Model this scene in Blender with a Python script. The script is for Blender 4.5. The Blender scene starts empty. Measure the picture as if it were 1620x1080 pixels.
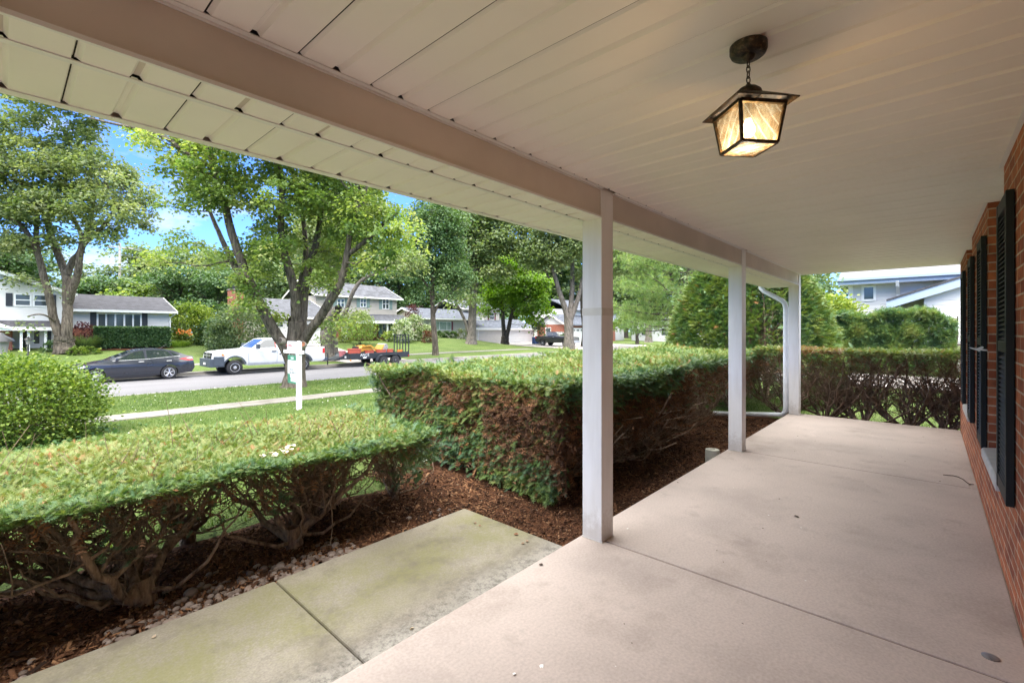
import bpy, bmesh, math, random
import numpy as np
from mathutils import Vector, Matrix

sc = bpy.context.scene
COL = sc.collection
PI = math.pi
rng = np.random.default_rng(7)
random.seed(7)

# ---------------------------------------------------------------- surveying helpers
# x runs along the porch, y out towards the street, z up; the porch floor is z = 0.
EYE = 1.45
FPX, CX, CY = 730.0, 810.0, 522.0
CS, SN = 0.7408, 0.6717

def onY(px, py, Y):
    r = (px - CX) / FPX
    d = Y / (SN - r * CS)
    return Vector((d * (CS + r * SN), Y, EYE + (CY - py) / FPX * d))

def onX(px, py, X):
    r = (px - CX) / FPX
    d = X / (CS + r * SN)
    return Vector((X, d * (SN - r * CS), EYE + (CY - py) / FPX * d))

def onD(px, py, d):
    r = (px - CX) / FPX
    return Vector((d * (CS + r * SN), d * (SN - r * CS), EYE + (CY - py) / FPX * d))

PROF = [(-200, -.25), (3.6, -.25), (6, -.30), (14.0, -.67), (15.1, -.70), (20.1, -.77), (20.3, -.92), (28.8, -.92),
        (29.0, -.77), (33, -.69), (34.2, -.67)]
def gz(X, Y):
    if Y <= 34.2:
        for (a, za), (b, zb) in zip(PROF, PROF[1:]):
            if Y <= b:
                t = max(0, (Y - a) / (b - a))
                return za + (zb - za) * t
    def sm(a, b, v):
        t = min(1, max(0, (v - a) / (b - a)))
        return t * t * (3 - 2 * t)
    rise = .93 * sm(34.2, 45, Y) + .25 * sm(44, 52, Y)
    g = 1 - .88 * sm(40, 46, X)
    return -.67 + rise * g

def onG(px, Y):
    p = onY(px, CY, Y)
    return Vector((p.x, Y, gz(p.x, Y)))

# ---------------------------------------------------------------- materials
def new_mat(name):
    m = bpy.data.materials.new(name)
    m.use_nodes = True
    nt = m.node_tree
    b = nt.nodes['Principled BSDF']
    return m, nt, b

def L(nt, a, ao, b, bi):
    nt.links.new(a.outputs[ao], b.inputs[bi])

def ramp(nt, stops, interp='LINEAR'):
    n = nt.nodes.new('ShaderNodeValToRGB')
    cr = n.color_ramp
    cr.interpolation = interp
    while len(cr.elements) < len(stops):
        cr.elements.new(.5)
    for e, (p, c) in zip(cr.elements, stops):
        e.position = p
        e.color = (c[0], c[1], c[2], 1)
    return n

def tex(nt, kind, scale, detail=3, coord='Object', dim=None, rough=.55, vec=None):
    n = nt.nodes.new(kind)
    n.inputs['Scale'].default_value = scale
    if 'Detail' in n.inputs: n.inputs['Detail'].default_value = detail
    if 'Roughness' in n.inputs: n.inputs['Roughness'].default_value = rough
    tc = nt.nodes.new('ShaderNodeTexCoord')
    if vec is not None:
        mp = nt.nodes.new('ShaderNodeMapping')
        mp.inputs['Scale'].default_value = vec
        L(nt, tc, coord, mp, 'Vector'); L(nt, mp, 'Vector', n, 'Vector')
    else:
        L(nt, tc, coord, n, 'Vector')
    return n

def bump(nt, bsdf, src, out, strength=.3, dist=.01):
    b = nt.nodes.new('ShaderNodeBump')
    b.inputs['Strength'].default_value = strength
    b.inputs['Distance'].default_value = dist
    L(nt, src, out, b, 'Height')
    L(nt, b, 'Normal', bsdf, 'Normal')
    return b

def mix(nt, a, b, fac=None, kind='MIX', f=.5):
    n = nt.nodes.new('ShaderNodeMix')
    n.data_type = 'RGBA'; n.blend_type = kind
    n.inputs[0].default_value = f
    for i, v in ((6, a), (7, b)):
        if isinstance(v, tuple): n.inputs[i].default_value = (v[0], v[1], v[2], 1)
        else: nt.links.new(v, n.inputs[i])
    if fac is not None: nt.links.new(fac, n.inputs[0])
    return n.outputs[2]

def plain(name, c, rough=.5, var=.12, scale=6, metal=0, bmp=0, bscale=40, coat=0, spec=.5):
    """one colour with slow mottling and an optional fine bump"""
    m, nt, b = new_mat(name)
    n = tex(nt, 'ShaderNodeTexNoise', scale, 5)
    lo = tuple(max(0, v * (1 - var)) for v in c); hi = tuple(min(1, v * (1 + var)) for v in c)
    r = ramp(nt, [(.3, lo), (.7, hi)])
    L(nt, n, 'Fac', r, 'Fac'); L(nt, r, 'Color', b, 'Base Color')
    b.inputs['Roughness'].default_value = rough
    b.inputs['Metallic'].default_value = metal
    b.inputs['Coat Weight'].default_value = coat
    b.inputs['Specular IOR Level'].default_value = spec
    if bmp:
        n2 = tex(nt, 'ShaderNodeTexNoise', bscale, 4)
        bump(nt, b, n2, 'Fac', bmp, .01)
    return m

def brick_mat(name, c1, c2, mortar, bw=.213, rh=.0677, ms=.006, bstr=.6):
    m, nt, b = new_mat(name)
    tc = nt.nodes.new('ShaderNodeTexCoord')
    br = nt.nodes.new('ShaderNodeTexBrick')
    nz = tex(nt, 'ShaderNodeTexNoise', 60, 3, 'UV')
    mp = nt.nodes.new('ShaderNodeVectorMath'); mp.operation = 'MULTIPLY_ADD'
    L(nt, nz, 'Color', mp, 0); mp.inputs[1].default_value = (.004, .004, 0); L(nt, tc, 'UV', mp, 2)
    L(nt, mp, 'Vector', br, 'Vector')
    for k, v in (('Scale', 1), ('Brick Width', bw), ('Row Height', rh), ('Mortar Size', ms), ('Mortar Smooth', .25), ('Bias', 0)):
        br.inputs[k].default_value = v
    br.offset = .5
    br.inputs['Color1'].default_value = (*c1, 1); br.inputs['Color2'].default_value = (*c2, 1)
    br.inputs['Mortar'].default_value = (*mortar, 1)
    n = tex(nt, 'ShaderNodeTexNoise', 9, 6, 'UV')
    r = ramp(nt, [(.3, (.60, .60, .62)), (.7, (1.25, 1.22, 1.2))])
    L(nt, n, 'Fac', r, 'Fac')
    nt.links.new(mix(nt, br.outputs['Color'], r.outputs['Color'], kind='MULTIPLY', f=1), b.inputs['Base Color'])
    b.inputs['Roughness'].default_value = .9
    inv = nt.nodes.new('ShaderNodeMath'); inv.operation = 'MULTIPLY_ADD'
    L(nt, br, 'Fac', inv, 0); inv.inputs[1].default_value = -1
    n2 = tex(nt, 'ShaderNodeTexNoise', 140, 4, 'UV'); L(nt, n2, 'Fac', inv, 2)
    bump(nt, b, inv, 'Value', bstr, .006)
    return m

def shingle_mat(name, c, var=.35):
    m, nt, b = new_mat(name)
    tc = nt.nodes.new('ShaderNodeTexCoord')
    br = nt.nodes.new('ShaderNodeTexBrick')
    L(nt, tc, 'UV', br, 'Vector')
    for k, v in (('Scale', 1), ('Brick Width', .30), ('Row Height', .14), ('Mortar Size', .006), ('Bias', 0)):
        br.inputs[k].default_value = v
    br.inputs['Color1'].default_value = (*[v * (1 - var) for v in c], 1)
    br.inputs['Color2'].default_value = (*[min(1, v * (1 + var)) for v in c], 1)
    br.inputs['Mortar'].default_value = (*[v * .5 for v in c], 1)
    n = tex(nt, 'ShaderNodeTexNoise', 3, 6, 'UV')
    r = ramp(nt, [(.3, (.8, .8, .8)), (.7, (1.15, 1.15, 1.15))]); L(nt, n, 'Fac', r, 'Fac')
    nt.links.new(mix(nt, br.outputs['Color'], r.outputs['Color'], kind='MULTIPLY', f=1), b.inputs['Base Color'])
    b.inputs['Roughness'].default_value = .95
    bump(nt, b, br, 'Fac', -.5, .01)
    return m

def leaf_mat(name, stops, trans=.35, rough=.55, spec=.35):
    """leaves: colour by the 'tone' each leaf carries, part of the light passes through"""
    m, nt, b = new_mat(name)
    a = nt.nodes.new('ShaderNodeAttribute'); a.attribute_name = 'tone'
    r = ramp(nt, stops); L(nt, a, 'Fac', r, 'Fac')
    L(nt, r, 'Color', b, 'Base Color')
    b.inputs['Roughness'].default_value = rough
    b.inputs['Specular IOR Level'].default_value = spec
    t = nt.nodes.new('ShaderNodeBsdfTranslucent')
    nt.links.new(mix(nt, r.outputs['Color'], (1.25, 1.3, .55), kind='MULTIPLY', f=1), t.inputs['Color'])
    ms = nt.nodes.new('ShaderNodeMixShader'); ms.inputs[0].default_value = trans
    L(nt, b, 'BSDF', ms, 1); L(nt, t, 'BSDF', ms, 2)
    L(nt, ms, 'Shader', nt.nodes['Material Output'], 'Surface')
    return m

def bark_mat(name, lo, hi, vs=(14, 14, 2.2), bstr=.9):
    m, nt, b = new_mat(name)
    n = tex(nt, 'ShaderNodeTexNoise', 1, 6, vec=vs, rough=.65)
    r = ramp(nt, [(.36, lo), (.5, tuple((p + q) / 2 for p, q in zip(lo, hi))), (.66, hi)])
    L(nt, n, 'Fac', r, 'Fac')
    n3 = tex(nt, 'ShaderNodeTexNoise', 1.2, 3)
    r3 = ramp(nt, [(.35, (.8, .82, .78)), (.7, (1.15, 1.12, 1.1))]); L(nt, n3, 'Fac', r3, 'Fac')
    nt.links.new(mix(nt, r.outputs['Color'], r3.outputs['Color'], kind='MULTIPLY', f=1), b.inputs['Base Color'])
    b.inputs['Roughness'].default_value = .95
    b.inputs['Specular IOR Level'].default_value = .15
    bump(nt, b, n, 'Fac', bstr, .05)
    return m

# ---------------------------------------------------------------- mesh builder
class MB:
    def __init__(s): s.v = []; s.f = []
    def quad(s, a, b, c, d):
        n = len(s.v); s.v += [tuple(a), tuple(b), tuple(c), tuple(d)]; s.f.append((n, n + 1, n + 2, n + 3)); return s
    def poly(s, pts):
        n = len(s.v); s.v += [tuple(p) for p in pts]; s.f.append(tuple(range(n, n + len(pts)))); return s
    def box(s, x0, x1, y0, y1, z0, z1):
        if x0 > x1: x0, x1 = x1, x0
        if y0 > y1: y0, y1 = y1, y0
        if z0 > z1: z0, z1 = z1, z0
        n = len(s.v)
        s.v += [(x, y, z) for z in (z0, z1) for y in (y0, y1) for x in (x0, x1)]
        for q in ((0, 2, 3, 1), (4, 5, 7, 6), (0, 1, 5, 4), (2, 6, 7, 3), (0, 4, 6, 2), (1, 3, 7, 5)):
            s.f.append(tuple(n + i for i in q))
        return s
    def prism(s, pts, axis, a, b):
        """2-D outline pts pushed along an axis from a to b; the two outline coordinates are the other axes in order"""
        n = len(s.v); k = len(pts)
        for t in (a, b):
            for (p, q) in pts:
                s.v.append((t, p, q) if axis == 0 else (p, t, q) if axis == 1 else (p, q, t))
        s.f.append(tuple(range(n + k - 1, n - 1, -1))); s.f.append(tuple(range(n + k, n + 2 * k)))
        for i in range(k):
            j = (i + 1) % k
            s.f.append((n + i, n + j, n + k + j, n + k + i))
        return s
    def tube(s, pts, rad, n=8, cap=True, sq=None):
        pts = [Vector(p) for p in pts]
        if not hasattr(rad, '__len__'): rad = [rad] * len(pts)
        base = len(s.v); ref = None
        for i, p in enumerate(pts):
            t = (pts[min(i + 1, len(pts) - 1)] - pts[max(i - 1, 0)]).normalized()
            if ref is None: ref = Vector((1, 0, 0)) if abs(t.x) < .8 else Vector((0, 1, 0))
            u = (ref - t * ref.dot(t)).normalized(); w = t.cross(u); ref = u
            for k in range(n):
                a = 2 * PI * (k + .5) / n
                s.v.append(tuple(p + (u * math.cos(a) + w * math.sin(a)) * rad[i]))
        for i in range(len(pts) - 1):
            for k in range(n):
                a = base + i * n + k; b = base + i * n + (k + 1) % n
                s.f.append((a, b, b + n, a + n))
        if cap:
            s.f.append(tuple(base + k for k in range(n - 1, -1, -1)))
            e = base + (len(pts) - 1) * n
            s.f.append(tuple(e + k for k in range(n)))
        return s
    def lathe(s, prof, n=16, c=(0, 0, 0), axis=2):
        base = len(s.v)
        for (r, z) in prof:
            for k in range(n):
                a = 2 * PI * k / n
                p = (r * math.cos(a), r * math.sin(a), z)
                if axis == 1: p = (p[0], p[2], p[1])
                if axis == 0: p = (p[2], p[0], p[1])
                s.v.append((p[0] + c[0], p[1] + c[1], p[2] + c[2]))
        for i in range(len(prof) - 1):
            for k in range(n):
                a = base + i * n + k; b = base + i * n + (k + 1) % n
                s.f.append((a, b, b + n, a + n))
        s.f.append(tuple(base + k for k in range(n - 1, -1, -1)))
        e = base + (len(prof) - 1) * n
        s.f.append(tuple(e + k for k in range(n)))
        return s
    def move(s, off=(0, 0, 0), rot=0, start=0):
        c, q = math.cos(rot), math.sin(rot)
        for i in range(start, len(s.v)):
            x, y, z = s.v[i]
            s.v[i] = (x * c - y * q + off[0], x * q + y * c + off[1], z + off[2])
        return s
    def build(s, name, mat, parent=None, world=True, smooth=False, bevel=0, sharp=40):
        v = s.v
        if parent is not None and world:
            o = parent
            l = Vector((0, 0, 0))
            while o is not None: l = l + o.location; o = o.parent
            v = [(p[0] - l.x, p[1] - l.y, p[2] - l.z) for p in v]
        me = bpy.data.meshes.new(name)
        me.from_pydata(v, [], s.f)
        me.update()
        uv = me.uv_layers.new(name='UVMap')
        nl = len(me.loops)
        co = np.empty(len(me.vertices) * 3); me.vertices.foreach_get('co', co); co = co.reshape(-1, 3)
        if parent is not None and world: co = co + np.array([l.x, l.y, l.z])
        vi = np.empty(nl, int); me.loops.foreach_get('vertex_index', vi)
        pn = np.empty(len(me.polygons) * 3); me.polygons.foreach_get('normal', pn); pn = np.abs(pn.reshape(-1, 3))
        lt = np.empty(len(me.polygons), int); me.polygons.foreach_get('loop_total', lt)
        nrm = np.repeat(pn, lt, axis=0); c = co[vi]
        UV = np.empty((nl, 2))
        UV[:] = c[:, [0, 2]]
        m0 = (nrm[:, 0] > nrm[:, 1]) & (nrm[:, 0] > nrm[:, 2] * .5); UV[m0] = c[m0][:, [1, 2]]
        m2 = (nrm[:, 2] > .93); UV[m2] = c[m2][:, [0, 1]]
        uv.data.foreach_set('uv', UV.ravel())
        me.materials.append(mat)
        if smooth:
            me.polygons.foreach_set('use_smooth', [True] * len(me.polygons))
            try: me.set_sharp_from_angle(angle=math.radians(sharp))
            except Exception: pass
        ob = bpy.data.objects.new(name, me); COL.objects.link(ob)
        if parent is not None: ob.parent = parent
        if bevel:
            b = ob.modifiers.new('bevel', 'BEVEL'); b.width = bevel; b.segments = 2; b.limit_method = 'ANGLE'; b.angle_limit = math.radians(32)
        return ob

def arr_obj(name, V, F, mat, parent=None, tone=None, smooth=False, world=True):
    """big mesh from arrays: V (n,3), F (m,k) all faces with k corners, tone (n,)"""
    if parent is not None and world:
        l = Vector((0, 0, 0)); o = parent
        while o is not None: l = l + o.location; o = o.parent
        V = V - np.array([l.x, l.y, l.z])
    me = bpy.data.meshes.new(name)
    m, k = F.shape
    me.vertices.add(len(V)); me.vertices.foreach_set('co', np.ascontiguousarray(V, dtype=np.float32).ravel())
    me.loops.add(m * k); me.loops.foreach_set('vertex_index', np.ascontiguousarray(F, dtype=np.int32).ravel())
    me.polygons.add(m); me.polygons.foreach_set('loop_start', np.arange(0, m * k, k, dtype=np.int32))
    if smooth: me.polygons.foreach_set('use_smooth', np.ones(m, bool))
    me.update(calc_edges=True)
    if tone is not None:
        at = me.attributes.new('tone', 'FLOAT', 'POINT'); at.data.foreach_set('value', np.ascontiguousarray(tone, dtype=np.float32))
    me.materials.append(mat)
    ob = bpy.data.objects.new(name, me); COL.objects.link(ob)
    if parent is not None: ob.parent = parent
    return ob

def unit(a):
    return a / np.maximum(1e-9, np.linalg.norm(a, axis=-1, keepdims=True))

def scatter(TV, TF, pos, axis, nor, scale):
    """copies of a small template: its y goes along axis, its z along nor"""
    a = unit(axis); n = nor - a * np.sum(nor * a, axis=1, keepdims=True); n = unit(n); b = np.cross(a, n)
    s = np.asarray(scale).reshape(-1, 1, 1)
    P = pos[:, None, :] + s * (TV[None, :, 0:1] * b[:, None] + TV[None, :, 1:2] * a[:, None] + TV[None, :, 2:3] * n[:, None])
    N, k = len(pos), len(TV)
    F = (TF[None] + (np.arange(N) * k)[:, None, None]).reshape(-1, TF.shape[1])
    return P.reshape(-1, 3), F

class Fast:
    """collects array meshes of one face size"""
    def __init__(s): s.V = []; s.F = []; s.T = []; s.n = 0
    def add(s, V, F, tone=None):
        s.V.append(V); s.F.append(F + s.n); s.n += len(V)
        s.T.append(np.zeros(len(V)) if tone is None else tone)
    def leaves(s, T, pos, axis, nor, scale, tone):
        V, F = scatter(T[0], T[1], pos, axis, nor, scale)
        s.add(V, F, np.repeat(tone, len(T[0])))
    def tube(s, P, R, n=6, tone=0):
        P = np.asarray(P, float); R = np.asarray(R, float)
        t = np.gradient(P, axis=0); t = unit(t)
        ref = np.array([.31, .95, .1]) if abs(t[0][2]) > .7 else np.array([.1, .2, .97])
        u = unit(np.cross(t, ref)); w = np.cross(t, u)
        a = np.arange(n) * 2 * PI / n
        V = P[:, None] + R[:, None, None] * (u[:, None] * np.cos(a)[None, :, None] + w[:, None] * np.sin(a)[None, :, None])
        m = len(P)
        i = np.arange(m - 1)[:, None] * n; k = np.arange(n)[None]; k2 = (k + 1) % n
        F = np.stack([i + k, i + k2, i + n + k2, i + n + k], -1).reshape(-1, 4)
        s.add(V.reshape(-1, 3), F, np.full(m * n, float(tone)))
    def build(s, name, mat, parent=None, smooth=False, world=True):
        return arr_obj(name, np.concatenate(s.V), np.concatenate(s.F), mat, parent, np.concatenate(s.T), smooth, world)

def tag(o, label=None, cat=None, group=None, kind=None):
    if label: o['label'] = label
    if cat: o['category'] = cat
    if group: o['group'] = group
    if kind: o['kind'] = kind
    return o

def thing(name, loc, label, cat, group=None, rz=0):
    o = bpy.data.objects.new(name, None); COL.objects.link(o)
    o.empty_display_size = .2
    o.location = loc; o.rotation_euler = (0, 0, rz)
    return tag(o, label, cat, group)

def copy_tree(o, parent=None):
    c = o.copy(); COL.objects.link(c); c.parent = parent
    for ch in list(o.children): copy_tree(ch, c)
    return c

def text_mesh(name, txt, size, mat, parent, M, shear=0, ext=.0015):
    cu = bpy.data.curves.new(name, 'FONT'); cu.body = txt; cu.size = size; cu.align_x = 'CENTER'; cu.align_y = 'CENTER'
    cu.shear = shear; cu.extrude = ext; cu.resolution_u = 2
    t = bpy.data.objects.new(name, cu); COL.objects.link(t)
    bpy.context.view_layer.update()
    me = bpy.data.meshes.new_from_object(t.evaluated_get(bpy.context.evaluated_depsgraph_get()))
    bpy.data.objects.remove(t); bpy.data.curves.remove(cu)
    me.materials.clear(); me.materials.append(mat)
    me.transform(M)
    ob = bpy.data.objects.new(name, me); COL.objects.link(ob); ob.parent = parent
    return ob

# leaf shapes ------------------------------------------------------------------
LEAF = (np.array([(0, 0, 0), (-.42, .28, .10), (-.30, .78, .04), (0, 1, -.12), (.30, .78, .04), (.42, .28, .10)], float),
        np.array([(0, 3, 2, 1), (0, 5, 4, 3)]))
def yew_spray(n=8, w=.30, nw=.035):
    V = []; F = []
    def tri(a, b, c):
        k = len(V); V.extend([a, b, c]); F.append((k, k + 1, k + 2))
    tri((-.012, 0, 0), (.012, 0, 0), (0, 1, -.06))
    for i in range(n):
        y = .08 + .86 * i / n; l = w * (1 - .45 * abs(i / n - .35)) ; z = -.06 * y * y
        for sd in (-1, 1):
            tri((0, y - nw, z), (0, y + nw, z), (sd * l, y + .17, z + .03 * (i % 3)))
    tri((-.03, .93, -.05), (.03, .93, -.05), (0, 1.14, -.08))
    return np.array(V, float), np.array(F)
SPRAY = yew_spray(5, .30, .075)
SPRAY_S = yew_spray(3, .34, .09)
def pine_tuft(n=14):
    V = []; F = []
    r = np.random.default_rng(3)
    for i in range(n):
        a = 2 * PI * i / n + r.uniform(0, .3); e = r.uniform(.15, 1.2)
        d = np.array([math.cos(a) * math.cos(e), math.sin(e), math.sin(a) * math.cos(e)]); p = np.cross(d, [.3, .5, .8]); p = p / np.linalg.norm(p) * .045
        k = len(V); V += [tuple(-p), tuple(p), tuple(d)]; F.append((k, k + 1, k + 2))
    return np.array(V, float), np.array(F)
TUFT = pine_tuft()
BLADE = (np.array([(-.08, 0, 0), (.08, 0, 0), (.02, 1, .25), (-.5, 0, .1), (-.36, 0, -.1), (-.75, .8, -.2), (.4, 0, -.2), (.52, 0, 0), (.8, .85, .1)], float),
         np.array([(0, 1, 2), (3, 4, 5), (6, 7, 8)]))
# ================================================================ camera, light, sky
cam = bpy.data.cameras.new('camera'); cam.sensor_width = 36; cam.lens = FPX / 1620 * 36
cam.shift_y = -18 / 1620; cam.clip_end = 3000; cam.clip_start = .05
co = bpy.data.objects.new('camera', cam); COL.objects.link(co)
co.location = (0, 0, EYE); co.rotation_euler = (PI / 2, 0, -math.atan2(CS, SN))
sc.camera = co

SUN_EL, SUN_DIR = math.radians(57), Vector((-.88, -.47))
w = bpy.data.worlds.new('World'); sc.world = w; w.use_nodes = True
nt = w.node_tree; bg = nt.nodes['Background']
sky = nt.nodes.new('ShaderNodeTexSky'); sky.sky_type = 'NISHITA'; sky.sun_disc = False
sky.sun_elevation = SUN_EL; sky.sun_rotation = math.atan2(SUN_DIR.x, SUN_DIR.y)
sky.air_density = 1.0; sky.dust_density = .3; sky.ozone_density = 3.5; sky.altitude = 200
tcw = nt.nodes.new('ShaderNodeTexCoord')
mpw = nt.nodes.new('ShaderNodeMapping'); mpw.inputs['Scale'].default_value = (1, 1, 2.4); mpw.inputs['Location'].default_value = (.35, .1, 0)
cn = nt.nodes.new('ShaderNodeTexNoise'); cn.inputs['Scale'].default_value = 3.2; cn.inputs['Detail'].default_value = 8; cn.inputs['Roughness'].default_value = .58
L(nt, tcw, 'Generated', mpw, 'Vector'); L(nt, mpw, 'Vector', cn, 'Vector')
# broken cloud: a few puffs low down, unseen bright deck added overhead as fill
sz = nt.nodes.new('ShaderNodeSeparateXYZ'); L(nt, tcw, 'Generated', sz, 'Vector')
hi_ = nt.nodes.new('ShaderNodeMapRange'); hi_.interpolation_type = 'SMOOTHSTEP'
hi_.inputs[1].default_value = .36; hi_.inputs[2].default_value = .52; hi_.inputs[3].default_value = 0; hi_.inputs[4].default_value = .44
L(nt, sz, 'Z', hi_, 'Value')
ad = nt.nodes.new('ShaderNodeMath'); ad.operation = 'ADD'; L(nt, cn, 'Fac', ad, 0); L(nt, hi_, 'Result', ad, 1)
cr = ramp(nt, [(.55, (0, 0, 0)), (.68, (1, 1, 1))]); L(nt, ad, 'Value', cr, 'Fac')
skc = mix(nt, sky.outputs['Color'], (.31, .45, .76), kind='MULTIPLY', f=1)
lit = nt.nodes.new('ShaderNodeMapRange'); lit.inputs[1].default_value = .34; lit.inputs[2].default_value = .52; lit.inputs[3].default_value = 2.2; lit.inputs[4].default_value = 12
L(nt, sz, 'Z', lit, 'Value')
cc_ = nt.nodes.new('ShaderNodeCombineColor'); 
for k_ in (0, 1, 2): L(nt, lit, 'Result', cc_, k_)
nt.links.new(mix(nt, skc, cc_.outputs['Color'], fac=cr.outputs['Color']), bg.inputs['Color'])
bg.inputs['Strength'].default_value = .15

sl = bpy.data.lights.new('sun', 'SUN'); sl.energy = 1.15; sl.angle = math.radians(18); sl.color = (1, .95, .87)
so = bpy.data.objects.new('sun', sl); COL.objects.link(so)
sd = Vector((SUN_DIR.x * math.cos(SUN_EL), SUN_DIR.y * math.cos(SUN_EL), math.sin(SUN_EL))).normalized()
so.rotation_euler = sd.to_track_quat('Z', 'Y').to_euler(); so.location = (0, 0, 30)

vs = sc.view_settings; vs.view_transform = 'Standard'; vs.look = 'None'; vs.exposure = 1.95; vs.gamma = 1
cy = sc.cycles
cy.use_denoising = True; cy.max_bounces = 8; cy.diffuse_bounces = 7; cy.glossy_bounces = 3; cy.transmission_bounces = 5
cy.transparent_max_bounces = 8; cy.sample_clamp_indirect = 6; cy.caustics_reflective = False; cy.caustics_refractive = False
cy.use_adaptive_sampling = False; cy.denoising_prefilter = 'NONE'
try: cy.denoiser = 'OPENIMAGEDENOISE'
except Exception: pass

# ================================================================ shared materials
WHITE = plain('white_paint', (.80, .80, .79), .45, .04, 3)
TRIMW = plain('white_trim', (.78, .78, .77), .5, .06, 5)
GLASSD, _n, _b = new_mat('window_glass'); _b.inputs['Base Color'].default_value = (.03, .04, .045, 1); _b.inputs['Roughness'].default_value = .06; _b.inputs['Specular IOR Level'].default_value = .9
BLACKM = plain('black_paint', (.02, .021, .024), .4, .2, 8)
RUBBER = plain('rubber', (.022, .022, .024), .85, .2, 10)
STEEL = plain('steel', (.55, .56, .58), .35, .1, 10, metal=.85)

# concrete, several kinds -----------------------------------------------------
def concrete(name, c, stain, speck=.6, bs=.15):
    m, nt, b = new_mat(name)
    n1 = tex(nt, 'ShaderNodeTexNoise', 1.1, 6); r1 = ramp(nt, [(.30, tuple(v * .80 for v in c)), (.5, c), (.72, tuple(min(1, v * 1.12) for v in c))]); L(nt, n1, 'Fac', r1, 'Fac')
    n2 = tex(nt, 'ShaderNodeTexNoise', 70, 4); r2 = ramp(nt, [(.3, (.88, .88, .88)), (.7, (1.08, 1.08, 1.08))]); L(nt, n2, 'Fac', r2, 'Fac')
    c1 = mix(nt, r1.outputs['Color'], r2.outputs['Color'], kind='MULTIPLY', f=1)
    n3 = tex(nt, 'ShaderNodeTexNoise', 4.5, 7, rough=.7); r3 = ramp(nt, [(.56, (0, 0, 0)), (.74, (.8, .8, .8))]); L(nt, n3, 'Fac', r3, 'Fac')
    c2 = mix(nt, c1, stain, fac=r3.outputs['Color'])
    v = tex(nt, 'ShaderNodeTexVoronoi', 9); rv = ramp(nt, [(.02, (speck,) * 3), (.045, (0, 0, 0))]); L(nt, v, 'Distance', rv, 'Fac')
    c3 = mix(nt, c2, (.78, .76, .72), fac=rv.outputs['Color'])
    v2 = tex(nt, 'ShaderNodeTexVoronoi', 6.3); rv2 = ramp(nt, [(.016, (.75,) * 3), (.04, (0, 0, 0))]); L(nt, v2, 'Distance', rv2, 'Fac')
    c4 = mix(nt, c3, (.07, .05, .04), fac=rv2.outputs['Color'])
    n5 = tex(nt, 'ShaderNodeTexNoise', 1, 7, vec=(1.1, 2.6, 1), rough=.72); r5 = ramp(nt, [(.62, (0, 0, 0)), (.72, (.45, .45, .45))]); L(nt, n5, 'Fac', r5, 'Fac')
    c4 = mix(nt, c4, tuple(min(1, v * 1.28 + .03) for v in c), fac=r5.outputs['Color'])
    n6 = tex(nt, 'ShaderNodeTexNoise', .7, 8, rough=.62); r6 = ramp(nt, [(.30, (.60, .58, .55)), (.45, (1, 1, 1))]); L(nt, n6, 'Fac', r6, 'Fac')
    c4 = mix(nt, c4, r6.outputs['Color'], kind='MULTIPLY', f=.8)
    nt.links.new(c4, b.inputs['Base Color']); b.inputs['Roughness'].default_value = .82; b.inputs['Specular IOR Level'].default_value = .3
    bump(nt, b, n2, 'Fac', bs, .004)
    return m
FLOORC = concrete('porch_concrete', (.485, .405, .355), (.36, .30, .26), .6, .06)
WALKC = concrete('walk_concrete', (.20, .185, .16), (.155, .14, .12))
KERBC = concrete('kerb_concrete', (.23, .215, .195), (.18, .17, .15), .2)
DRIVEC = concrete('drive_concrete', (.42, .38, .35), (.35, .32, .29), .2)

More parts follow.
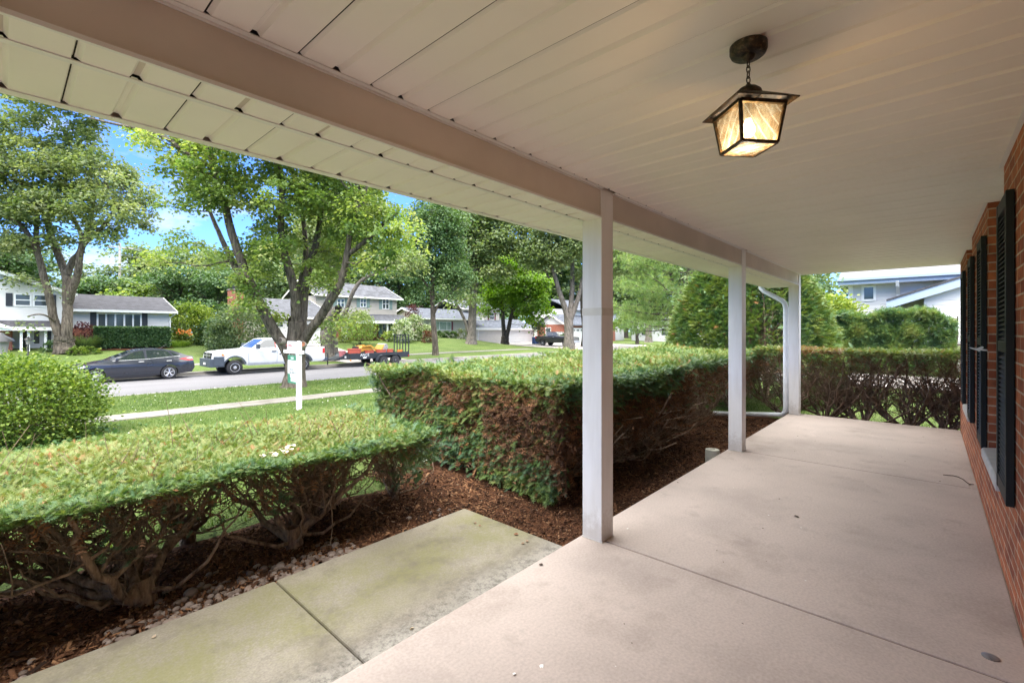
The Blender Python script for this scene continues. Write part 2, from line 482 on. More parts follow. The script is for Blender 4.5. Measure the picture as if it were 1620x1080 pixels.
def pad_material():
    m, nt, b = new_mat('mossy_concrete')
    n1 = tex(nt, 'ShaderNodeTexNoise', 1.3, 6); r1 = ramp(nt, [(.3, (.20, .175, .135)), (.7, (.305, .27, .22))]); L(nt, n1, 'Fac', r1, 'Fac')
    n2 = tex(nt, 'ShaderNodeTexNoise', 90, 4); r2 = ramp(nt, [(.3, (.8, .8, .8)), (.7, (1.1, 1.1, 1.1))]); L(nt, n2, 'Fac', r2, 'Fac')
    c = mix(nt, r1.outputs['Color'], r2.outputs['Color'], kind='MULTIPLY', f=1)
    tc = nt.nodes.new('ShaderNodeTexCoord'); sx = nt.nodes.new('ShaderNodeSeparateXYZ'); L(nt, tc, 'Object', sx, 'Vector')
    def band(lo, hi, lo2, hi2, nscale, amt):
        """soft band across the walk whose edges wander"""
        n = tex(nt, 'ShaderNodeTexNoise', nscale, 6, rough=.65)
        ad = nt.nodes.new('ShaderNodeMath'); ad.operation = 'MULTIPLY_ADD'; L(nt, n, 'Fac', ad, 0); ad.inputs[1].default_value = amt; L(nt, sx, 'Y', ad, 2)
        r = ramp(nt, [(lo, (0, 0, 0)), (hi, (1, 1, 1)), (lo2, (1, 1, 1)), (hi2, (0, 0, 0))])
        mr = nt.nodes.new('ShaderNodeMapRange'); mr.inputs[1].default_value = 1.8; mr.inputs[2].default_value = 3.8
        L(nt, ad, 'Value', mr, 'Value'); L(nt, mr, 'Result', r, 'Fac'); return r
    g = band(.36, .56, .74, .90, 1.6, .75)
    gm = tex(nt, 'ShaderNodeTexNoise', 2.1, 7, rough=.66); rgm = ramp(nt, [(.36, (.08, .08, .08)), (.60, (.62, .62, .62))]); gf = tex(nt, 'ShaderNodeTexNoise', 34, 8, rough=.75); gs = nt.nodes.new('ShaderNodeMath'); gs.operation = 'MULTIPLY_ADD'; L(nt, gf, 'Fac', gs, 0); gs.inputs[1].default_value = .6; gh = nt.nodes.new('ShaderNodeMath'); gh.operation = 'SUBTRACT'; L(nt, gm, 'Fac', gh, 0); gh.inputs[1].default_value = .30; L(nt, gh, 'Value', gs, 2); L(nt, gs, 'Value', rgm, 'Fac')
    c = mix(nt, c, (.17, .165, .05), fac=mix(nt, rgm.outputs['Color'], g.outputs['Color'], kind='MULTIPLY', f=1))
    gd = tex(nt, 'ShaderNodeTexNoise', 3.4, 8, rough=.7); rgd = ramp(nt, [(.52, (0, 0, 0)), (.70, (.75, .75, .75))]); L(nt, gd, 'Fac', rgd, 'Fac')
    c = mix(nt, c, (.13, .11, .085), fac=rgd.outputs['Color'])
    lt = band(.0, .01, .10, .30, 2.0, .3)
    c = mix(nt, c, (.42, .405, .37), fac=mix(nt, (0, 0, 0), lt.outputs['Color'], f=.75))
    d = band(.16, .24, .30, .42, 1.3, .55)
    n4 = tex(nt, 'ShaderNodeTexNoise', 24, 10, rough=.82); r4 = ramp(nt, [(.47, (0, 0, 0)), (.60, (.8, .8, .8))]); L(nt, n4, 'Fac', r4, 'Fac')
    c = mix(nt, c, (.10, .09, .075), fac=mix(nt, d.outputs['Color'], r4.outputs['Color'], kind='MULTIPLY', f=1))
    e = band(.80, .95, .99, 1.0, 5, .55)
    c = mix(nt, c, (.12, .105, .075), fac=mix(nt, (0, 0, 0), e.outputs['Color'], f=.7))
    v = tex(nt, 'ShaderNodeTexVoronoi', 26); rv = ramp(nt, [(.05, (.7,) * 3), (.11, (0, 0, 0))]); L(nt, v, 'Distance', rv, 'Fac')
    c = mix(nt, c, (.62, .58, .5), fac=rv.outputs['Color'])
    nt.links.new(c, b.inputs['Base Color']); b.inputs['Roughness'].default_value = .9; b.inputs['Specular IOR Level'].default_value = .25
    bump(nt, b, n2, 'Fac', .2, .004)
    return m
PADC = pad_material()

def lawn_material():
    m, nt, b = new_mat('lawn')
    n1 = tex(nt, 'ShaderNodeTexNoise', .45, 5); r1 = ramp(nt, [(.3, (.08, .125, .032)), (.55, (.11, .155, .045)), (.75, (.15, .18, .065))]); L(nt, n1, 'Fac', r1, 'Fac')
    n2 = tex(nt, 'ShaderNodeTexNoise', 28, 6, rough=.7); r2 = ramp(nt, [(.28, (.5, .55, .45)), (.72, (1.35, 1.3, 1.2))]); L(nt, n2, 'Fac', r2, 'Fac')
    nt.links.new(mix(nt, r1.outputs['Color'], r2.outputs['Color'], kind='MULTIPLY', f=1), b.inputs['Base Color'])
    b.inputs['Roughness'].default_value = .9; b.inputs['Specular IOR Level'].default_value = .15
    bump(nt, b, n2, 'Fac', .8, .06)
    return m
LAWN = lawn_material()
def asphalt():
    m, nt, b = new_mat('asphalt')
    n1 = tex(nt, 'ShaderNodeTexNoise', .5, 6, vec=(.35, 1.6, 1)); r1 = ramp(nt, [(.3, (.125, .121, .126)), (.7, (.165, .16, .166))]); L(nt, n1, 'Fac', r1, 'Fac')
    n2 = tex(nt, 'ShaderNodeTexNoise', 60, 4); r2 = ramp(nt, [(.3, (.75, .75, .75)), (.7, (1.2, 1.2, 1.2))]); L(nt, n2, 'Fac', r2, 'Fac')
    nt.links.new(mix(nt, r1.outputs['Color'], r2.outputs['Color'], kind='MULTIPLY', f=1), b.inputs['Base Color'])
    b.inputs['Roughness'].default_value = .85; b.inputs['Specular IOR Level'].default_value = .3
    bump(nt, b, n2, 'Fac', .3, .01)
    return m
ASPH = asphalt()
def mulch_material():
    m, nt, b = new_mat('mulch')
    n1 = tex(nt, 'ShaderNodeTexNoise', 38, 7, rough=.75); r1 = ramp(nt, [(.3, (.022, .012, .008)), (.5, (.095, .046, .026)), (.68, (.21, .105, .055))]); L(nt, n1, 'Fac', r1, 'Fac')
    n2 = tex(nt, 'ShaderNodeTexNoise', 2.2, 4); r2 = ramp(nt, [(.35, (.6, .6, .6)), (.65, (1.35, 1.2, 1.1))]); L(nt, n2, 'Fac', r2, 'Fac')
    nt.links.new(mix(nt, r1.outputs['Color'], r2.outputs['Color'], kind='MULTIPLY', f=1), b.inputs['Base Color'])
    b.inputs['Roughness'].default_value = .95; b.inputs['Specular IOR Level'].default_value = .1
    bump(nt, b, n1, 'Fac', 1, .03)
    return m
MULCH = mulch_material()

# ================================================================ ground, road, paths
ys = [-150, -60, -20, 0, 1.2, 3.6, 6, 10, 14, 15.1, 20.1, 20.3, 28.8, 29, 33, 34.2] + [34.2 + .9 * i for i in range(1, 21)] + [60, 100, 220, 420]
xs = [-260, -120, -60, -30, -15, 0, 10, 20, 30, 36, 39, 40, 41, 42, 43, 44, 45, 46, 50, 60, 80, 120, 200, 420]
g = MB()
g.v = [(x, y, gz(x, y)) for y in ys for x in xs]
nx = len(xs)
g.f = [(j * nx + i, j * nx + i + 1, (j + 1) * nx + i + 1, (j + 1) * nx + i) for j in range(len(ys) - 1) for i in range(nx - 1)]
tag(g.build('ground', LAWN, smooth=True), kind='structure')

r = MB()
for i in range(-10, 16):
    x0, x1 = i * 16, i * 16 + 16
    for (y0, z0, y1, z1) in ((20.75, -.905, 24.5, -.86), (24.5, -.86, 28.35, -.905)):
        r.quad((x0, y0, z0), (x1, y0, z0), (x1, y1, z1), (x0, y1, z1))
tag(r.build('road', ASPH), kind='structure')
for nm, s, y in (('kerb', 1, 20.1), ('kerb', -1, 29.0)):
    k = MB()
    for i in range(-40, 64):
        k.prism([(y, -1.0), (y + s * .70, -1.0), (y + s * .70, -.895), (y + s * .21, -.91), (y + s * .17, -.775), (y + s * .14, -.76), (y, -.758)][::1], 0, i * 3 + .005, i * 3 + 2.995)
    tag(k.build(nm, KERBC), kind='structure')

def slabs(name, mat, x0, x1, step, y0, y1, zf, kind='structure'):
    m = MB(); x = x0; rr = random.Random(3)
    while x < x1:
        d = rr.uniform(-.006, .006)
        n = len(m.v); m.box(x + .006, min(x + step, x1) - .006, y0, y1, -2, -1)
        for i in range(n, len(m.v)):
            vx, vy, vz = m.v[i]; m.v[i] = (vx, vy, zf(vx, vy) + (.03 + d if vz > -1.5 else -.12))
        x += step
    return tag(m.build(name, mat, bevel=.006), kind=kind)
slabs('sidewalk', WALKC, -60, 120, 1.52, 14.0, 15.1, gz)
slabs('sidewalk', WALKC, -60, 40, 1.52, 33.0, 34.2, gz)
def lane(name, X0, X1, Y0, Y1, mat, n=12):
    m = MB()
    for i in range(n):
        a, b = Y0 + (Y1 - Y0) * i / n, Y0 + (Y1 - Y0) * (i + 1) / n
        m.quad((X0, a, gz(X0, a) + .035), (X1, a, gz(X1, a) + .035), (X1, b, gz(X1, b) + .035), (X0, b, gz(X0, b) + .035))
    return tag(m.build(name, mat), kind='structure')
lane('driveway', 17.3, 22.2, -12, 20.05, DRIVEC)

pad = MB()
for (a, b) in ((1.197, 2.845), (-.455, 1.188), (-3.2, -.464)):
    pad.box(a, b, 1.836, 3.168, -.42, -.18)
tag(pad.build('front_walk', PADC, bevel=.012), kind='structure')
pj = MB().box(-3.2, 2.83, 1.84, 3.155, -.40, -.200)
tag(pj.build('walk_joint_soil', MULCH), kind='structure')

def mulch_sheet(name, x0, x1, y0, y1, step=.07, wav=.22, edge='y1'):
    nx, ny = int((x1 - x0) / step), int((y1 - y0) / step)
    X, Y = np.meshgrid(np.linspace(x0, x1, nx), np.linspace(0, 1, ny))
    top = y1 + wav * np.sin(X[0] * 1.3) * .6 + wav * .4 * np.sin(X[0] * 3.1 + 1)
    Yv = y0 + (top[None] - y0) * Y
    Z = np.array([gz(0, y) for y in Yv.ravel()]).reshape(Yv.shape) + .006 + rng.uniform(0, .022, Yv.shape) * np.minimum(1, (1 - Y) * 8)
    V = np.stack([X, Yv, Z], -1).reshape(-1, 3)
    i = np.arange(ny - 1)[:, None] * nx + np.arange(nx - 1)[None]
    F = np.stack([i, i + 1, i + nx + 1, i + nx], -1).reshape(-1, 4)
    return tag(arr_obj(name, V, F, MULCH, smooth=True), kind='structure')
mulch_sheet('mulch_bed', -4, 2.855, 3.172, 4.35)
mulch_sheet('mulch_bed', 2.86, 9.9, 1.84, 4.9)
mulch_sheet('mulch_bed', 9.3, 10.1, -4, 1.8, wav=.0)

# ================================================================ porch floor
fl = MB()
for (a, b) in ((-7.6, -.403), (-.391, 2.780), (2.792, 5.958), (5.970, 9.31)):
    fl.box(a, b, -.3226, 1.831, -.32, 0)
tag(fl.build('porch_floor', FLOORC, bevel=.006), kind='structure')
JOINT = plain('joint_filler', (.12, .085, .055), .9, .3, 30)
fj = MB().box(-7.55, 9.29, -.31, 1.82, -.30, -.007)
tag(fj.build('floor_joint_filler', JOINT), kind='structure')

# ================================================================ our own house
house = thing('brick_house', (4.5, -.3226, 0), 'red brick house with black louvred shutters and the white porch roof overhead', 'house')
BRICK = brick_mat('red_brick', (.50, .155, .06), (.28, .072, .032), (.54, .40, .28), bstr=1)
w_ = MB()
YW, YR = -.3226, -.56
w_.box(-8, 9.345, YR - .3, YW, -.34, .488)
for (a, b) in ((-8, 3.98), (5.024, 6.798), (7.82, 9.345)):
    w_.box(a, b, YR, YW, .489, 2.56)
w_.box(-8, 9.345, YR - .3, YR - .001, .489, 2.56)
w_.box(9.0, 9.344, -9, YR - .301, -.34, 2.7)
w_.box(-8, 9.0, -9, -8.7, -.34, 2.7)
w_.build('wall', BRICK, house)

CEIL = plain('ceiling_vinyl', (.86, .825, .775), .5, .035, 1.6)
SOFF = plain('soffit_vinyl', (.86, .835, .79), .5, .04, 2)
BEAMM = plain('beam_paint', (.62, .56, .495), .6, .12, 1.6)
DARK = plain('gap_shade', (.015, .013, .012), .9, .2, 5)  # near-black colour standing in for the shade in gaps and cavity above the slats
P0, PER = .0916 * 1.45, .0968 * 1.45
def slats(name, x0, x1, y0, y1, Z, mat, sw=.0042):
    """vinyl panels run across the porch: every other line a rolled groove, every other a joint with gap shade painted as a dark strip"""
    prof = []; seams = []; x = x0; k = math.ceil((x0 + .03 - P0) / PER)
    prof.append((x0, Z))
    while P0 + k * PER < x1 - .03:
        c = P0 + k * PER
        if k % 2: prof += [(c - .017, Z), (c - .007, Z + .015), (c + .006, Z + .015), (c + .017, Z)]
        else: prof += [(c - .0045, Z), (c - .0043, Z + .012), (c + .0022, Z + .012), (c + .0024, Z + .008), (c + .006, Z + .008), (c + .017, Z)]; seams.append(c)
        k += 1
    prof.append((x1, Z))
    m = MB(); n = len(prof)
    m.v = [(px, y0, pz) for px, pz in prof] + [(px, y1, pz) for px, pz in prof]
    m.f = [(i, i + n, i + n + 1, i + 1) for i in range(n - 1)]
    nf = len(m.f)
    for c in seams: m.quad((c - sw, y0 + .001, Z + .004), (c - sw, y1 - .001, Z + .004), (c + sw * .5, y1 - .001, Z + .004), (c + sw * .5, y0 + .001, Z + .004))  # dark strips paint the shade inside each joint gap
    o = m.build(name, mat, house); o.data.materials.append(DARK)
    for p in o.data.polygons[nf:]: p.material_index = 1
    return o
CZ, BZ = 2.416, 2.215
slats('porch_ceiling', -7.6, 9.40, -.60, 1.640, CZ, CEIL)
b_ = MB().box(-7.6, 9.40, -8.7, 1.66, 2.44, 2.47); b_.box(-7.6, 9.41, 1.80, 2.18, 2.24, 2.26)
b_.build('dark_backing', DARK, house)  # backing added above the slats, its dark colour stands for cavity shade
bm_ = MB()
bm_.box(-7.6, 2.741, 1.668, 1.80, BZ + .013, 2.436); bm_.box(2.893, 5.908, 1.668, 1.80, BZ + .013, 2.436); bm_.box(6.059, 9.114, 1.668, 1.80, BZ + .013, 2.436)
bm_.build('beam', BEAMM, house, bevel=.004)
tr = MB()
for (a, b) in ((-7.6, 2.738), (2.898, 5.905), (6.062, 9.11)):
    tr.box(a, b, 1.655, 1.668, BZ - .001, BZ + .0125)
    tr.box(a, b, 1.638, 1.667, CZ - .004, CZ - .001); tr.box(a, b, 1.660, 1.6675, CZ - .012, CZ - .0042)
for (a, b) in ((-7.6, 3.99), (5.014, 6.808), (7.81, 9.355)):
    tr.box(a, b, YW + .001, YW + .022, CZ - .004, CZ - .001)
tr.box(-7.6, 9.36, 1.795, 1.822, BZ - .004, BZ - .0005)
tr.box(-7.6, 9.40, 2.168, 2.193, BZ - .004, BZ - .0005)
tr.build('channel_trim', TRIMW, house)
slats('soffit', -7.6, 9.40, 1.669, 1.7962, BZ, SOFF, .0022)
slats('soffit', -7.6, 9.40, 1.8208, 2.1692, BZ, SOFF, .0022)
fa = MB().box(-7.6, 9.43, 2.193, 2.213, BZ - .004, 2.38)
fa.box(9.402, 9.43, -.33, 2.192, CZ - .003, 2.52)
fa.build('fascia', WHITE, house)
gu = MB()
gu.prism([(2.214, 2.36), (2.214, 2.262), (2.30, 2.262), (2.325, 2.30), (2.33, 2.36), (2.32, 2.36), (2.312, 2.305), (2.293, 2.272), (2.224, 2.272), (2.224, 2.36)], 0, -7.6, 9.43)
gu.build('gutter', WHITE, house)
ROOFG = shingle_mat('own_shingles', (.16, .15, .15))
rf = MB()
rf.prism([(2.26, 2.385), (-4.6, 4.75), (-11, 2.5), (-11, 2.42), (-4.6, 4.66), (2.26, 2.300 + .02)], 0, -8, 9.398)
rf.build('roof', ROOFG, house)
ge = MB().prism([(1.70, 2.482), (-4.6, 4.65), (-9, 3.05), (-9, 2.478)], 0, 9.35, 9.40)
ge.build('gable', WHITE, house)

def post_paint():
    m, nt, b = new_mat('post_paint')
    tc = nt.nodes.new('ShaderNodeTexCoord'); sx = nt.nodes.new('ShaderNodeSeparateXYZ'); L(nt, tc, 'Object', sx, 'Vector')
    n = tex(nt, 'ShaderNodeTexNoise', 1, 7, vec=(22, 22, 16), rough=.75)
    a = nt.nodes.new('ShaderNodeMath'); a.operation = 'MULTIPLY_ADD'; L(nt, n, 'Fac', a, 0); a.inputs[1].default_value = -.55; L(nt, sx, 'Z', a, 2)
    r = ramp(nt, [(0, (.45, .45, .45)), (.16, (0, 0, 0))]); ad = nt.nodes.new('ShaderNodeMath'); ad.operation = 'ADD'; L(nt, a, 'Value', ad, 0); ad.inputs[1].default_value = .22; L(nt, ad, 'Value', r, 'Fac')
    n2 = tex(nt, 'ShaderNodeTexNoise', 1, 6, vec=(9, 9, 1.2), rough=.6); r2 = ramp(nt, [(.32, (.72, .71, .70)), (.55, (.80, .80, .805))]); L(nt, n2, 'Fac', r2, 'Fac')
    c = mix(nt, r2.outputs['Color'], (.36, .31, .26), fac=r.outputs['Color'])
    v = tex(nt, 'ShaderNodeTexVoronoi', 7); rv = ramp(nt, [(.025, (.7,) * 3), (.05, (0, 0, 0))]); L(nt, v, 'Distance', rv, 'Fac')
    c = mix(nt, c, (.25, .22, .2), fac=rv.outputs['Color'])
    nt.links.new(c, b.inputs['Base Color']); b.inputs['Roughness'].default_value = .42
    n3 = tex(nt, 'ShaderNodeTexNoise', 90, 3); bump(nt, b, n3, 'Fac', .05, .004); return m
POST = post_paint()
BANDT = plain('joint_tape', (.66, .65, .61), .6, .06, 14)
GREYT = plain('grey_patch', (.56, .55, .51), .6, .1, 20)
for i, x in enumerate((2.740, 5.907, 9.114)):
    p = MB().box(x, x + .154, 1.660, 1.815, .003, 2.43)
    po = p.build('post', POST, house, bevel=.004)
    MB().box(x - .004, x + .158, 1.656, 1.819, .0005, .006).build('post_foot', GREYT, po)
    if i == 0:
        z0, z1 = onX(940, 499, x).z, onX(940, 487, x).z
        MB().box(x - .0015, x + .1555, 1.6585, 1.8165, z0, z1).build('joint_band', BANDT, po)

SHUT = plain('shutter_paint', (.012, .0135, .014), .55, .15, 6, spec=.25)
for (a, b) in ((3.46, 3.92), (5.03, 5.49), (6.335, 6.79), (7.83, 8.28)):
    z0, z1 = .545, 2.17; y0, y1 = YW + .004, YW + .036
    m = MB()
    m.box(a, a + .05, y0, y1, z0, z1); m.box(b - .05, b, y0, y1, z0, z1)
    for (p, q) in ((z0, z0 + .08), (z1 - .07, z1), (1.33, 1.39)):
        m.box(a + .05, b - .05, y0, y1 - .002, p, q)
    s = m.build('shutter', SHUT, house, bevel=.003)
    lv = MB()
    for (p, q) in ((z0 + .08, 1.33), (1.39, z1 - .07)):
        z = p + .004
        while z < q - .02:
            lv.prism([(y0 + .002, z + .026), (y0 + .002, z + .020), (y1 - .006, z), (y1 - .006, z + .006)], 0, a + .05, b - .05)
            z += .0265
    lv.build('louvres', SHUT, s)
STONE = plain('limestone', (.58, .56, .52), .8, .1, 8, bmp=.2, bscale=60)
for (a, b) in ((3.981, 5.023), (6.799, 7.819)):
    MB().prism([(YR, .49), (YW + .035, .49), (YW + .035, .545), (YW + .025, .556), (YR, .585)], 0, a + .001, b - .001).build('window_sill', STONE, house, bevel=.004)
    m = MB()
    y0, y1 = YR + .002, YR + .05
    zt = 2.40
    m.box(a, a + .07, y0, y1, .587, zt); m.box(b - .07, b, y0, y1, .587, zt)
    m.box(a + .07, b - .07, y0, y1 - .002, .587, .65); m.box(a + .07, b - .07, y0, y1 - .002, zt - .2, zt)
    m.box(a + .07, b - .07, y0, y1 - .01, 1.40, 1.45)
    wi = m.build('window', WHITE, house, bevel=.004)
    MB().box(a + .071, b - .071, y0 + .004, y0 + .012, .65, 2.2).build('pane', GLASSD, wi)
# small white latch left on the brick by the first window
q = onY(1570, 560, YW + .03)
la = MB()
la.tube([(5.03, YW + .002, q.z), (5.03, YW + .06, q.z + .005)], .006, 6)
la.prism([(YW + .045, q.z - .01), (YW + .095, q.z + .012), (YW + .10, q.z + .022), (YW + .06, q.z + .012), (YW + .03, q.z + .03), (YW + .02, q.z + .022)], 0, 5.018, 5.03)
la.build('latch', WHITE, house)
# downspout beside the far post
ds = MB(); X = 9.19
ds.tube([(X, 2.27, 2.27), (X, 2.26, 2.20), (X, 2.22, 2.15), (X, 1.95, 1.98), (X, 1.89, 1.92), (X, 1.872, 1.84), (X, 1.872, 1.2), (X, 1.872, .1), (X, 1.885, .02), (X, 1.93, -.035), (X, 2.1, -.055), (X, 2.6, -.10), (X, 3.1, -.15)], .042, 8)
ds.build('downspout', plain('downspout_paint', (.72, .74, .78), .4, .08, 8), house, smooth=True, sharp=50)

# ================================================================ lantern
LX, LY = 1.70, .458
lan = thing('hanging_lantern', (LX, LY, CZ), 'aged copper porch lantern with amber seeded glass, lit, hanging from the slatted ceiling', 'lantern', rz=math.radians(-42))
def copper():
    m, nt, b = new_mat('aged_copper')
    n = tex(nt, 'ShaderNodeTexNoise', 60, 6, rough=.7); r = ramp(nt, [(.32, (.012, .012, .012)), (.5, (.045, .036, .028)), (.62, (.12, .075, .045)), (.74, (.20, .21, .17))]); L(nt, n, 'Fac', r, 'Fac')
    L(nt, r, 'Color', b, 'Base Color'); b.inputs['Metallic'].default_value = .55; b.inputs['Roughness'].default_value = .5
    bump(nt, b, n, 'Fac', .5, .004); return m
COPPER = copper()
def zl(z): return z - CZ
MB().lathe([(.046, zl(2.378)), (.054, zl(2.384)), (.0585, zl(2.395)), (.0585, zl(2.4155))], 28).lathe([(.004, zl(2.362)), (.012, zl(2.364)), (.02, zl(2.372)), (.022, zl(2.379))], 14).build('canopy', COPPER, lan, world=False, smooth=True)
ch = MB()
for i, zc in enumerate((2.352, 2.334, 2.316, 2.298)):
    pts = []
    for k in range(13):
        a = 2 * PI * k / 12; u, v = .0062 * math.cos(a), .0125 * math.sin(a)
        pts.append((u, 0, zl(zc) + v) if i % 2 else (0, u, zl(zc) + v))
    ch.tube(pts, .0019, 6, cap=False)
ch.build('chain', COPPER, lan, world=False, smooth=True)
rfm = MB()
def ring(h, z): return [(-h, -h, zl(z)), (h, -h, zl(z)), (h, h, zl(z)), (-h, h, zl(z))]
A, B2, C2, D2 = ring(.1065, 2.195), ring(.1065, 2.199), ring(.034, 2.246), ring(.030, 2.238)
for i in range(4):
    j = (i + 1) % 4
    rfm.quad(A[i], A[j], B2[j], B2[i]); rfm.quad(B2[i], B2[j], C2[j], C2[i]); rfm.quad(D2[i], D2[j], A[j], A[i])
rfm.poly(C2)
rfm.build('cap', COPPER, lan, world=False)
MB().lathe([(.041, zl(2.243)), (.043, zl(2.248)), (.040, zl(2.258)), (.028, zl(2.269)), (.012, zl(2.276)), (.006, zl(2.285)), (.003, zl(2.29))], 24).build('finial', COPPER, lan, world=False, smooth=True)
HB, HT, ZB, ZT = .061, .078, 2.066, 2.193
fr = MB()
def bar(p, q, r): fr.tube([p, q], r * 1.414, 4)
for sx in (-1, 1):
    for sy in (-1, 1): bar((sx * HB, sy * HB, zl(ZB)), (sx * HT, sy * HT, zl(ZT)), .0045)
for h, z, r in ((HB, ZB, .0045), (HT, ZT - .004, .006)):
    R = ring(h, z)
    for i in range(4): bar(R[i], R[(i + 1) % 4], r)
fr.build('frame', COPPER, lan, world=False)
def amber():
    m, nt, b = new_mat('amber_glass')
    out = nt.nodes['Material Output']
    n = tex(nt, 'ShaderNodeTexNoise', 1, 5, vec=(50, 50, 22)); r = ramp(nt, [(.35, (.46, .32, .17)), (.55, (.72, .57, .36)), (.7, (.90, .80, .60))]); L(nt, n, 'Fac', r, 'Fac')
    wv = nt.nodes.new('ShaderNodeTexWave'); wv.inputs['Scale'].default_value = 16; wv.inputs['Distortion'].default_value = 2.2; wv.inputs['Detail'].default_value = 2; wv.bands_direction = 'DIAGONAL'
    tc = nt.nodes.new('ShaderNodeTexCoord'); L(nt, tc, 'Object', wv, 'Vector')
    rw = ramp(nt, [(.90, (0, 0, 0)), (.97, (1, 1, 1))]); L(nt, wv, 'Fac', rw, 'Fac')
    c = mix(nt, r.outputs['Color'], (1, .9, .7), fac=rw.outputs['Color'])
    tp = nt.nodes.new('ShaderNodeBsdfTransparent'); nt.links.new(mix(nt, c, (1, .86, .62), kind='MULTIPLY', f=1), tp.inputs['Color'])
    tl = nt.nodes.new('ShaderNodeBsdfTranslucent'); nt.links.new(c, tl.inputs['Color'])
    m1 = nt.nodes.new('ShaderNodeMixShader'); m1.inputs[0].default_value = .16
    L(nt, tp, 'BSDF', m1, 1); L(nt, tl, 'BSDF', m1, 2)
    gl = nt.nodes.new('ShaderNodeBsdfGlossy'); gl.inputs['Roughness'].default_value = .15
    m2 = nt.nodes.new('ShaderNodeMixShader'); m2.inputs[0].default_value = .07
    L(nt, m1, 'Shader', m2, 1); L(nt, gl, 'BSDF', m2, 2); L(nt, m2, 'Shader', out, 'Surface')
    nt.nodes.remove(b); return m
AMB = amber()
for i in range(4):
    R0, R1 = ring(HB - .003, ZB + .006), ring(HT - .005, ZT - .008); j = (i + 1) % 4
    MB().quad(R0[i], R0[j], R1[j], R1[i]).build('pane', AMB, lan, world=False)
MB().poly(ring(HB - .004, ZB + .001)).build('pane', AMB, lan, world=False)
bl, nt_, b_b = new_mat('lit_bulb'); b_b.inputs['Emission Color'].default_value = (1, .88, .66, 1); b_b.inputs['Emission Strength'].default_value = 9; b_b.inputs['Base Color'].default_value = (1, .9, .7, 1)
MB().lathe([(.004, zl(2.104)), (.014, zl(2.108)), (.021, zl(2.121)), (.021, zl(2.135)), (.013, zl(2.152)), (.009, zl(2.165))], 16).build('bulb', bl, lan, world=False, smooth=True)
MB().lathe([(.011, zl(2.165)), (.012, zl(2.20)), (.012, zl(2.235))], 12).build('socket', BLACKM, lan, world=False, smooth=True)
pl = bpy.data.lights.new('lantern_light', 'POINT'); pl.energy = 1.3; pl.color = (1, .86, .66); pl.shadow_soft_size = .05
plo = bpy.data.objects.new('lantern_light', pl); COL.objects.link(plo); plo.parent = lan; plo.location = (0, 0, zl(2.092))

# ================================================================ small things on the porch
p = onY(1567, 1039, 0); d = EYE * FPX / (1039 - CY); r_ = (1567 - CX) / FPX
px, py = d * (CS + r_ * SN), d * (SN - r_ * CS)
cap = MB().lathe([(.030, .0), (.030, .003), (.026, .0045), (.012, .005)], 20, c=(px, py, .0005))
tag(cap.build('floor_plate', plain('dull_metal', (.30, .29, .28), .45, .2, 30, metal=.6), smooth=True), 'small round dull metal plate set in the porch concrete by the brick wall', 'plate')
def flo(x, y, z=0):
    d = (EYE - z) * FPX / (y - CY); r = (x - CX) / FPX
    return (d * (CS + r * SN), d * (SN - r * CS), z)
tw = [flo(x, y, .006) for x, y in ((1492, 750.5), (1500, 751.5), (1508, 752), (1516, 754), (1524, 758), (1530, 763), (1534, 765.5), (1541, 766))]
TWIG = plain('twig_bark', (.07, .05, .04), .9, .2, 30)
tag(MB().tube(tw, [.003, .004, .004, .004, .004, .004, .004, .003], 6).build('twig', TWIG, smooth=True), 'thin crooked dark twig lying on the porch floor near the far joint', 'twig')
cc = Vector((5.96, 2.02, -.24))
pc = MB().lathe([(.084, 0), (.084, .18), (.080, .20), (.035, .205), (.03, .196)], 22, c=cc)
tag(pc.build('concrete_footing', plain('footing_concrete', (.48, .46, .38), .9, .15, 12, bmp=.4), smooth=True), 'short round concrete footing in the mulch beside the second porch post', 'footing')
# ================================================================ hedges and shrubs near the porch
YEWL = leaf_mat('yew_needles', [(0, (.05, .11, .068)), (.25, (.075, .15, .07)), (.5, (.11, .185, .05)), (.66, (.175, .225, .06)), (.8, (.22, .25, .08)), (.9, (.27, .25, .10)), (.95, (.30, .17, .07)), (1, (.30, .10, .04))], .25, .5)
YEWD = leaf_mat('dry_needles', [(0, (.085, .052, .038)), (.5, (.15, .085, .052)), (.8, (.23, .115, .06)), (1, (.34, .17, .085))], .1, .9, .1)
STEM = bark_mat('yew_bark', (.10, .068, .05), (.38, .28, .205), (22, 22, 5), .7)

def bez(p, c, q, n, jit=.0):
    t = np.linspace(0, 1, n)[:, None]
    P = (1 - t) ** 2 * p + 2 * t * (1 - t) * c + t * t * q
    if jit:
        J = rng.normal(0, jit, P.shape); J[0] = 0; P = P + J
    return P

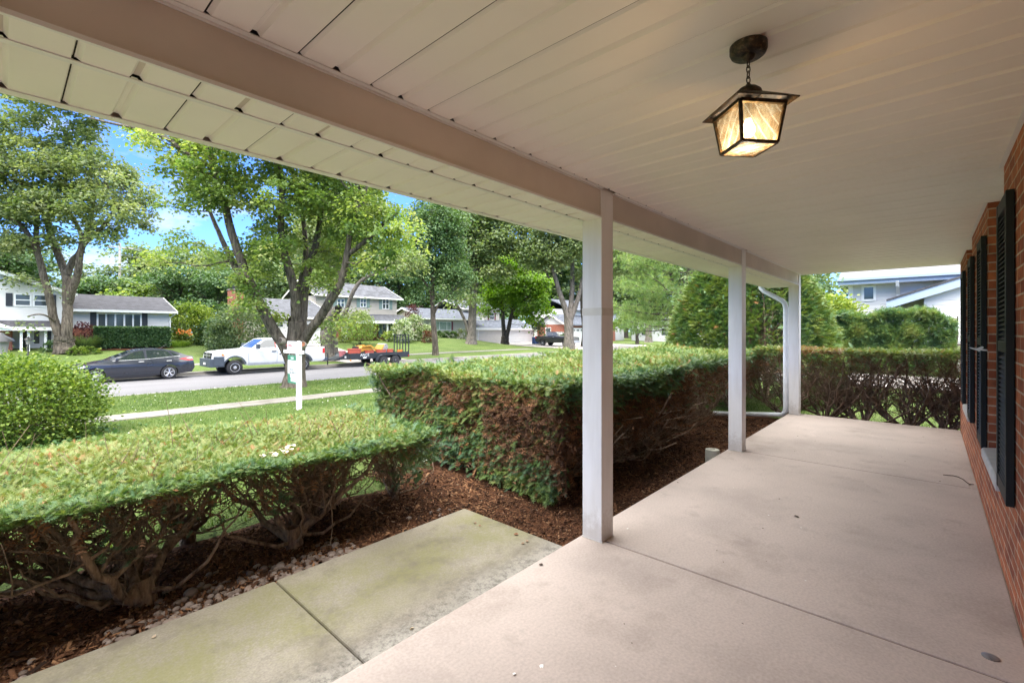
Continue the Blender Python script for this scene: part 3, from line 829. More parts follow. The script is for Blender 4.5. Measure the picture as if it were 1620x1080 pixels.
def stems(F, base, n, target, r0, kids=6, grand=4, low=.15, spread=.5, n_side=6, lim=None):
    """woody stems fanning out of one stool, forking twice"""
    base = np.array(base, float)
    for i in range(n):
        q = np.array(target(), float)
        dv = q - base
        c = base + dv * np.array([.55, .55, low + rng.uniform(0, .25)]) + rng.normal(0, .06, 3)
        P = bez(base + rng.normal(0, .03, 3) * np.array([1, 1, 0]), c, q, 9, .016)
        R = np.linspace(r0, r0 * .32, 9) * rng.uniform(.7, 1.15)
        F.tube(P, R, n_side)
        for k in range(kids):
            j = rng.integers(2, 8); p = P[j]
            q2 = np.array(target(), float); q2 = p + (q2 - p) * rng.uniform(.25, .6) + rng.normal(0, .06, 3)
            q2[2] = max(q2[2], p[2] - .02)
            c2 = (p + q2) / 2 + rng.normal(0, .07, 3)
            P2 = bez(p, c2, q2, 6, .012); r2 = R[j] * .55
            F.tube(P2, np.linspace(r2, r2 * .35, 6), 5)
            for g_ in range(grand):
                p3 = P2[rng.integers(1, 6)]
                q3 = p3 + rng.normal(0, .14, 3) + np.array([0, 0, .10])
                P3 = bez(p3, (p3 + q3) / 2 + rng.normal(0, .03, 3), q3, 4)
                F.tube(P3, np.linspace(r2 * .4, r2 * .15, 4), 4)

def top_sprays(F, n, x0, x1, y0, y1, z, zn, size, tone, edge=.05, thick=.08, up=.8):
    """clipped top: short sprays lying every way, tips up"""
    pos = np.stack([rng.uniform(x0, x1, n), rng.uniform(y0, y1, n), np.zeros(n)], 1)
    pos[:, 2] = z + zn(pos[:, 0], pos[:, 1]) - np.abs(rng.normal(0, thick, n)) 
    a = np.stack([rng.normal(0, 1, n), rng.normal(0, 1, n), rng.uniform(.0, up, n)], 1)
    no = np.stack([rng.normal(0, .35, n), rng.normal(0, .35, n), np.ones(n)], 1)
    F.leaves(SPRAY, pos, a, no, np.minimum(1.5, rng.lognormal(-.04, .3, n)) * size, tone(pos))

def side_sprays(F, n, p0, p1, z0, z1, outv, size, tone, depth=.12, dense=None, droop=.0, T=None, inset=0.):
    """face of a hedge from p0 to p1 (x, y), sprays growing outwards"""
    t = rng.uniform(0, 1, n); pos = np.zeros((n, 3))
    for k in (0, 1): pos[:, k] = p0[k] + (p1[k] - p0[k]) * t
    pos[:, 2] = rng.uniform(z0, z1, n)
    dp = np.abs(rng.normal(0, depth, n)) + inset
    o = np.array([outv[0], outv[1], 0.])
    pos -= o * dp[:, None]
    if dense is not None:
        keep = rng.uniform(0, 1, n) < dense(t, pos[:, 2]); pos = pos[keep]; n = len(pos)
    a = o[None] * rng.uniform(.3, 1.2, (n, 1)) + rng.normal(0, .55, (n, 3)); a[:, 2] += .15 - droop
    no = np.stack([rng.normal(0, .5, n), rng.normal(0, .5, n), np.ones(n)], 1) + o[None] * .5
    F.leaves(T or SPRAY, pos, a, no, np.minimum(1.6, rng.lognormal(-.06, .38, n)) * size, tone(pos))

def waves(s=1.0, amp=.03, ph=0.0):
    return lambda x, y: amp * (np.sin(x * 2.3 * s + ph) + np.sin(y * 3.1 * s + 1 + ph) + .7 * np.sin((x + y) * 4.7 * s + ph) + .5 * np.sin((x * 1.7 - y) * 7.3 * s)) / 2
def patch(pos, f=1.7, ph=0.):
    x, y, z = pos.T
    return .5 + .25 * (np.sin(x * f * 2.1 + ph) * np.sin(y * f * 2.7 + 1 + ph) + np.sin(x * f * 5.3 + y * 3.1 + z * f * 4 + ph) * .6 + .5 * np.sin(z * f * 6.1 + x * 4.4))

# ---- low clipped hedge in front (left) --------------------------------------
lo = thing('clipped_hedge', (1.0, 3.95, -.25), 'low wide flat-topped yew hedge with bare twisting stems, along the mossy front walk', 'hedge')
F = Fast()
zt = .575
ztf = waves(1.0, .035)
def tg_low(x0, x1): return lambda: (rng.uniform(x0, x1), rng.uniform(3.2, 4.85), zt - rng.uniform(.02, .16))
bases = [(.574, 3.6, 9, -.7, 1.35, .036), (1.51, 3.66, 9, .7, 2.45, .034), (2.62, 3.95, 5, 2.2, 2.7, .018), (-.75, 3.75, 7, -2.0, .2, .036), (-.1, 4.3, 5, -.8, .8, .03), (2.1, 4.35, 5, 1.3, 2.6, .026), (1.0, 4.45, 5, .3, 1.7, .026), (-1.9, 3.8, 6, -3.2, -1, .035)]
for (x, y, n, a, b, r) in bases:
    fb = Fast()
    # stool
    fb.tube(np.array([(x, y, -.30), (x + .01, y, -.20), (x, y + .01, -.08)]), np.array([r * 2.5, r * 1.9, r * 1.5]), 8)
    stems(fb, (x, y, -.19), n + 3, tg_low(a, b), r * .85, kids=8, grand=5)
    for k in range(3):   # low outer shoots that arch over the bed
        sd = rng.uniform(-.55, .55)
        P = bez(np.array((x, y, -.19)), np.array((x + sd, y - .15, -.22 + rng.uniform(0, .15))), np.array((x + sd * 1.5, y - rng.uniform(-.1, .25), rng.uniform(.05, .35))), 9, .018)
        fb.tube(P, np.linspace(r * .5, .004, 9), 5)
    fb.build('stems', STEM, lo, smooth=True)
T_ = lambda base, var, ph=0.: (lambda pos: np.clip(base + (patch(pos, 1.7, ph) - .5) * 1.0 * var + rng.normal(0, var * .45, len(pos)), 0, 1))
def t_top(pos):
    t = .68 + (patch(pos) - .5) * .22 + rng.normal(0, .13, len(pos))
    near = np.clip((3.42 - pos[:, 1]) / .25, 0, 1)         # fresher green towards the clipped front edge
    t -= near * .22
    t = np.where(rng.uniform(0, 1, len(pos)) < .012, .97, t)
    return np.clip(t, 0, 1)
top_sprays(F, 62000, -.9, 2.52, 3.14, 4.9, zt, ztf, .044, t_top, thick=.022, up=1.1)
top_sprays(F, 7000, -3.2, -.9, 3.16, 4.9, zt, ztf, .09, t_top, thick=.03)
side_sprays(F, 6500, (-2.2, 3.20), (2.5, 3.20), zt - .09, zt + .015, (0, -1), .044, T_(.40, .3), .06, lambda t, z: np.clip((z - (zt - .04 - .03 * np.sin(t * 31) - .02 * np.sin(t * 73))) / .04, .03, 1), .05)
side_sprays(F, 2000, (2.52, 3.2), (2.66, 4.9), zt - .30, zt + .01, (1, -.3), .075, T_(.40, .3), .10, lambda t, z: np.clip((z - (zt - .45)) / .35, .1, 1))
side_sprays(F, 700, (-1.0, 3.25), (2.6, 3.25), .12, zt - .12, (0, -1), .07, T_(.25, .25), .35, lambda t, z: np.full(len(z), .5) * (patch(np.stack([t * 5, t, z], 1)) > .55))
# the thin leafy seedling by the boulder end of the hedge
side_sprays(F, 380, (2.5, 3.45), (3.0, 4.0), .0, .46, (.5, -.8), .075, T_(.36, .25), .2)
F.build('foliage', YEWL, lo)
F = Fast()
side_sprays(F, 3600, (-2.0, 3.24), (2.6, 3.24), .22, zt - .05, (0, -.6), .055, lambda p: rng.uniform(0, 1, len(p)), .25, lambda t, z: np.clip((z - .22) / .3, .03, 1), 0, SPRAY_S)
F.build('dry_foliage', YEWD, lo)

# ---- tall hedge along the porch ---------------------------------------------
hi = thing('clipped_hedge', (6.4, 3.6, -.25), 'tall dense yew hedge along the porch behind the nearest post, bare and brown inside', 'hedge')
zt2 = .93
F = Fast(); fz = waves(.8, .06, 2)
def t_top2(pos):
    t = .60 + (patch(pos, 1.2) - .5) * .4 + rng.normal(0, .1, len(pos))
    t -= np.clip((2.9 - pos[:, 1]) / .5, 0, 1) * .12
    return np.clip(np.where(rng.uniform(0, 1, len(pos)) < .03, .95, t), 0, 1)
top_sprays(F, 42000, 3.45, 6.2, 2.45, 6.0, zt2, fz, .06, t_top2, thick=.05, up=1.3)
top_sprays(F, 20000, 6.2, 11.4, 2.45, 5.0, zt2 + .06, fz, .08, t_top2, thick=.05, up=1.3)
# left end: hanging grey-green sprays over rusty inside
def end_tone(pos):
    hz = np.clip((.75 - pos[:, 2]) / .8, 0, 1)
    t = .62 - .34 * hz + (patch(pos, 2.2) - .5) * .35 + rng.normal(0, .15, len(pos))
    return np.clip(np.where(rng.uniform(0, 1, len(pos)) < .07, .97, t), 0, 1)
def end_dense(t, z):
    d = np.where(z < .0, .45, .9) * (.35 + .65 * (patch(np.stack([t * 3.6, z * 2, z], 1), 2.4) > .42))
    near = t < .26                                         # near corner bare and brown except a skirt of new growth
    d = np.where(near & (z > .05) & (z < .66), d * .22, np.where(t < .45, d * .75, d))
    return np.clip(d + (z > .72) * .5, 0, 1) * np.clip((z + .22) / .12, 0, 1)
side_sprays(F, 26000, (3.42, 2.5), (3.72, 6.05), -.16, zt2, (-1, 0), .06, end_tone, .09, end_dense, .25)
side_sprays(F, 1500, (3.4, 2.6), (3.55, 3.7), -.16, .25, (-1, -.2), .065, lambda p: np.clip(.36 + rng.normal(0, .1, len(p)) + (p[:, 2] < .02) * .22, 0, 1), .10, None, .45)
# porch side: a fringe of green under the top, thinning out downwards
def fr_dense(t, z):
    x = 3.45 + t * 7.95; lowest = np.where(x < 5.6, .70 - .015 * x, .64 + .22 * np.clip((x - 5.6) / .8, 0, 1)) + .05 * np.sin(x * 4.1)
    return np.clip((z - lowest) / .08, 0.02, 1)
side_sprays(F, 21000, (3.45, 2.46), (11.4, 2.46), .4, zt2 + .05, (0, -1), .065, T_(.30, .32, 1), .10, fr_dense, .25)
side_sprays(F, 5000, (3.6, 6.05), (10, 5.25), .0, zt2, (0, 1), .12, T_(.4, .3), .12)
F.build('foliage', YEWL, hi)
F = Fast()
side_sprays(F, 15000, (3.42, 2.5), (3.72, 6.0), -.1, zt2 - .06, (-1, 0), .075, lambda p: rng.uniform(0, 1, len(p)), .14, lambda t, z: .25 + .75 * (patch(np.stack([t * 3.6, z * 2, z], 1), 2.4) < .5), 0, SPRAY_S, .04)
side_sprays(F, 5200, (3.42, 2.52), (3.66, 5.6), .56, .84, (-1, 0), .06, lambda p: rng.uniform(.2, 1, len(p)), .05, lambda t, z: np.clip(1.1 - t * 1.1, 0, 1) * (patch(np.stack([t * 5, z, z * 2], 1), 2.1) > .42), 0, SPRAY_S, -.03)
side_sprays(F, 4200, (3.42, 2.5), (3.52, 3.6), .02, .66, (-1, 0), .055, lambda p: rng.uniform(0, .9, len(p)), .09, None, 0, SPRAY_S, -.02)
side_sprays(F, 12000, (3.5, 2.5), (6.6, 2.5), .10, zt2 - .08, (0, -1), .075, lambda p: rng.uniform(0, 1, len(p)), .15, lambda t, z: np.clip((z - .05) / .6, .1, 1), 0, SPRAY_S)
side_sprays(F, 7500, (6.6, 2.52), (11.4, 2.52), .30, zt2 - .05, (0, -1), .07, lambda p: rng.uniform(0, .9, len(p)), .2, lambda t, z: np.clip((z - .3) / .6, .05, 1), 0, SPRAY_S)
side_sprays(F, 2500, (3.6, 3.4), (6.4, 3.6), -.1, zt2 - .1, (0, -1), .12, lambda p: rng.uniform(0, .6, len(p)), .4, None, 0, SPRAY_S)
F.build('dry_foliage', YEWD, hi)
def tg_hi(x0, x1, y0=2.5, y1=4.6, a=.02, b=.3): return lambda: (rng.uniform(x0, x1), rng.uniform(y0, y1), zt2 - rng.uniform(a, b))
for (x, y, n, a, b, y1, r) in ((4.05, 3.2, 11, 3.5, 5.0, 4.2, .034), (4.1, 4.9, 9, 3.55, 5.2, 6.0, .032), (5.0, 3.15, 11, 4.2, 6.2, 4.2, .036), (6.1, 3.2, 12, 5.2, 7.2, 4.4, .036), (7.15, 3.2, 11, 6.3, 8.3, 4.4, .034), (8.3, 3.3, 8, 7.4, 9.1, 4.5, .034), (9.3, 3.3, 9, 8.5, 10.3, 4.5, .032), (10.4, 3.1, 10, 9.5, 11.5, 4.4, .032)):
    fb = Fast()
    fb.tube(np.array([(x, y, -.31), (x + .01, y, -.20), (x, y + .01, -.08)]), np.array([r * 2.6, r * 1.9, r * 1.4]), 8)
    stems(fb, (x, y, -.2), n, tg_hi(a, b, 2.5, y1), r, kids=8, grand=5, low=.2)
    if x < 7.5:
        stems(fb, (x, y, -.22), 5, lambda: (rng.uniform(a, b), rng.uniform(2.15, 2.7), rng.uniform(.1, .7)), r * .6, kids=6, grand=4, low=.1)
    fb.build('stems', STEM, hi, smooth=True)

# ---- hedge across the far end of the porch ----------------------------------
en = thing('clipped_hedge', (9.95, .4, -.25), 'bare leggy yew hedge across the far end of the porch, thin green top', 'hedge')
zt3 = 1.10
F = Fast(); fe = waves(1, .025, 1)
def t_en(pos):
    t = .66 + rng.normal(0, .12, len(pos)) + (patch(pos) - .5) * .2
    rust = np.clip((pos[:, 1] - .95) / .35, 0, 1) * np.clip((2.2 - pos[:, 1]) / .3, 0, 1) * (rng.uniform(0, 1, len(pos)) < .75)
    return np.clip(np.where(rust > .4, rng.uniform(.88, 1, len(pos)), t), 0, 1)
top_sprays(F, 9000, 9.65, 10.35, -2.2, 2.5, zt3, fe, .065, t_en, thick=.025, up=1.2)
side_sprays(F, 1500, (9.62, -2.2), (9.62, 2.5), zt3 - .07, zt3, (-1, 0), .07, t_en, .04)
F.build('foliage', YEWL, en)
F = Fast()
side_sprays(F, 6500, (9.66, -2.2), (9.66, 2.5), zt3 - .55, zt3 - .03, (-1, 0), .055, lambda p: rng.uniform(.2, 1, len(p)) * np.where(p[:, 1] > .8, 1, .6), .16, lambda t, z: np.clip((z - zt3 + .55) / .5, .03, 1), 0, SPRAY_S)
F.build('dry_foliage', YEWD, en)
for (y, n) in ((2.0, 11), (1.4, 13), (.85, 15), (.3, 14), (-.2, 15), (-.75, 12), (-1.4, 8)):
    fb = Fast()
    fb.tube(np.array([(9.95, y, -.31), (9.95, y, -.2), (9.95, y, -.08)]), np.array([.07, .055, .045]), 8)
    stems(fb, (9.95, y, -.2), n, lambda: (rng.uniform(9.68, 10.3), y + rng.uniform(-1.15, 1.15), zt3 - rng.uniform(.02, .5)), .024, kids=10, grand=6, low=.2)
    fb.build('stems', STEM, en, smooth=True)

# ---- big cone-shaped yew -------------------------------------------------------
c0 = onD(1182, CY, 11.6); cx, cy_ = c0.x, c0.y
co_ = thing('yew_bush', (cx, cy_, -.27), 'big cone-shaped clipped bright green yew rising beyond the tall hedge', 'bush')
F = Fast(); n = 66000
def cone_r(z):   # radius by height
    t = np.clip((z + .25) / 4.2, 0, 1); return 1.98 * (1 - t ** 2.3) ** .75
z = rng.uniform(-.1, 3.9, n) ; az = rng.uniform(0, 2 * PI, n)
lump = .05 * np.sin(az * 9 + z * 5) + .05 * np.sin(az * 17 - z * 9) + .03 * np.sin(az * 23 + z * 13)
R = cone_r(z) * (1 + lump * .25) - np.abs(rng.normal(0, .045, n))
pos = np.stack([cx + R * np.cos(az), cy_ + R * np.sin(az), z], 1)
vaz = math.atan2(-cy_, -cx)                       # towards the porch
rel = (az - vaz + PI) % (2 * PI) - PI             # positive = further right seen from the porch
hole = (rel > .12) & (rel < .80) & (z < 2.5) & (z > .35)
hole2 = (rel > -.2) & (rel < .4) & (z < .5)
keep = ~(hole & (rng.uniform(0, 1, n) < .75)) & ~(hole2 & (rng.uniform(0, 1, n) < .8)) & ~((rel >= .92) & (rel < 1.6) & (rng.uniform(0, 1, n) < .35))
pos, az_, z_, lump = pos[keep], az[keep], z[keep], lump[keep]
out = np.stack([np.cos(az_), np.sin(az_), np.full(len(az_), .35)], 1)
a = out + rng.normal(0, .45, out.shape); no = np.stack([rng.normal(0, .4, len(az_)), rng.normal(0, .4, len(az_)), np.ones(len(az_))], 1)
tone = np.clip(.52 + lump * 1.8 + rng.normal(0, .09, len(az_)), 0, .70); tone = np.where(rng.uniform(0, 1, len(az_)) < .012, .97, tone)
F.leaves(SPRAY, pos, a, no, np.minimum(.17, rng.lognormal(math.log(.10), .35, len(az_))), tone)
m = 1500   # sparse inner shoots seen through the open side
p2 = np.stack([cx + rng.normal(0, .8, m), cy_ + rng.normal(0, .8, m), rng.uniform(.4, 3.0, m)], 1)
q_ = rng.uniform(0, 2 * PI, 9000); zq_ = rng.uniform(0, 3.8, 9000); rq_ = cone_r(zq_) * rng.uniform(.72, .9, 9000); kq_ = ~((((q_ - vaz + PI) % (2 * PI) - PI) > .1) & (((q_ - vaz + PI) % (2 * PI) - PI) < .8) & (zq_ < 2.5))
F.leaves(SPRAY, np.stack([cx + rq_ * np.cos(q_), cy_ + rq_ * np.sin(q_), zq_], 1)[kq_], rng.normal(0, 1, (kq_.sum(), 3)), rng.normal(0, 1, (kq_.sum(), 3)), np.full(kq_.sum(), .17), rng.uniform(.1, .5, kq_.sum()))
F.leaves(SPRAY, p2, rng.normal(0, 1, (m, 3)), np.stack([rng.normal(0, .4, m), rng.normal(0, .4, m), np.ones(m)], 1), rng.uniform(.1, .2, m), np.clip(.35 + rng.normal(0, .15, m), 0, .85))
F.build('foliage', YEWL, co_)
fb = Fast()
fb.tube(np.array([(cx, cy_, -.3), (cx + .02, cy_, .3), (cx - .03, cy_ + .03, 1.2), (cx, cy_, 2.6)]), np.array([.13, .10, .075, .04]), 8)
stems(fb, (cx, cy_, .0), 26, lambda: (cx + np.clip(rng.normal(0, .7), -.95, .95), cy_ + np.clip(rng.normal(0, .7), -.95, .95), rng.uniform(.9, 2.7)), .04, kids=6, grand=5, low=.6)
stems(fb, (cx - .6, cy_ - .55, -.25), 6, lambda: (cx - .35 + np.clip(rng.normal(0, .5), -.7, .7), cy_ - .35 + np.clip(rng.normal(0, .5), -.7, .7), rng.uniform(.9, 2.5)), .035, kids=5, grand=5, low=.4)
fb.build('stems', STEM, co_, smooth=True)

# ---- yellow-green shrub on the front lawn -----------------------------------
LEAFY = leaf_mat('privet_leaf', [(0, (.05, .105, .02)), (.4, (.12, .19, .028)), (.75, (.215, .28, .045)), (1, (.34, .38, .08))], .32)
def leaf_shrub(name, c, rx, ry, h, n, size, mat, label, cat, tone0=.5, var=.22, group=None, rad=.02, bark=None, base=.08, T=LEAF, nst=10, lump=.10, inner=.25):
    """rounded shrub: leaves gathered in clumps over its outline, stems inside"""
    o = thing(name, (c[0], c[1], c[2]), label, cat, group)
    nc = max(20, n // 28)
    az = rng.uniform(0, 2 * PI, nc); u = rng.uniform(base, 1, nc)
    rr = np.sqrt(np.clip(1 - (np.clip(u - .35, 0, 1) / .66) ** 2, 0, 1)) * np.where(u < .35, .82 + .5 * u, 1) * (1 + lump * rng.normal(0, 1, nc))
    rr *= np.where(rng.uniform(0, 1, nc) < inner, rng.uniform(.3, .9, nc), 1)
    cc = np.stack([rx * rr * np.cos(az), ry * rr * np.sin(az), u * h], 1)
    k = n // nc
    outv = np.stack([np.cos(az), np.sin(az), u * 1.2], 1)
    pos = np.repeat(cc, k, 0) + rng.normal(0, 1, (nc * k, 3)) * np.array([.10, .10, .08]) * (rx + h) * .55
    pos[:, 2] = np.maximum(pos[:, 2], .03)
    ov = np.repeat(outv, k, 0)
    a = ov + rng.normal(0, .6, pos.shape); no = np.array([0, 0, 1.]) + ov * .5 + rng.normal(0, .45, pos.shape)
    tone = np.clip(np.repeat(tone0 + rng.normal(0, var * .7, nc), k) + rng.normal(0, var * .7, nc * k), 0, 1)
    f = Fast(); f.leaves(T, pos + np.array(c), a, no, size * rng.uniform(.6, 1.25, len(pos)), tone); f.build('foliage', mat, o)
    if nst:
        fb = Fast()
        for i in range(nst):
            q = cc[rng.integers(0, nc)] * .9
            P = bez(np.array((rng.normal(0, rx * .12), rng.normal(0, ry * .12), -.08)), np.array((q[0] * .35, q[1] * .35, q[2] * .6)), q, 7, .01) + np.array(c)
            fb.tube(P, np.linspace(rad, rad * .25, 7), 5)
        fb.build('stems', bark or STEM, o, smooth=True)
    return o
pp = onG(20, 12.4)
leaf_shrub('privet_bush', (pp.x, pp.y, pp.z), 1.12, 1.05, 1.40, 30000, .050, LEAFY, 'large rounded yellow-green shrub standing alone on the front lawn beside the sidewalk', 'bush', .42, .24, rad=.022, nst=26, base=.02)
GROUNDC = leaf_mat('ground_ivy', [(0, (.02, .06, .02)), (1, (.07, .15, .04))], .3)
n = 900; ps = np.stack([pp.x + rng.normal(0, .9, n), pp.y + rng.normal(-.4, .7, n), np.zeros(n)], 1)
ps[:, 2] = [gz(0, y) + .03 for y in ps[:, 1]]; ps[:, 2] += rng.uniform(0, .07, n)
f = Fast(); f.leaves(LEAF, ps, rng.normal(0, 1, (n, 3)) * [1, 1, .3], np.tile([0, 0, 1.], (n, 1)) + rng.normal(0, .3, (n, 3)), rng.uniform(.05, .09, n), rng.uniform(0, 1, n))
tag(f.build('ground_cover', GROUNDC), kind='stuff')

# ---- mulch chips, pebbles, boulder, litter ------------------------------------
def chips(n, x0, x1, y0, y1, size):
    B = np.array([(-.5, -.12, 0), (.5, -.12, 0), (.5, .12, 0), (-.5, .12, 0), (-.4, -.1, .14), (.4, -.1, .14), (.4, .1, .14), (-.4, .1, .14)], float)
    Q = np.array([(4, 5, 6, 7), (0, 1, 5, 4), (1, 2, 6, 5), (2, 3, 7, 6), (3, 0, 4, 7)])
    pos = np.stack([rng.uniform(x0, x1, n), rng.uniform(y0, y1, n), np.zeros(n)], 1)
    pos[:, 2] = [gz(0, y) + .014 for y in pos[:, 1]]; pos[:, 2] += rng.uniform(0, .022, n)
    a = rng.normal(0, 1, (n, 3)) * [1, 1, .45]; no = np.array([0, 0, 1.]) + rng.normal(0, .4, (n, 3))
    return scatter(B[:, [1, 0, 2]], Q, pos, a, no, size * rng.lognormal(0, .45, n)) + (np.repeat(np.clip(rng.beta(1.3, 2.2, n), 0, 1), 8),)
CHIP = leaf_mat('bark_chip', [(0, (.022, .013, .009)), (.35, (.085, .042, .025)), (.6, (.17, .082, .042)), (.85, (.27, .15, .08)), (1, (.34, .25, .18))], 0, .95, .1)
F = Fast()
for a in ((17000, -1.2, 2.85, 3.18, 4.3, .022), (14000, 2.87, 6.5, 1.86, 3.2, .022), (2500, 6.5, 9.6, 1.86, 3.2, .03), (4000, 2.87, 3.6, 3.0, 5.0, .025), (900, -3, -1.2, 3.2, 4.2, .04)):
    F.add(*chips(*a))
tag(F.build('bark_chips', CHIP), kind='stuff')

def stone_mesh(n, r, mat_tone=True):
    V, Fc = [], []
    bm = bmesh.new(); bmesh.ops.create_icosphere(bm, subdivisions=2, radius=1); bm.verts.ensure_lookup_table()
    sv = np.array([v.co for v in bm.verts]); sf = np.array([[v.index for v in f.verts] for f in bm.faces]); bm.free()
    return sv, sf
sv, sf = stone_mesh(0, 0)
PEB = leaf_mat('river_pebble', [(0, (.09, .065, .052)), (.4, (.155, .115, .095)), (.7, (.22, .175, .15)), (1, (.17, .12, .09))], 0, .7, .3)
F = Fast(); n = 330
for i in range(n):
    if i < 250: x, y = rng.uniform(.62, 1.85), 3.20 + abs(rng.normal(0, .17))
    elif i < 300: x, y = rng.uniform(.35, .75), 3.2 + abs(rng.normal(0, .1))
    else: x, y = rng.uniform(-1, 2.8), 3.2 + abs(rng.normal(0, .3))
    s = rng.uniform(.012, .030) * (1.5 if rng.random() < .08 else 1)
    S = sv * np.array([1, rng.uniform(.65, .95), rng.uniform(.5, .75)]) * s * (1 + .08 * np.sin(sv[:, :1] * 3 + i))
    q = rng.uniform(0, 2 * PI); S = S @ np.array([[math.cos(q), -math.sin(q), 0], [math.sin(q), math.cos(q), 0], [0, 0, 1]])
    F.add(S + [x, y, -.232 + s * .35], sf, np.full(len(S), rng.uniform(0, 1)))
tag(F.build('pebbles', PEB, smooth=True), kind='stuff')
BOULD = plain('boulder_stone', (.50, .45, .42), .85, .3, 7, bmp=.6, bscale=14)
S = sv * np.array([.28, .17, .13]) * (1 + .12 * np.sin(sv[:, :1] * 4) + .1 * np.sin(sv[:, 1:2] * 5 + 1)) + np.array([4.0 - .1, 6.35, gz(0, 6.3) + .06])
p6 = onD(600, CY, 6.9); S += np.array([p6.x - 3.9, p6.y - 6.35, 0])
tag(arr_obj('boulder', S, sf, BOULD, smooth=True), 'pale grey boulder half hidden under the end of the low hedge', 'rock')
LITTER = leaf_mat('dry_leaf', [(0, (.22, .10, .05)), (.5, (.45, .36, .27)), (1, (.75, .70, .63))], .2, .8)
F = Fast()
P = [(1.35, 3.42, .60)] * 14 + [(1.2, 3.36, .60)] * 6
pos = np.array(P) + rng.normal(0, 1, (20, 3)) * [.05, .04, .008]
F.leaves(LEAF, pos, rng.normal(0, 1, (20, 3)) * [1, 1, .2], np.tile([0, 0, 1.], (20, 1)) + rng.normal(0, .4, (20, 3)), rng.uniform(.02, .05, 20), rng.uniform(.4, 1, 20))
tag(F.build('leaf_litter', LITTER), kind='stuff')
F = Fast()
spots = [flo(x, y, -.18) for x, y in ((752, 829), (757, 832), (834, 858), (830, 860), (820, 846), (655, 994), (247, 1008))]
n = len(spots); pos = np.array(spots) + [0, 0, .008]
F.leaves(LEAF, pos, rng.normal(0, 1, (n, 3)) * [1, 1, .1], np.tile([0, 0, 1.], (n, 1)) + rng.normal(0, .3, (n, 3)), rng.uniform(.02, .04, n), rng.uniform(0, .5, n))
tag(F.build('leaf_litter', LITTER), kind='stuff')

# ---- grass -------------------------------------------------------------------
GRASS = leaf_mat('grass_blade', [(0, (.06, .12, .025)), (.5, (.115, .18, .045)), (.85, (.18, .235, .075)), (1, (.30, .31, .14))], .3, .6)
def grass(n, x0, x1, y0, y1, s0, keep=None):
    pos = np.stack([rng.uniform(x0, x1, n), rng.uniform(y0, y1, n)], 1)
    r = pos[:, 0] * SN - pos[:, 1] * CS; d = pos[:, 0] * CS + pos[:, 1] * SN
    xp = CX + FPX * r / np.maximum(d, .1)
    k = (d > 1) & (xp > -60) & (xp < 1680)
    pos = pos[k]
    if keep is not None: pos = pos[keep(pos)]
    z = np.array([gz(x, y) for x, y in pos]); n = len(pos)
    P = np.concatenate([pos, z[:, None] - .004], 1)
    a = np.stack([rng.normal(0, .35, n), rng.normal(0, .35, n), np.ones(n)], 1); no = rng.normal(0, 1, (n, 3)) * [1, 1, .1]
    return P, a, no, s0 * rng.uniform(.6, 1.3, n), np.clip(.45 + .25 * (patch(P, .35) - .5) * 2 + rng.normal(0, .2, n), 0, 1)
F = Fast()
F.leaves(BLADE, *grass(52000, -3, 14, 4.6, 13.9, .055, lambda p: ~((p[:, 0] > 2.9) & (p[:, 1] < 6.0) & (p[:, 0] < 10))))
F.leaves(BLADE, *grass(26000, -1, 30, 15.2, 20.05, .075))
F.leaves(BLADE, *grass(9000, 9.8, 17.2, -6, 4.6, .06))
tag(F.build('grass', GRASS), kind='stuff')
CLOV = leaf_mat('clover_flower', [(0, (.65, .66, .58)), (1, (.8, .8, .76))], .2)
F = Fast()
for nn, a in ((300, (-2, 14, 4.8, 13.8)), (420, (0, 26, 15.3, 20))):
    P, ax, no, s, t = grass(nn, *a, .03)
    P[:, 2] += .05; F.leaves(LEAF, P, rng.normal(0, 1, P.shape) * [1, 1, .2], np.tile([0, 0, 1.], (len(P), 1)) + rng.normal(0, .3, P.shape), np.full(len(P), .032), t)
tag(F.build('clover_flowers', CLOV), kind='stuff')

# crumbs and leaf bits on the porch floor
F = Fast(); n = 70
pos = np.stack([rng.uniform(.5, 9.0, n), rng.uniform(-.28, 1.78, n), np.full(n, .003)], 1)
F.leaves(LEAF, pos, rng.normal(0, 1, (n, 3)) * [1, 1, .05], np.tile([0, 0, 1.], (n, 1)) + rng.normal(0, .15, (n, 3)), rng.lognormal(math.log(.011), .5, n), np.where(rng.uniform(0, 1, n) < .35, 1, rng.uniform(0, .15, n)))
tag(F.build('floor_litter', leaf_mat('floor_crumb', [(0, (.05, .035, .025)), (.5, (.2, .15, .11)), (1, (.75, .74, .70))], 0, .9)), kind='stuff')
# ================================================================ houses across the street and next door
SIDEW = plain('white_siding', (.66, .65, .625), .6, .04, 2)
SIDET = plain('tan_siding', (.46, .42, .37), .65, .05, 2)
SIDEB = plain('beige_siding', (.52, .48, .42), .65, .05, 2)
SIDEG = plain('pale_grey_siding', (.60, .595, .60), .6, .04, 2)
ROOFD = shingle_mat('charcoal_shingles', (.06, .058, .066))
ROOFM = shingle_mat('grey_shingles', (.075, .078, .09))
ROOFB = shingle_mat('bluegrey_shingles', (.085, .095, .118))
ROOFP = shingle_mat('pale_shingles', (.17, .17, .185), .22)
BRICK2 = brick_mat('far_brick', (.34, .10, .06), (.25, .075, .045), (.36, .26, .19))
BRICKD = brick_mat('brown_brick', (.075, .05, .045), (.05, .035, .035), (.55, .52, .48), ms=.011)
SHB = plain('black_shutter', (.02, .024, .032), .5, .1, 5)
SHG = plain('sage_shutter', (.22, .30, .28), .5, .08, 5)
SHR = plain('maroon_shutter', (.16, .03, .04), .5, .1, 5)
BLUEF = plain('blue_trim', (.30, .37, .48), .5, .05, 4)
DOORW = plain('garage_door_paint', (.70, .69, .67), .5, .04, 3)
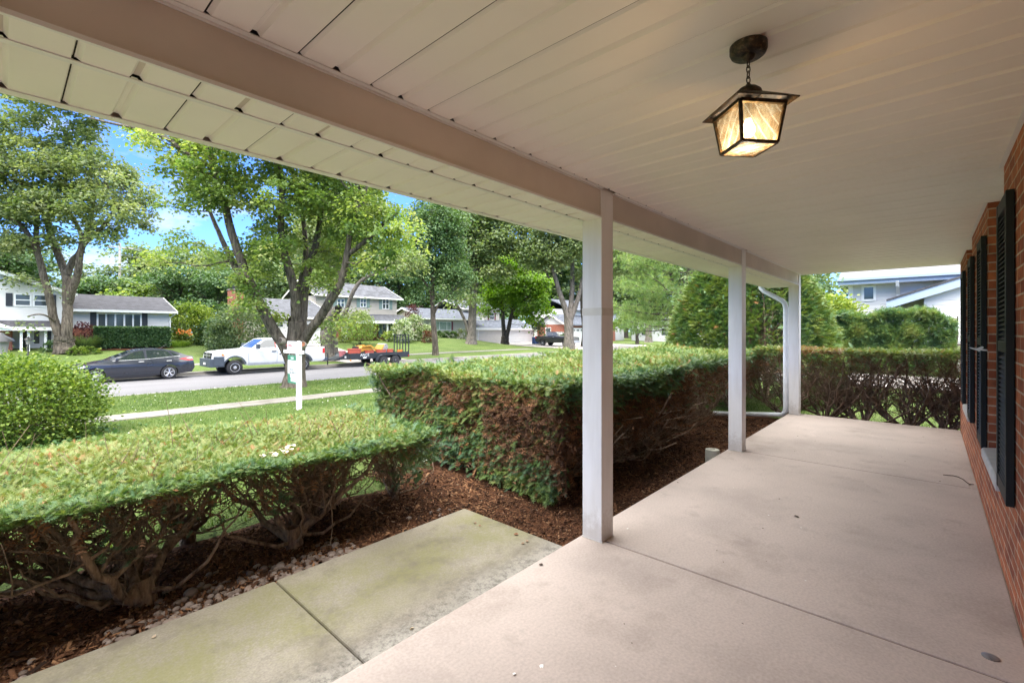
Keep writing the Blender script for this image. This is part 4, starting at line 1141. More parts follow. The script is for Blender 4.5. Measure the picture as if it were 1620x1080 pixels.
DOORB = plain('beige_door_paint', (.56, .52, .46), .5, .04, 3)
CURT = plain('curtain', (.32, .40, .33), .8, .2, 4)
GLASS2, _n, _b = new_mat('house_glass'); _b.inputs['Base Color'].default_value = (.05, .065, .07, 1); _b.inputs['Roughness'].default_value = .08; _b.inputs['Specular IOR Level'].default_value = .8

def laps(m, x0, x1, z0, z1, Y, s=-1, pitch=.16, axis='x', top=None):
    """lap siding on a wall facing s along y (or along x): each board leans out at its foot; top(u) cuts a gable"""
    z = z0
    def P(u, z, o): return (u, Y + s * o, z) if axis == 'x' else (Y + s * o, u, z)
    while z < z1 - .01:
        zt = min(z + pitch, z1); a0, a1, b0, b1 = x0, x1, x0, x1
        if top is not None:
            a0, a1 = top(z); b0, b1 = top(zt)
            if a1 - a0 < .05: break
        m.quad(P(a0, z, .018), P(a1, z, .018), P(b1, zt, .003), P(b0, zt, .003))
        m.quad(P(a0, z, 0), P(a1, z, 0), P(a1, z, .018), P(a0, z, .018))
        z = zt
    return m

def win(root, x0, x1, z0, z1, Y, s=-1, bars=(), rail=True, shut=None, sw=.36, glass=None, axis='x', fw=.08, proud=.05):
    def bx(m, u0, u1, o0, o1, a, b):
        if axis == 'x': m.box(u0, u1, Y + s * o0, Y + s * o1, a, b)
        else: m.box(Y + s * o0, Y + s * o1, u0, u1, a, b)
    m = MB()
    bx(m, x0, x0 + fw, 0, proud, z0, z1); bx(m, x1 - fw, x1, 0, proud, z0, z1)
    bx(m, x0 + fw, x1 - fw, 0, proud, z1 - fw, z1); bx(m, x0 + fw, x1 - fw, 0, proud + .02, z0, z0 + fw)
    if rail: bx(m, x0 + fw, x1 - fw, .012, proud - .012, (z0 + z1) / 2 - .03, (z0 + z1) / 2 + .03)
    for u in bars: bx(m, u - .05, u + .05, .010, proud - .010, z0 + fw, z1 - fw)
    w = m.build('window', WHITE, root)
    p = MB(); bx(p, x0 + fw, x1 - fw, .005, .02, z0 + fw, z1 - fw); p.build('pane', glass or GLASS2, w)
    if shut:
        for (a, b) in ((x0 - sw - .02, x0 - .02), (x1 + .02, x1 + sw + .02)):
            q = MB(); bx(q, a, b, .021, .05, z0 - .02, z1 + .02)
            bx(q, a + .06, b - .06, .05, .06, z0 + .08, (z0 + z1) / 2 - .05); bx(q, a + .06, b - .06, .05, .06, (z0 + z1) / 2 + .05, z1 - .08)
            q.build('shutter', shut, root)
    return w

def gable_roof_x(root, x0, x1, yf, yb, ze, zr, mat, trim, th=.16, name='roof'):
    ym = (yf + yb) / 2
    MB().prism([(yf, ze), (ym, zr), (yb, ze), (yb, ze - th * .6), (ym, zr - th), (yf, ze - th * .6)], 0, x0, x1).build(name, mat, root)
    m = MB(); m.box(x0, x1, yf - .1, yf - .003, ze - .17, ze - .005)
    for x, o in ((x0, -1), (x1, 1)):
        m.prism([(yf - .1, ze - .03), (ym, zr + .0), (yb, ze - .03), (yb, ze - .22), (ym, zr - .22), (yf - .1, ze - .22)], 0, x + o * .003, x + o * .04)
    m.build('fascia', trim, root)

def garage_door(root, x0, x1, z0, z1, Y, mat, panes=4, rows=4, lights=True):
    m = MB(); h = (z1 - z0) / rows
    for i in range(rows): m.box(x0, x1, Y - .03, Y - .005, z0 + i * h + .008, z0 + (i + 1) * h - .008)
    d = m.build('garage_door', mat, root)
    fr = MB(); fr.box(x0 - .1, x0 - .003, Y - .05, Y - .002, z0, z1 + .1); fr.box(x1 + .003, x1 + .1, Y - .05, Y - .002, z0, z1 + .1); fr.box(x0 - .003, x1 + .003, Y - .05, Y - .002, z1 + .002, z1 + .1)
    fr.build('door_frame', WHITE, d)
    if lights:
        w = (x1 - x0) / panes
        for i in range(panes):
            a = x0 + i * w + w * .18; p = MB()
            for k in (0, 1):
                p.box(a + k * w * .33, a + k * w * .33 + w * .29, Y - .036, Y - .031, z1 - h * .72, z1 - h * .28)
            p.build('pane', GLASS2, d)

# ---- white split-level on the left -------------------------------------------
Y1 = 44.0
X1 = onY(267, 500, Y1).x
h1 = thing('split_level_house', (2.0, Y1, .2), 'white sided split-level house with black shutters, charcoal roof and brick base', 'house')
zb, ze = -.4, 2.9
m = MB(); m.box(2.7, X1, Y1, 52.6, zb, ze - .1); m.build('core', SIDEW, h1)
m = laps(MB(), 2.95, X1, 1.62, ze - .1, Y1, pitch=.14); laps(m, Y1, 52.5, 1.62, ze - .1, X1, s=1, axis='y', pitch=.14); m.build('siding', SIDEW, h1)
MB().box(2.95, X1 + .03, Y1 - .06, Y1 - .003, zb, 1.6).build('brick_base', BRICK2, h1)
gable_roof_x(h1, 2.9, X1 + .42, Y1 - .55, 53, ze, 4.2, ROOFD, WHITE)
laps(MB(), Y1, 52.5, ze - .1, 4.1, X1, s=1, axis='y', top=lambda z: (Y1 + (z - ze) / 1.3 * 4.3 + .3, 52.5 - (z - ze) / 1.3 * 4.3 - .3)).build('gable', SIDEW, h1)
xa, xb = onY(153, 500, Y1).x, onY(224, 500, Y1).x; za, zb_ = 1.62, onY(190, 495, Y1).z
win(h1, xa, xb, za, zb_, Y1, bars=[xa + (xb - xa) * i / 5 for i in range(1, 5)], rail=False, shut=SHB, sw=.33, fw=.09)
m = MB(); m.tube([(X1 + .38, Y1 - .5, ze - .12), (X1 + .3, Y1 - .4, ze - .25), (X1 + .06, Y1 - .1, ze - .5), (X1 + .05, Y1 - .1, .2)], .05, 6); m.build('downspout', WHITE, h1)
# two-storey end with its gable to the street
YG = 43.2
XR = onY(103, 500, YG).x
pr, ps_ = onY(0, 431, YG), onY(100, 461, YG)
sl_ = (ps_.z - pr.z) / (ps_.x - pr.x)
def zrk(x): return pr.z + sl_ * (x - pr.x)
XM = -3.2; XL = 2 * XM - XR
m = MB(); m.prism([(XL, 1.9), (XR, 1.9), (XR, zrk(XR)), (XM, zrk(XM)), (XL, zrk(XR))], 1, YG, 53); m.build('core', SIDEW, h1)
laps(MB(), XL, XR, 1.95, zrk(XM) - .05, YG, pitch=.14, top=lambda z: (max(XL, XM - (zrk(XM) - z) / -sl_), min(XR, XM + (zrk(XM) - z) / -sl_))).build('siding', SIDEW, h1)
e = .5
m = MB(); m.prism([(XR + e, zrk(XR + e) + .02), (XM, zrk(XM) + .02), (XL - e, zrk(XR + e) + .02), (XL - e, zrk(XR + e) + .14), (XM, zrk(XM) + .15), (XR + e, zrk(XR + e) + .14)], 1, YG - .35, 53.4); m.build('roof', ROOFD, h1)
m = MB(); m.prism([(XR + e, zrk(XR + e) - .12), (XM, zrk(XM) - .12), (XL - e, zrk(XR + e) - .12), (XL - e, zrk(XR + e) + .1), (XM, zrk(XM) + .11), (XR + e, zrk(XR + e) + .1)], 1, YG - .40, YG - .353)
m.box(XR + e + .003, XR + e + .1, YG - .35, 53.4, zrk(XR + e) - .05, zrk(XR + e) + .1); m.build('fascia', WHITE, h1)
a, b = onY(22, 465, YG), onY(50, 485, YG); a2, b2 = onY(52, 465, YG), onY(76, 485, YG)
win(h1, a.x, b.x, b.z, a.z + .05, YG); win(h1, a2.x, b2.x + .1, b.z, a.z + .05, YG)
for (p, q) in ((9, 20), (81, 89)):
    u, v = onY(p, 464, YG), onY(q, 487, YG); MB().box(u.x, v.x, YG - .05, YG - .02, b.z, a.z + .05).build('shutter', SHB, h1)
# entry under a low roof
a = onY(-60, 518, 42.6).x; b = onY(84, 518, 42.6).x
m = MB(); m.prism([(42.1, 1.62), (YG - .003, 2.06), (YG - .003, 1.90), (42.1, 1.50)], 0, a, b); m.build('porch_roof', ROOFD, h1)
m = MB(); m.box(a, b, 42.0, 42.097, 1.42, 1.64)
gx = onY(6, 505, 42.0).x
m.prism([(a, 2.05), (a, 2.3), (gx - .4, 1.98), (b - 1.9, 1.66), (b - 1.9, 1.52), (gx - .6, 1.72)], 1, 41.9, 41.997); m.build('porch_fascia', WHITE, h1)
xd = onY(20, 535, 43).x; xe = onY(32, 535, 43.6).x; xf = onY(84, 535, 43.6).x
MB().box(XL, xd, 43.0, 43.6, -.4, 1.9).build('brick_front', BRICK2, h1)
MB().box(XL, 3.5, 44.4, 44.6, -.4, 1.9).build('entry_wall', DOORW, h1)
for (p, q, mt, nm) in ((47, 69, DOORB, 'front_door'), ):
    u, v = onY(p, 530, 44.4).x, onY(q, 530, 44.4).x
    d = MB().box(u, v, 44.34, 44.395, -.2, 1.62).build(nm, DOORW, h1)
    MB().box(u + .2, v - .2, 44.32, 44.339, .55, 1.45).build('pane', GLASS2, d)
for (p, q) in ((36, 43), (75, 81)):
    u, v = onY(p, 530, 44.4).x, onY(q, 530, 44.4).x
    MB().box(u, v, 44.34, 44.395, .2, 1.5).build('sidelight', GLASS2, h1)
for p in (33.5, 45, 72):
    u = onY(p, 530, 42.3).x; MB().box(u - .06, u + .06, 42.25, 42.37, -.3, 1.42).build('porch_post', WHITE, h1)

# ---- tan colonial in the middle ------------------------------------------------
YC = 47.0
h2 = thing('colonial_house', (24, YC, .1), 'tan two-storey colonial house with sage shutters, brick ground floor and a red brick chimney', 'house')
XA, XB = onY(500, 500, YC).x, onY(631, 500, YC).x - .3
ze2 = 5.15
m = MB(); m.box(XA, XB, YC, 54, -.5, ze2 - .1); m.build('core', SIDET, h2)
laps(MB(), XA, XB, 2.9, ze2 - .1, YC, pitch=.17).build('siding', SIDET, h2)
MB().box(XA, XB + .02, YC - .05, YC - .003, -.4, 2.9).build('brick_front', BRICK2, h2)
gable_roof_x(h2, XA - .4, XB + .5, YC - .5, 54.5, ze2, 6.85, ROOFM, WHITE)
MB().prism([(YC + .2, ze2 - .1), (50.5, 6.6), (53.8, ze2 - .1)], 0, XB - .2, XB + .01).build('gable', SIDET, h2)
for (p, q) in ((533, 545), (569.5, 579.5), (604.5, 615.5)):
    u, v = onY(p, 480, YC), onY(q, 480, YC); t, k = onY((p + q) / 2, 472, YC).z, onY((p + q) / 2, 489 if p > 600 else 486, YC).z
    win(h2, u.x, v.x, k, t, YC, bars=[(u.x + v.x) / 2], shut=SHG, sw=.40)
# porch along the front
pa, pb = onY(553, 505, 44.6).x, onY(655, 506, 44.6).x
MB().prism([(44.5, 2.42), (YC - .05, 3.25), (YC - .05, 3.1), (44.5, 2.34)], 0, pa, pb).build('porch_roof', ROOFM, h2)
MB().box(pa, pb, 44.4, 44.497, 2.18, 2.44).build('porch_fascia', WHITE, h2)
MB().box(pa + .1, pb - .1, 44.5, YC - .06, 2.15, 2.19).build('porch_soffit', WHITE, h2)
for p in (612.5, 649): 
    u = onY(p, 520, 44.8).x; MB().box(u - .09, u + .09, 44.7, 44.88, -.2, 2.15).build('column', WHITE, h2)
u, v = onY(603.5, 520, YC).x, onY(617, 520, YC).x
win(h2, u, v, .65, 2.2, YC - .05, bars=[(u + v) / 2], shut=SHG, sw=.42)
u, v = onY(540, 520, YC).x, onY(549, 520, YC).x
MB().box(u, v, YC - .12, YC - .052, .2, 2.3).build('front_door', WHITE, h2)
MB().box(pa, pb - 1, 44.7, YC - .055, -.4, .12).build('porch_slab', KERBC, h2)
# garage wing with its chimney
YF = 42.0; XG = 15.2; XH = onY(524, 520, YF).x
m = MB(); m.box(XG + .35, XH, YF + .05, 52, -.6, 2.5); m.build('core', SIDET, h2)
gable_roof_x(h2, XG, XH + .3, YF - .3, 52.6, 2.62, 4.5, ROOFM, WHITE)
MB().prism([(YF + .2, 2.4), (47.15, 4.35), (52, 2.4)], 0, XG + .34, XG + .5).build('gable', SIDET, h2)
ga, gb = onY(434, 520, YF).x, onY(512, 520, YF).x
garage_door(h2, ga, gb, .02, 2.12, YF, DOORW, 5)
MB().box(gb + .12, XH, YF - .04, YF + .045, -.4, 2.4).build('brick_pier', BRICK2, h2); MB().box(XG + .35, ga - .12, YF - .04, YF + .045, -.4, 2.4).build('brick_pier', BRICK2, h2)
MB().box(XG + .35, XH, YF - .1, YF + .04, 2.41, 2.56).build('soffit', plain('brown_soffit', (.20, .13, .09), .7, .1, 4), h2)
c = onX(371, 500, XG - .3)
ck = MB().box(XG - .75, XG + .3, c.y - .5, c.y + .5, -.4, 5.25).build('chimney', BRICK2, h2)
MB().box(XG - .8, XG + .35, c.y - .56, c.y + .56, 5.252, 5.36).build('chimney_cap', KERBC, ck)
MB().box(XG - .45, XG, c.y - .22, c.y + .22, 5.362, 5.72).build('flue', BLACKM, ck)
lane('driveway', ga - .2, gb + .2, 29.0, 41.95, DRIVEC)

# ---- beige ranch with the low garage -------------------------------------------
Y3 = 50.0
h3 = thing('ranch_house', (42, Y3, .4), 'beige ranch house with a blue-grey roof, green-curtained picture window and wide low garage', 'house')
xa, xb = onY(668, 510, Y3).x, onY(737, 510, Y3).x
m = MB(); m.box(xa, xb, Y3, 58, -.6, 2.9); m.build('core', SIDEB, h3)
laps(MB(), xa, xb, 1.3, 2.9, Y3, pitch=.2).build('siding', SIDEB, h3)
MB().box(xa, xb, Y3 - .05, Y3 - .003, -.4, 1.28).build('stone_base', plain('pale_brick', (.58, .54, .48), .8, .1, 3), h3)
gable_roof_x(h3, xa - .5, xb + 3, Y3 - .6, 58.5, 3.05, 4.6, ROOFB, WHITE)
MB().prism([(Y3, 2.9), (54, 4.4), (58, 2.9)], 0, xa, xa + .1).build('gable', SIDEB, h3)
p, q = onY(688, 520, Y3).x, onY(713.5, 520, Y3).x
win(h3, p, q, 1.45, 2.65, Y3, bars=[p + (q - p) * .27, p + (q - p) * .73], rail=False, glass=CURT)
for k in (p - .35, q + .05): MB().box(k, k + .3, Y3 - .05, Y3 - .02, 1.45, 2.65).build('shutter', SHR, h3)
xc, xd = onY(733, 490, 53).x, onY(790, 490, 53).x
m = MB(); m.box(xc, xd, 53, 61, -.6, 4.6); m.build('core', SIDEB, h3); laps(MB(), xc, xd, 2.0, 4.6, 53, pitch=.2).build('siding', SIDEB, h3)
gable_roof_x(h3, xc - .4, xd + .4, 52.5, 61.5, 4.75, 6.3, ROOFB, WHITE, name='upper_roof')
p = onY(739, 490, 53).x; win(h3, p + .4, p + 1.5, 3.1, 4.3, 53, shut=SHR, sw=.35)
p = onY(785, 490, 53).x; win(h3, p - 1.6, p - .5, 3.1, 4.3, 53, shut=SHR, sw=.35)
xe, xf = onY(751, 530, Y3 - .5).x, onY(845, 530, Y3 - .5).x
m = MB(); m.box(xe, xf, Y3 - .5, 52.9, -.8, 1.7); m.build('garage', SIDEB, h3)
MB().prism([(Y3 - 1.1, 1.72), (53.6, 3.3), (53.6, 3.1), (Y3 - 1.1, 1.58)], 0, xe - .4, xf + .4).build('garage_roof', ROOFB, h3)
MB().box(xe - .4, xf + .4, Y3 - 1.2, Y3 - 1.103, 1.5, 1.74).build('garage_fascia', WHITE, h3)
w3 = (xf - xe)
garage_door(h3, xe + .7, xe + w3 * .47, -.5, 1.4, Y3 - .5, DOORB, 4, 4, False); garage_door(h3, xe + w3 * .53, xf - .5, -.5, 1.4, Y3 - .5, DOORW, 4, 4, False)
lane('driveway', xe + .3, xf + 2, 29.0, Y3 - .55, DRIVEC)

# ---- blue-roofed brick house behind the dark pickup ------------------------------
h4 = thing('brick_ranch_house', (64, 46, -.4), 'low brick house with blue-grey stacked roofs behind the dark pickup truck', 'house')
X4 = 60
ya, yb = onX(893, 520, X4).y, onX(850, 520, X4).y
m = MB(); m.box(X4, 76, ya, yb, -.8, 2.35); m.build('brick_wall', BRICK2, h4)
MB().prism([(ya - .6, 2.3), ((ya + yb) / 2, 4.1), (yb + .6, 2.3), (yb + .6, 2.15), ((ya + yb) / 2, 3.9), (ya - .6, 2.15)], 0, X4 - .5, 76).build('roof', ROOFB, h4)
m = MB(); m.prism([(ya, 2.36), ((ya + yb) / 2, 3.85), (yb, 2.36)], 0, X4 - .02, X4 + .3); m.build('gable', SIDEG, h4)
m = MB(); m.prism([(ya - .65, 2.1), ((ya + yb) / 2, 3.95), (yb + .65, 2.1), (yb + .65, 2.32), ((ya + yb) / 2, 4.15), (ya - .65, 2.32)], 0, X4 - .56, X4 - .503); m.build('fascia', WHITE, h4)
win(h4, (ya + yb) / 2 - .1, (ya + yb) / 2 + 1.0, .3, 1.9, X4, axis='y')
m = MB(); m.box(66, 84, yb - 3, yb + 6, -.8, 5.2); m.build('core', SIDEG, h4)
MB().prism([(yb - 3.6, 4.9), (yb + 1.5, 7.0), (yb + 6.6, 4.9), (yb + 6.6, 4.75), (yb + 1.5, 6.8), (yb - 3.6, 4.75)], 0, 65.4, 84.5).build('upper_roof', ROOFB, h4)
garage_door(h4, X4 + .8, X4 + 5.5, -.6, 1.7, ya, DOORW, 4)
lane('driveway', 44, 58, 29.0, 40.5, DRIVEC, 8)

# ---- pale house far down the street ------------------------------------------------
h5 = thing('bungalow', (88, 40, -.5), 'small pale bungalow far down the street, glimpsed under the pine branches', 'house')
m = MB(); m.box(82, 96, 33, 43, -.9, 2.6); m.build('wall', SIDEW, h5)
gable_roof_x(h5, 81.4, 96.6, 32.4, 43.6, 2.7, 5.0, ROOFM, WHITE)
MB().prism([(33, 2.6), (38, 4.7), (43, 2.6)], 0, 81.95, 82.2).build('gable', SIDEW, h5)
win(h5, 35, 37, .4, 1.9, 82, axis='y'); win(h5, 39, 41, .4, 1.9, 82, axis='y'); win(h5, 84, 86, .4, 1.9, 33)

# ---- blue-trimmed house next door -------------------------------------------------
XN = 28.5
h6 = thing('neighbour_house', (XN, 6, -.25), 'pale grey house next door with blue eaves, a pale roof and dark brown brick', 'house')
yc = onX(1343, 470, XN).y
ye = onX(1326, 446, XN - .7)
zeN = ye.z
m = MB(); m.box(XN, XN + 9, -16, yc, -.5, zeN - .1); m.build('core', SIDEG, h6)
laps(MB(), -16, yc, .8, zeN - .12, XN, axis='y', pitch=.19).build('siding', SIDEG, h6)
MB().box(XN - .05, XN - .004, yc - .17, yc + .02, .5, zeN - .12).build('corner_board', WHITE, h6)
yq = onX(1326, 446, XN - .7).y
MB().prism([(XN - .7, zeN + .10), (XN + 4.5, zeN + 2.6), (XN + 9.7, zeN + .10), (XN + 9.7, zeN - .05), (XN + 4.5, zeN + 2.4), (XN - .7, zeN - .05)], 1, -16.5, yq).build('roof', ROOFP, h6)
m = MB(); m.box(XN - .74, XN - .703, -16.5, yq, zeN - .17, zeN + .10); m.prism([(XN - .74, zeN - .02), (XN - .87, zeN + .02), (XN - .87, zeN + .13), (XN - .74, zeN + .13)], 1, -16.5, yq + .02); m.build('fascia', BLUEF, h6)
MB().box(XN - .70, XN, -16.4, yq - .02, zeN - .17, zeN - .14).build('soffit', WHITE, h6)
a, b = onX(1363, 452, XN), onX(1386, 476, XN)
win(h6, b.y, a.y, b.z, a.z, XN, axis='y', rail=False, fw=.10)
ydp = onX(1421, 460, XN).y
MB().tube([(XN - .72, ydp, zeN - .1), (XN - .6, ydp, zeN - .3), (XN - .14, ydp, zeN - .65), (XN - .1, ydp, zeN - .8), (XN - .1, ydp, .2)], .09, 4).build('downspout', WHITE, h6)
# lower garage gable turned to us
XQ = 26.0
tip = onX(1403, 477, XQ); hi2 = onX(1522, 440, XQ)
s6 = (hi2.z - tip.z) / (hi2.y - tip.y)
yR = hi2.y - 3.5
def zq(y): return tip.z + s6 * (y - tip.y)
yw = onX(1462, 480, XQ).y
MB().prism([(yw, .9), (yw, zq(yw) - .3), (yR, zq(yR) - .3), (yR, .9)], 0, XQ + .03, XN - .01).build('gable', SIDEG, h6)
laps(MB(), yR, yw, .98, zq(yR) - .3, XQ + .03, axis='y', pitch=.19, top=lambda z: (yR, min(yw, tip.y + (z + .3 - tip.z) / s6))).build('siding', SIDEG, h6)
MB().box(XQ, XN - .02, yR - 5, yw, -.5, .89).build('brick_wall', BRICKD, h6)
m = MB(); m.prism([(tip.y, tip.z), (tip.y, tip.z - .34), (yR, zq(yR) - .34), (yR, zq(yR))], 0, XQ - .32, XQ - .27)
m.prism([(yw + .003, tip.z - .36), (tip.y - .1, tip.z - .35), (tip.y - .1, .85), (yw + .003, .85)], 0, XQ - .2, XQ + .0); m.build('rake_board', BLUEF, h6)
MB().prism([(tip.y, tip.z + .005), (yR, zq(yR) + .005), (yR, zq(yR) + .10), (tip.y, tip.z + .08)], 0, XQ - .36, XN - .02).build('lower_roof', ROOFD, h6)

# ---- lamp posts, poles and wires ---------------------------------------------------
LGL, _n, _b = new_mat('lamp_glass'); _b.inputs['Base Color'].default_value = (.25, .25, .24, 1); _b.inputs['Roughness'].default_value = .2
def lamp_post(loc, h, label, s=1):
    o = thing('lamp_post', loc, label, 'lamp post')
    x, y, z = loc
    MB().lathe([(.06 * s, z - .05), (.05 * s, z + .1), (.038 * s, z + .12), (.038 * s, z + h - .5 * s), (.06 * s, z + h - .47 * s)], 10, c=(x, y, 0)).build('post', BLACKM, o, smooth=True)
    MB().lathe([(.085 * s, z + h - .468 * s), (.125 * s, z + h - .2 * s)], 8, c=(x, y, 0)).build('lantern', LGL, o)
    MB().lathe([(.21 * s, z + h - .2 * s), (.19 * s, z + h - .15 * s), (.06 * s, z + h - .06 * s), (.02 * s, z + h)], 10, c=(x, y, 0)).build('lamp_cap', BLACKM, o, smooth=True)
p = onG(2, 17.2); lamp_post(tuple(p), 2.12, 'black lantern post close behind the yellow-green shrub, cut by the photo edge', 1.15)
p = onG(44.5, 40.5); lamp_post(tuple(p), 1.15, 'black lantern post before the white house front door', 1.0)
p = onG(640, 42.0); lamp_post(tuple(p), 1.9, 'black lantern post by the hydrangeas near the trailer ramp', 1.0)
POLEM = plain('pole_wood', (.42, .40, .37), .9, .15, 3)
for (px, Yp, ztop, lab) in ((189.5, 70, 11.6, 'grey utility pole behind the charcoal roof of the white house'), (665, 66, 8.6, 'grey utility pole behind the colonial and the ranch house')):
    q = onY(px, 480, Yp)
    o = thing('utility_pole', (q.x, Yp, 0), lab, 'utility pole')
    MB().tube([(q.x, Yp, -.5), (q.x, Yp, ztop)], [.17, .12], 8).build('pole', POLEM, o); MB().box(q.x - 1.2, q.x + 1.2, Yp - .05, Yp + .05, ztop - .6, ztop - .45).build('crossarm', POLEM, o)
WIRE = plain('wire', (.30, .31, .32), .6, .1, 3)
q0, q1 = onY(189.5, 480, 70), onY(665, 480, 66)
wr = MB()
for k, zo in enumerate((-.45, -.45, -1.2)):
    for (A, B, zA, zB) in (((q0.x - 45, 74), (q0.x, 70), 11.6, 11.6), ((q0.x, 70), (q1.x, 66), 11.6, 8.6)):
        wr.tube([(A[0] + (B[0] - A[0]) * t, A[1] + (B[1] - A[1]) * t + (k - 1) * .9, zA + (zB - zA) * t + zo - 2.2 * t * (1 - t)) for t in np.linspace(0, 1, 13)], .022, 4)
tag(wr.build('power_lines', WIRE), 'thin grey power lines strung behind the white house roof', 'wires')
# ================================================================ vehicles
def carpaint(name, c, metal=0.0):
    m, nt, b = new_mat(name); b.inputs['Base Color'].default_value = (*c, 1); b.inputs['Roughness'].default_value = .28; b.inputs['Metallic'].default_value = metal
    b.inputs['Coat Weight'].default_value = .8; b.inputs['Coat Roughness'].default_value = .05
    n = tex(nt, 'ShaderNodeTexNoise', 3, 3); r = ramp(nt, [(.3, (.26,) * 3), (.7, (.36,) * 3)]); L(nt, n, 'Fac', r, 'Fac'); L(nt, r, 'Color', b, 'Roughness'); return m
PW = carpaint('white_car_paint', (.62, .63, .63)); PB = carpaint('black_car_paint', (.018, .021, .032)); PD = carpaint('dark_truck_paint', (.022, .022, .025))
PLAST = plain('grey_plastic', (.05, .065, .085), .55, .1, 8)
CGL, _n, _b = new_mat('car_glass'); _b.inputs['Base Color'].default_value = (.02, .028, .028, 1); _b.inputs['Roughness'].default_value = .04; _b.inputs['Specular IOR Level'].default_value = 1.0; _b.inputs['Coat Weight'].default_value = .6
HLAMP = plain('lamp_lens', (.62, .64, .66), .15, .2, 14); AMBL = plain('amber_lens', (.7, .22, .03), .3, .1, 9); REDL = plain('red_lens', (.50, .02, .025), .25, .15, 9)
ALLOY = plain('alloy', (.58, .58, .60), .3, .08, 9, metal=.7); CHROME = plain('chrome', (.7, .7, .72), .15, .05, 9, metal=1)
REDW = plain('red_band', (.45, .05, .04), .5, .1, 6)

class Body:
    """side outline (x, z) pushed across the width, then squeezed in plan and section by hw(x, z)"""
    def __init__(s, outline, hw, zc, xc): s.o = outline; s.hw = hw; s.zc = zc; s.xc = xc
    def cut(s, bm, lo=None):
        for z in s.zc:
            bmesh.ops.bisect_plane(bm, geom=bm.verts[:] + bm.edges[:] + bm.faces[:], plane_co=(0, 0, z), plane_no=(0, 0, 1))
        for x in s.xc:
            bmesh.ops.bisect_plane(bm, geom=bm.verts[:] + bm.edges[:] + bm.faces[:], plane_co=(x, 0, 0), plane_no=(1, 0, 0))
    def body(s, name, mat, parent):
        bm = bmesh.new()
        A = [bm.verts.new((x, -1, z)) for x, z in s.o]; B = [bm.verts.new((x, 1, z)) for x, z in s.o]
        n = len(A)
        bm.faces.new(A); bm.faces.new(B[::-1])
        for i in range(n): bm.faces.new((A[i], B[i], B[(i + 1) % n], A[(i + 1) % n]))
        bmesh.ops.recalc_face_normals(bm, faces=bm.faces[:])
        s.cut(bm)
        for y in (-.55, .55): bmesh.ops.bisect_plane(bm, geom=bm.verts[:] + bm.edges[:] + bm.faces[:], plane_co=(0, y, 0), plane_no=(0, 1, 0))
        for v in bm.verts: v.co.y *= s.hw(v.co.x, v.co.z)
        me = bpy.data.meshes.new(name); bm.to_mesh(me); bm.free()
        me.materials.append(mat)
        for p in me.polygons: p.use_smooth = True
        me.set_sharp_from_angle(angle=math.radians(28))
        ob = bpy.data.objects.new(name, me); COL.objects.link(ob); ob.parent = parent
        b = ob.modifiers.new('bevel', 'BEVEL'); b.width = .025; b.segments = 2; b.limit_method = 'ANGLE'; b.angle_limit = math.radians(35)
        return ob
    def side(s, name, pts, mat, parent, off=.006, sd=-1):
        """flat piece following the side of the body"""
        bm = bmesh.new(); f = bm.faces.new([bm.verts.new((x, sd, z)) for x, z in pts])
        s.cut(bm)
        ext = bmesh.ops.extrude_face_region(bm, geom=bm.faces[:])
        nv = [e for e in ext['geom'] if isinstance(e, bmesh.types.BMVert)]
        ns = set(nv)
        for v in bm.verts: v.co.y = sd * (s.hw(v.co.x, v.co.z) + (off if v in ns else -.02))
        bmesh.ops.recalc_face_normals(bm, faces=bm.faces[:])
        me = bpy.data.meshes.new(name); bm.to_mesh(me); bm.free(); me.materials.append(mat)
        ob = bpy.data.objects.new(name, me); COL.objects.link(ob); ob.parent = parent; return ob
    def over(s, name, path, w, mat, parent, off=.006):
        """piece lying across the body along part of its outline: windscreen, grille, tailgate"""
        m = MB()
        P = [Vector((x, 0, z)) for x, z in path]
        for a, b in zip(P, P[1:]):
            t = (b - a).normalized(); nrm = Vector((-t.z, 0, t.x))
            if callable(w): wa, wb = w(a.x), w(b.x)
            else: wa, wb = s.hw(a.x, a.z) * w, s.hw(b.x, b.z) * w
            o = nrm * off; i = nrm * -.02
            m.quad(a + o + Vector((0, -wa, 0)), b + o + Vector((0, -wb, 0)), b + o + Vector((0, wb, 0)), a + o + Vector((0, wa, 0)))
            m.quad(a + i + Vector((0, -wa, 0)), a + o + Vector((0, -wa, 0)), a + o + Vector((0, wa, 0)), a + i + Vector((0, wa, 0)))
            m.quad(b + o + Vector((0, -wb, 0)), b + i + Vector((0, -wb, 0)), b + i + Vector((0, wb, 0)), b + o + Vector((0, wb, 0)))
            for q in (-1, 1):
                m.quad(a + i + Vector((0, q * wa, 0)), a + o + Vector((0, q * wa, 0)), b + o + Vector((0, q * wb, 0)), b + i + Vector((0, q * wb, 0)))
        return m.build(name, mat, parent, world=False)

def arch(cx, r, z0, cz, n=9):
    """wheel opening going up and over, left to right"""
    a0 = math.asin(max(-1, min(1, (z0 - cz) / r)))
    return [(cx - r * math.cos(a), cz + r * math.sin(a)) for a in np.linspace(a0, PI - a0, n)]

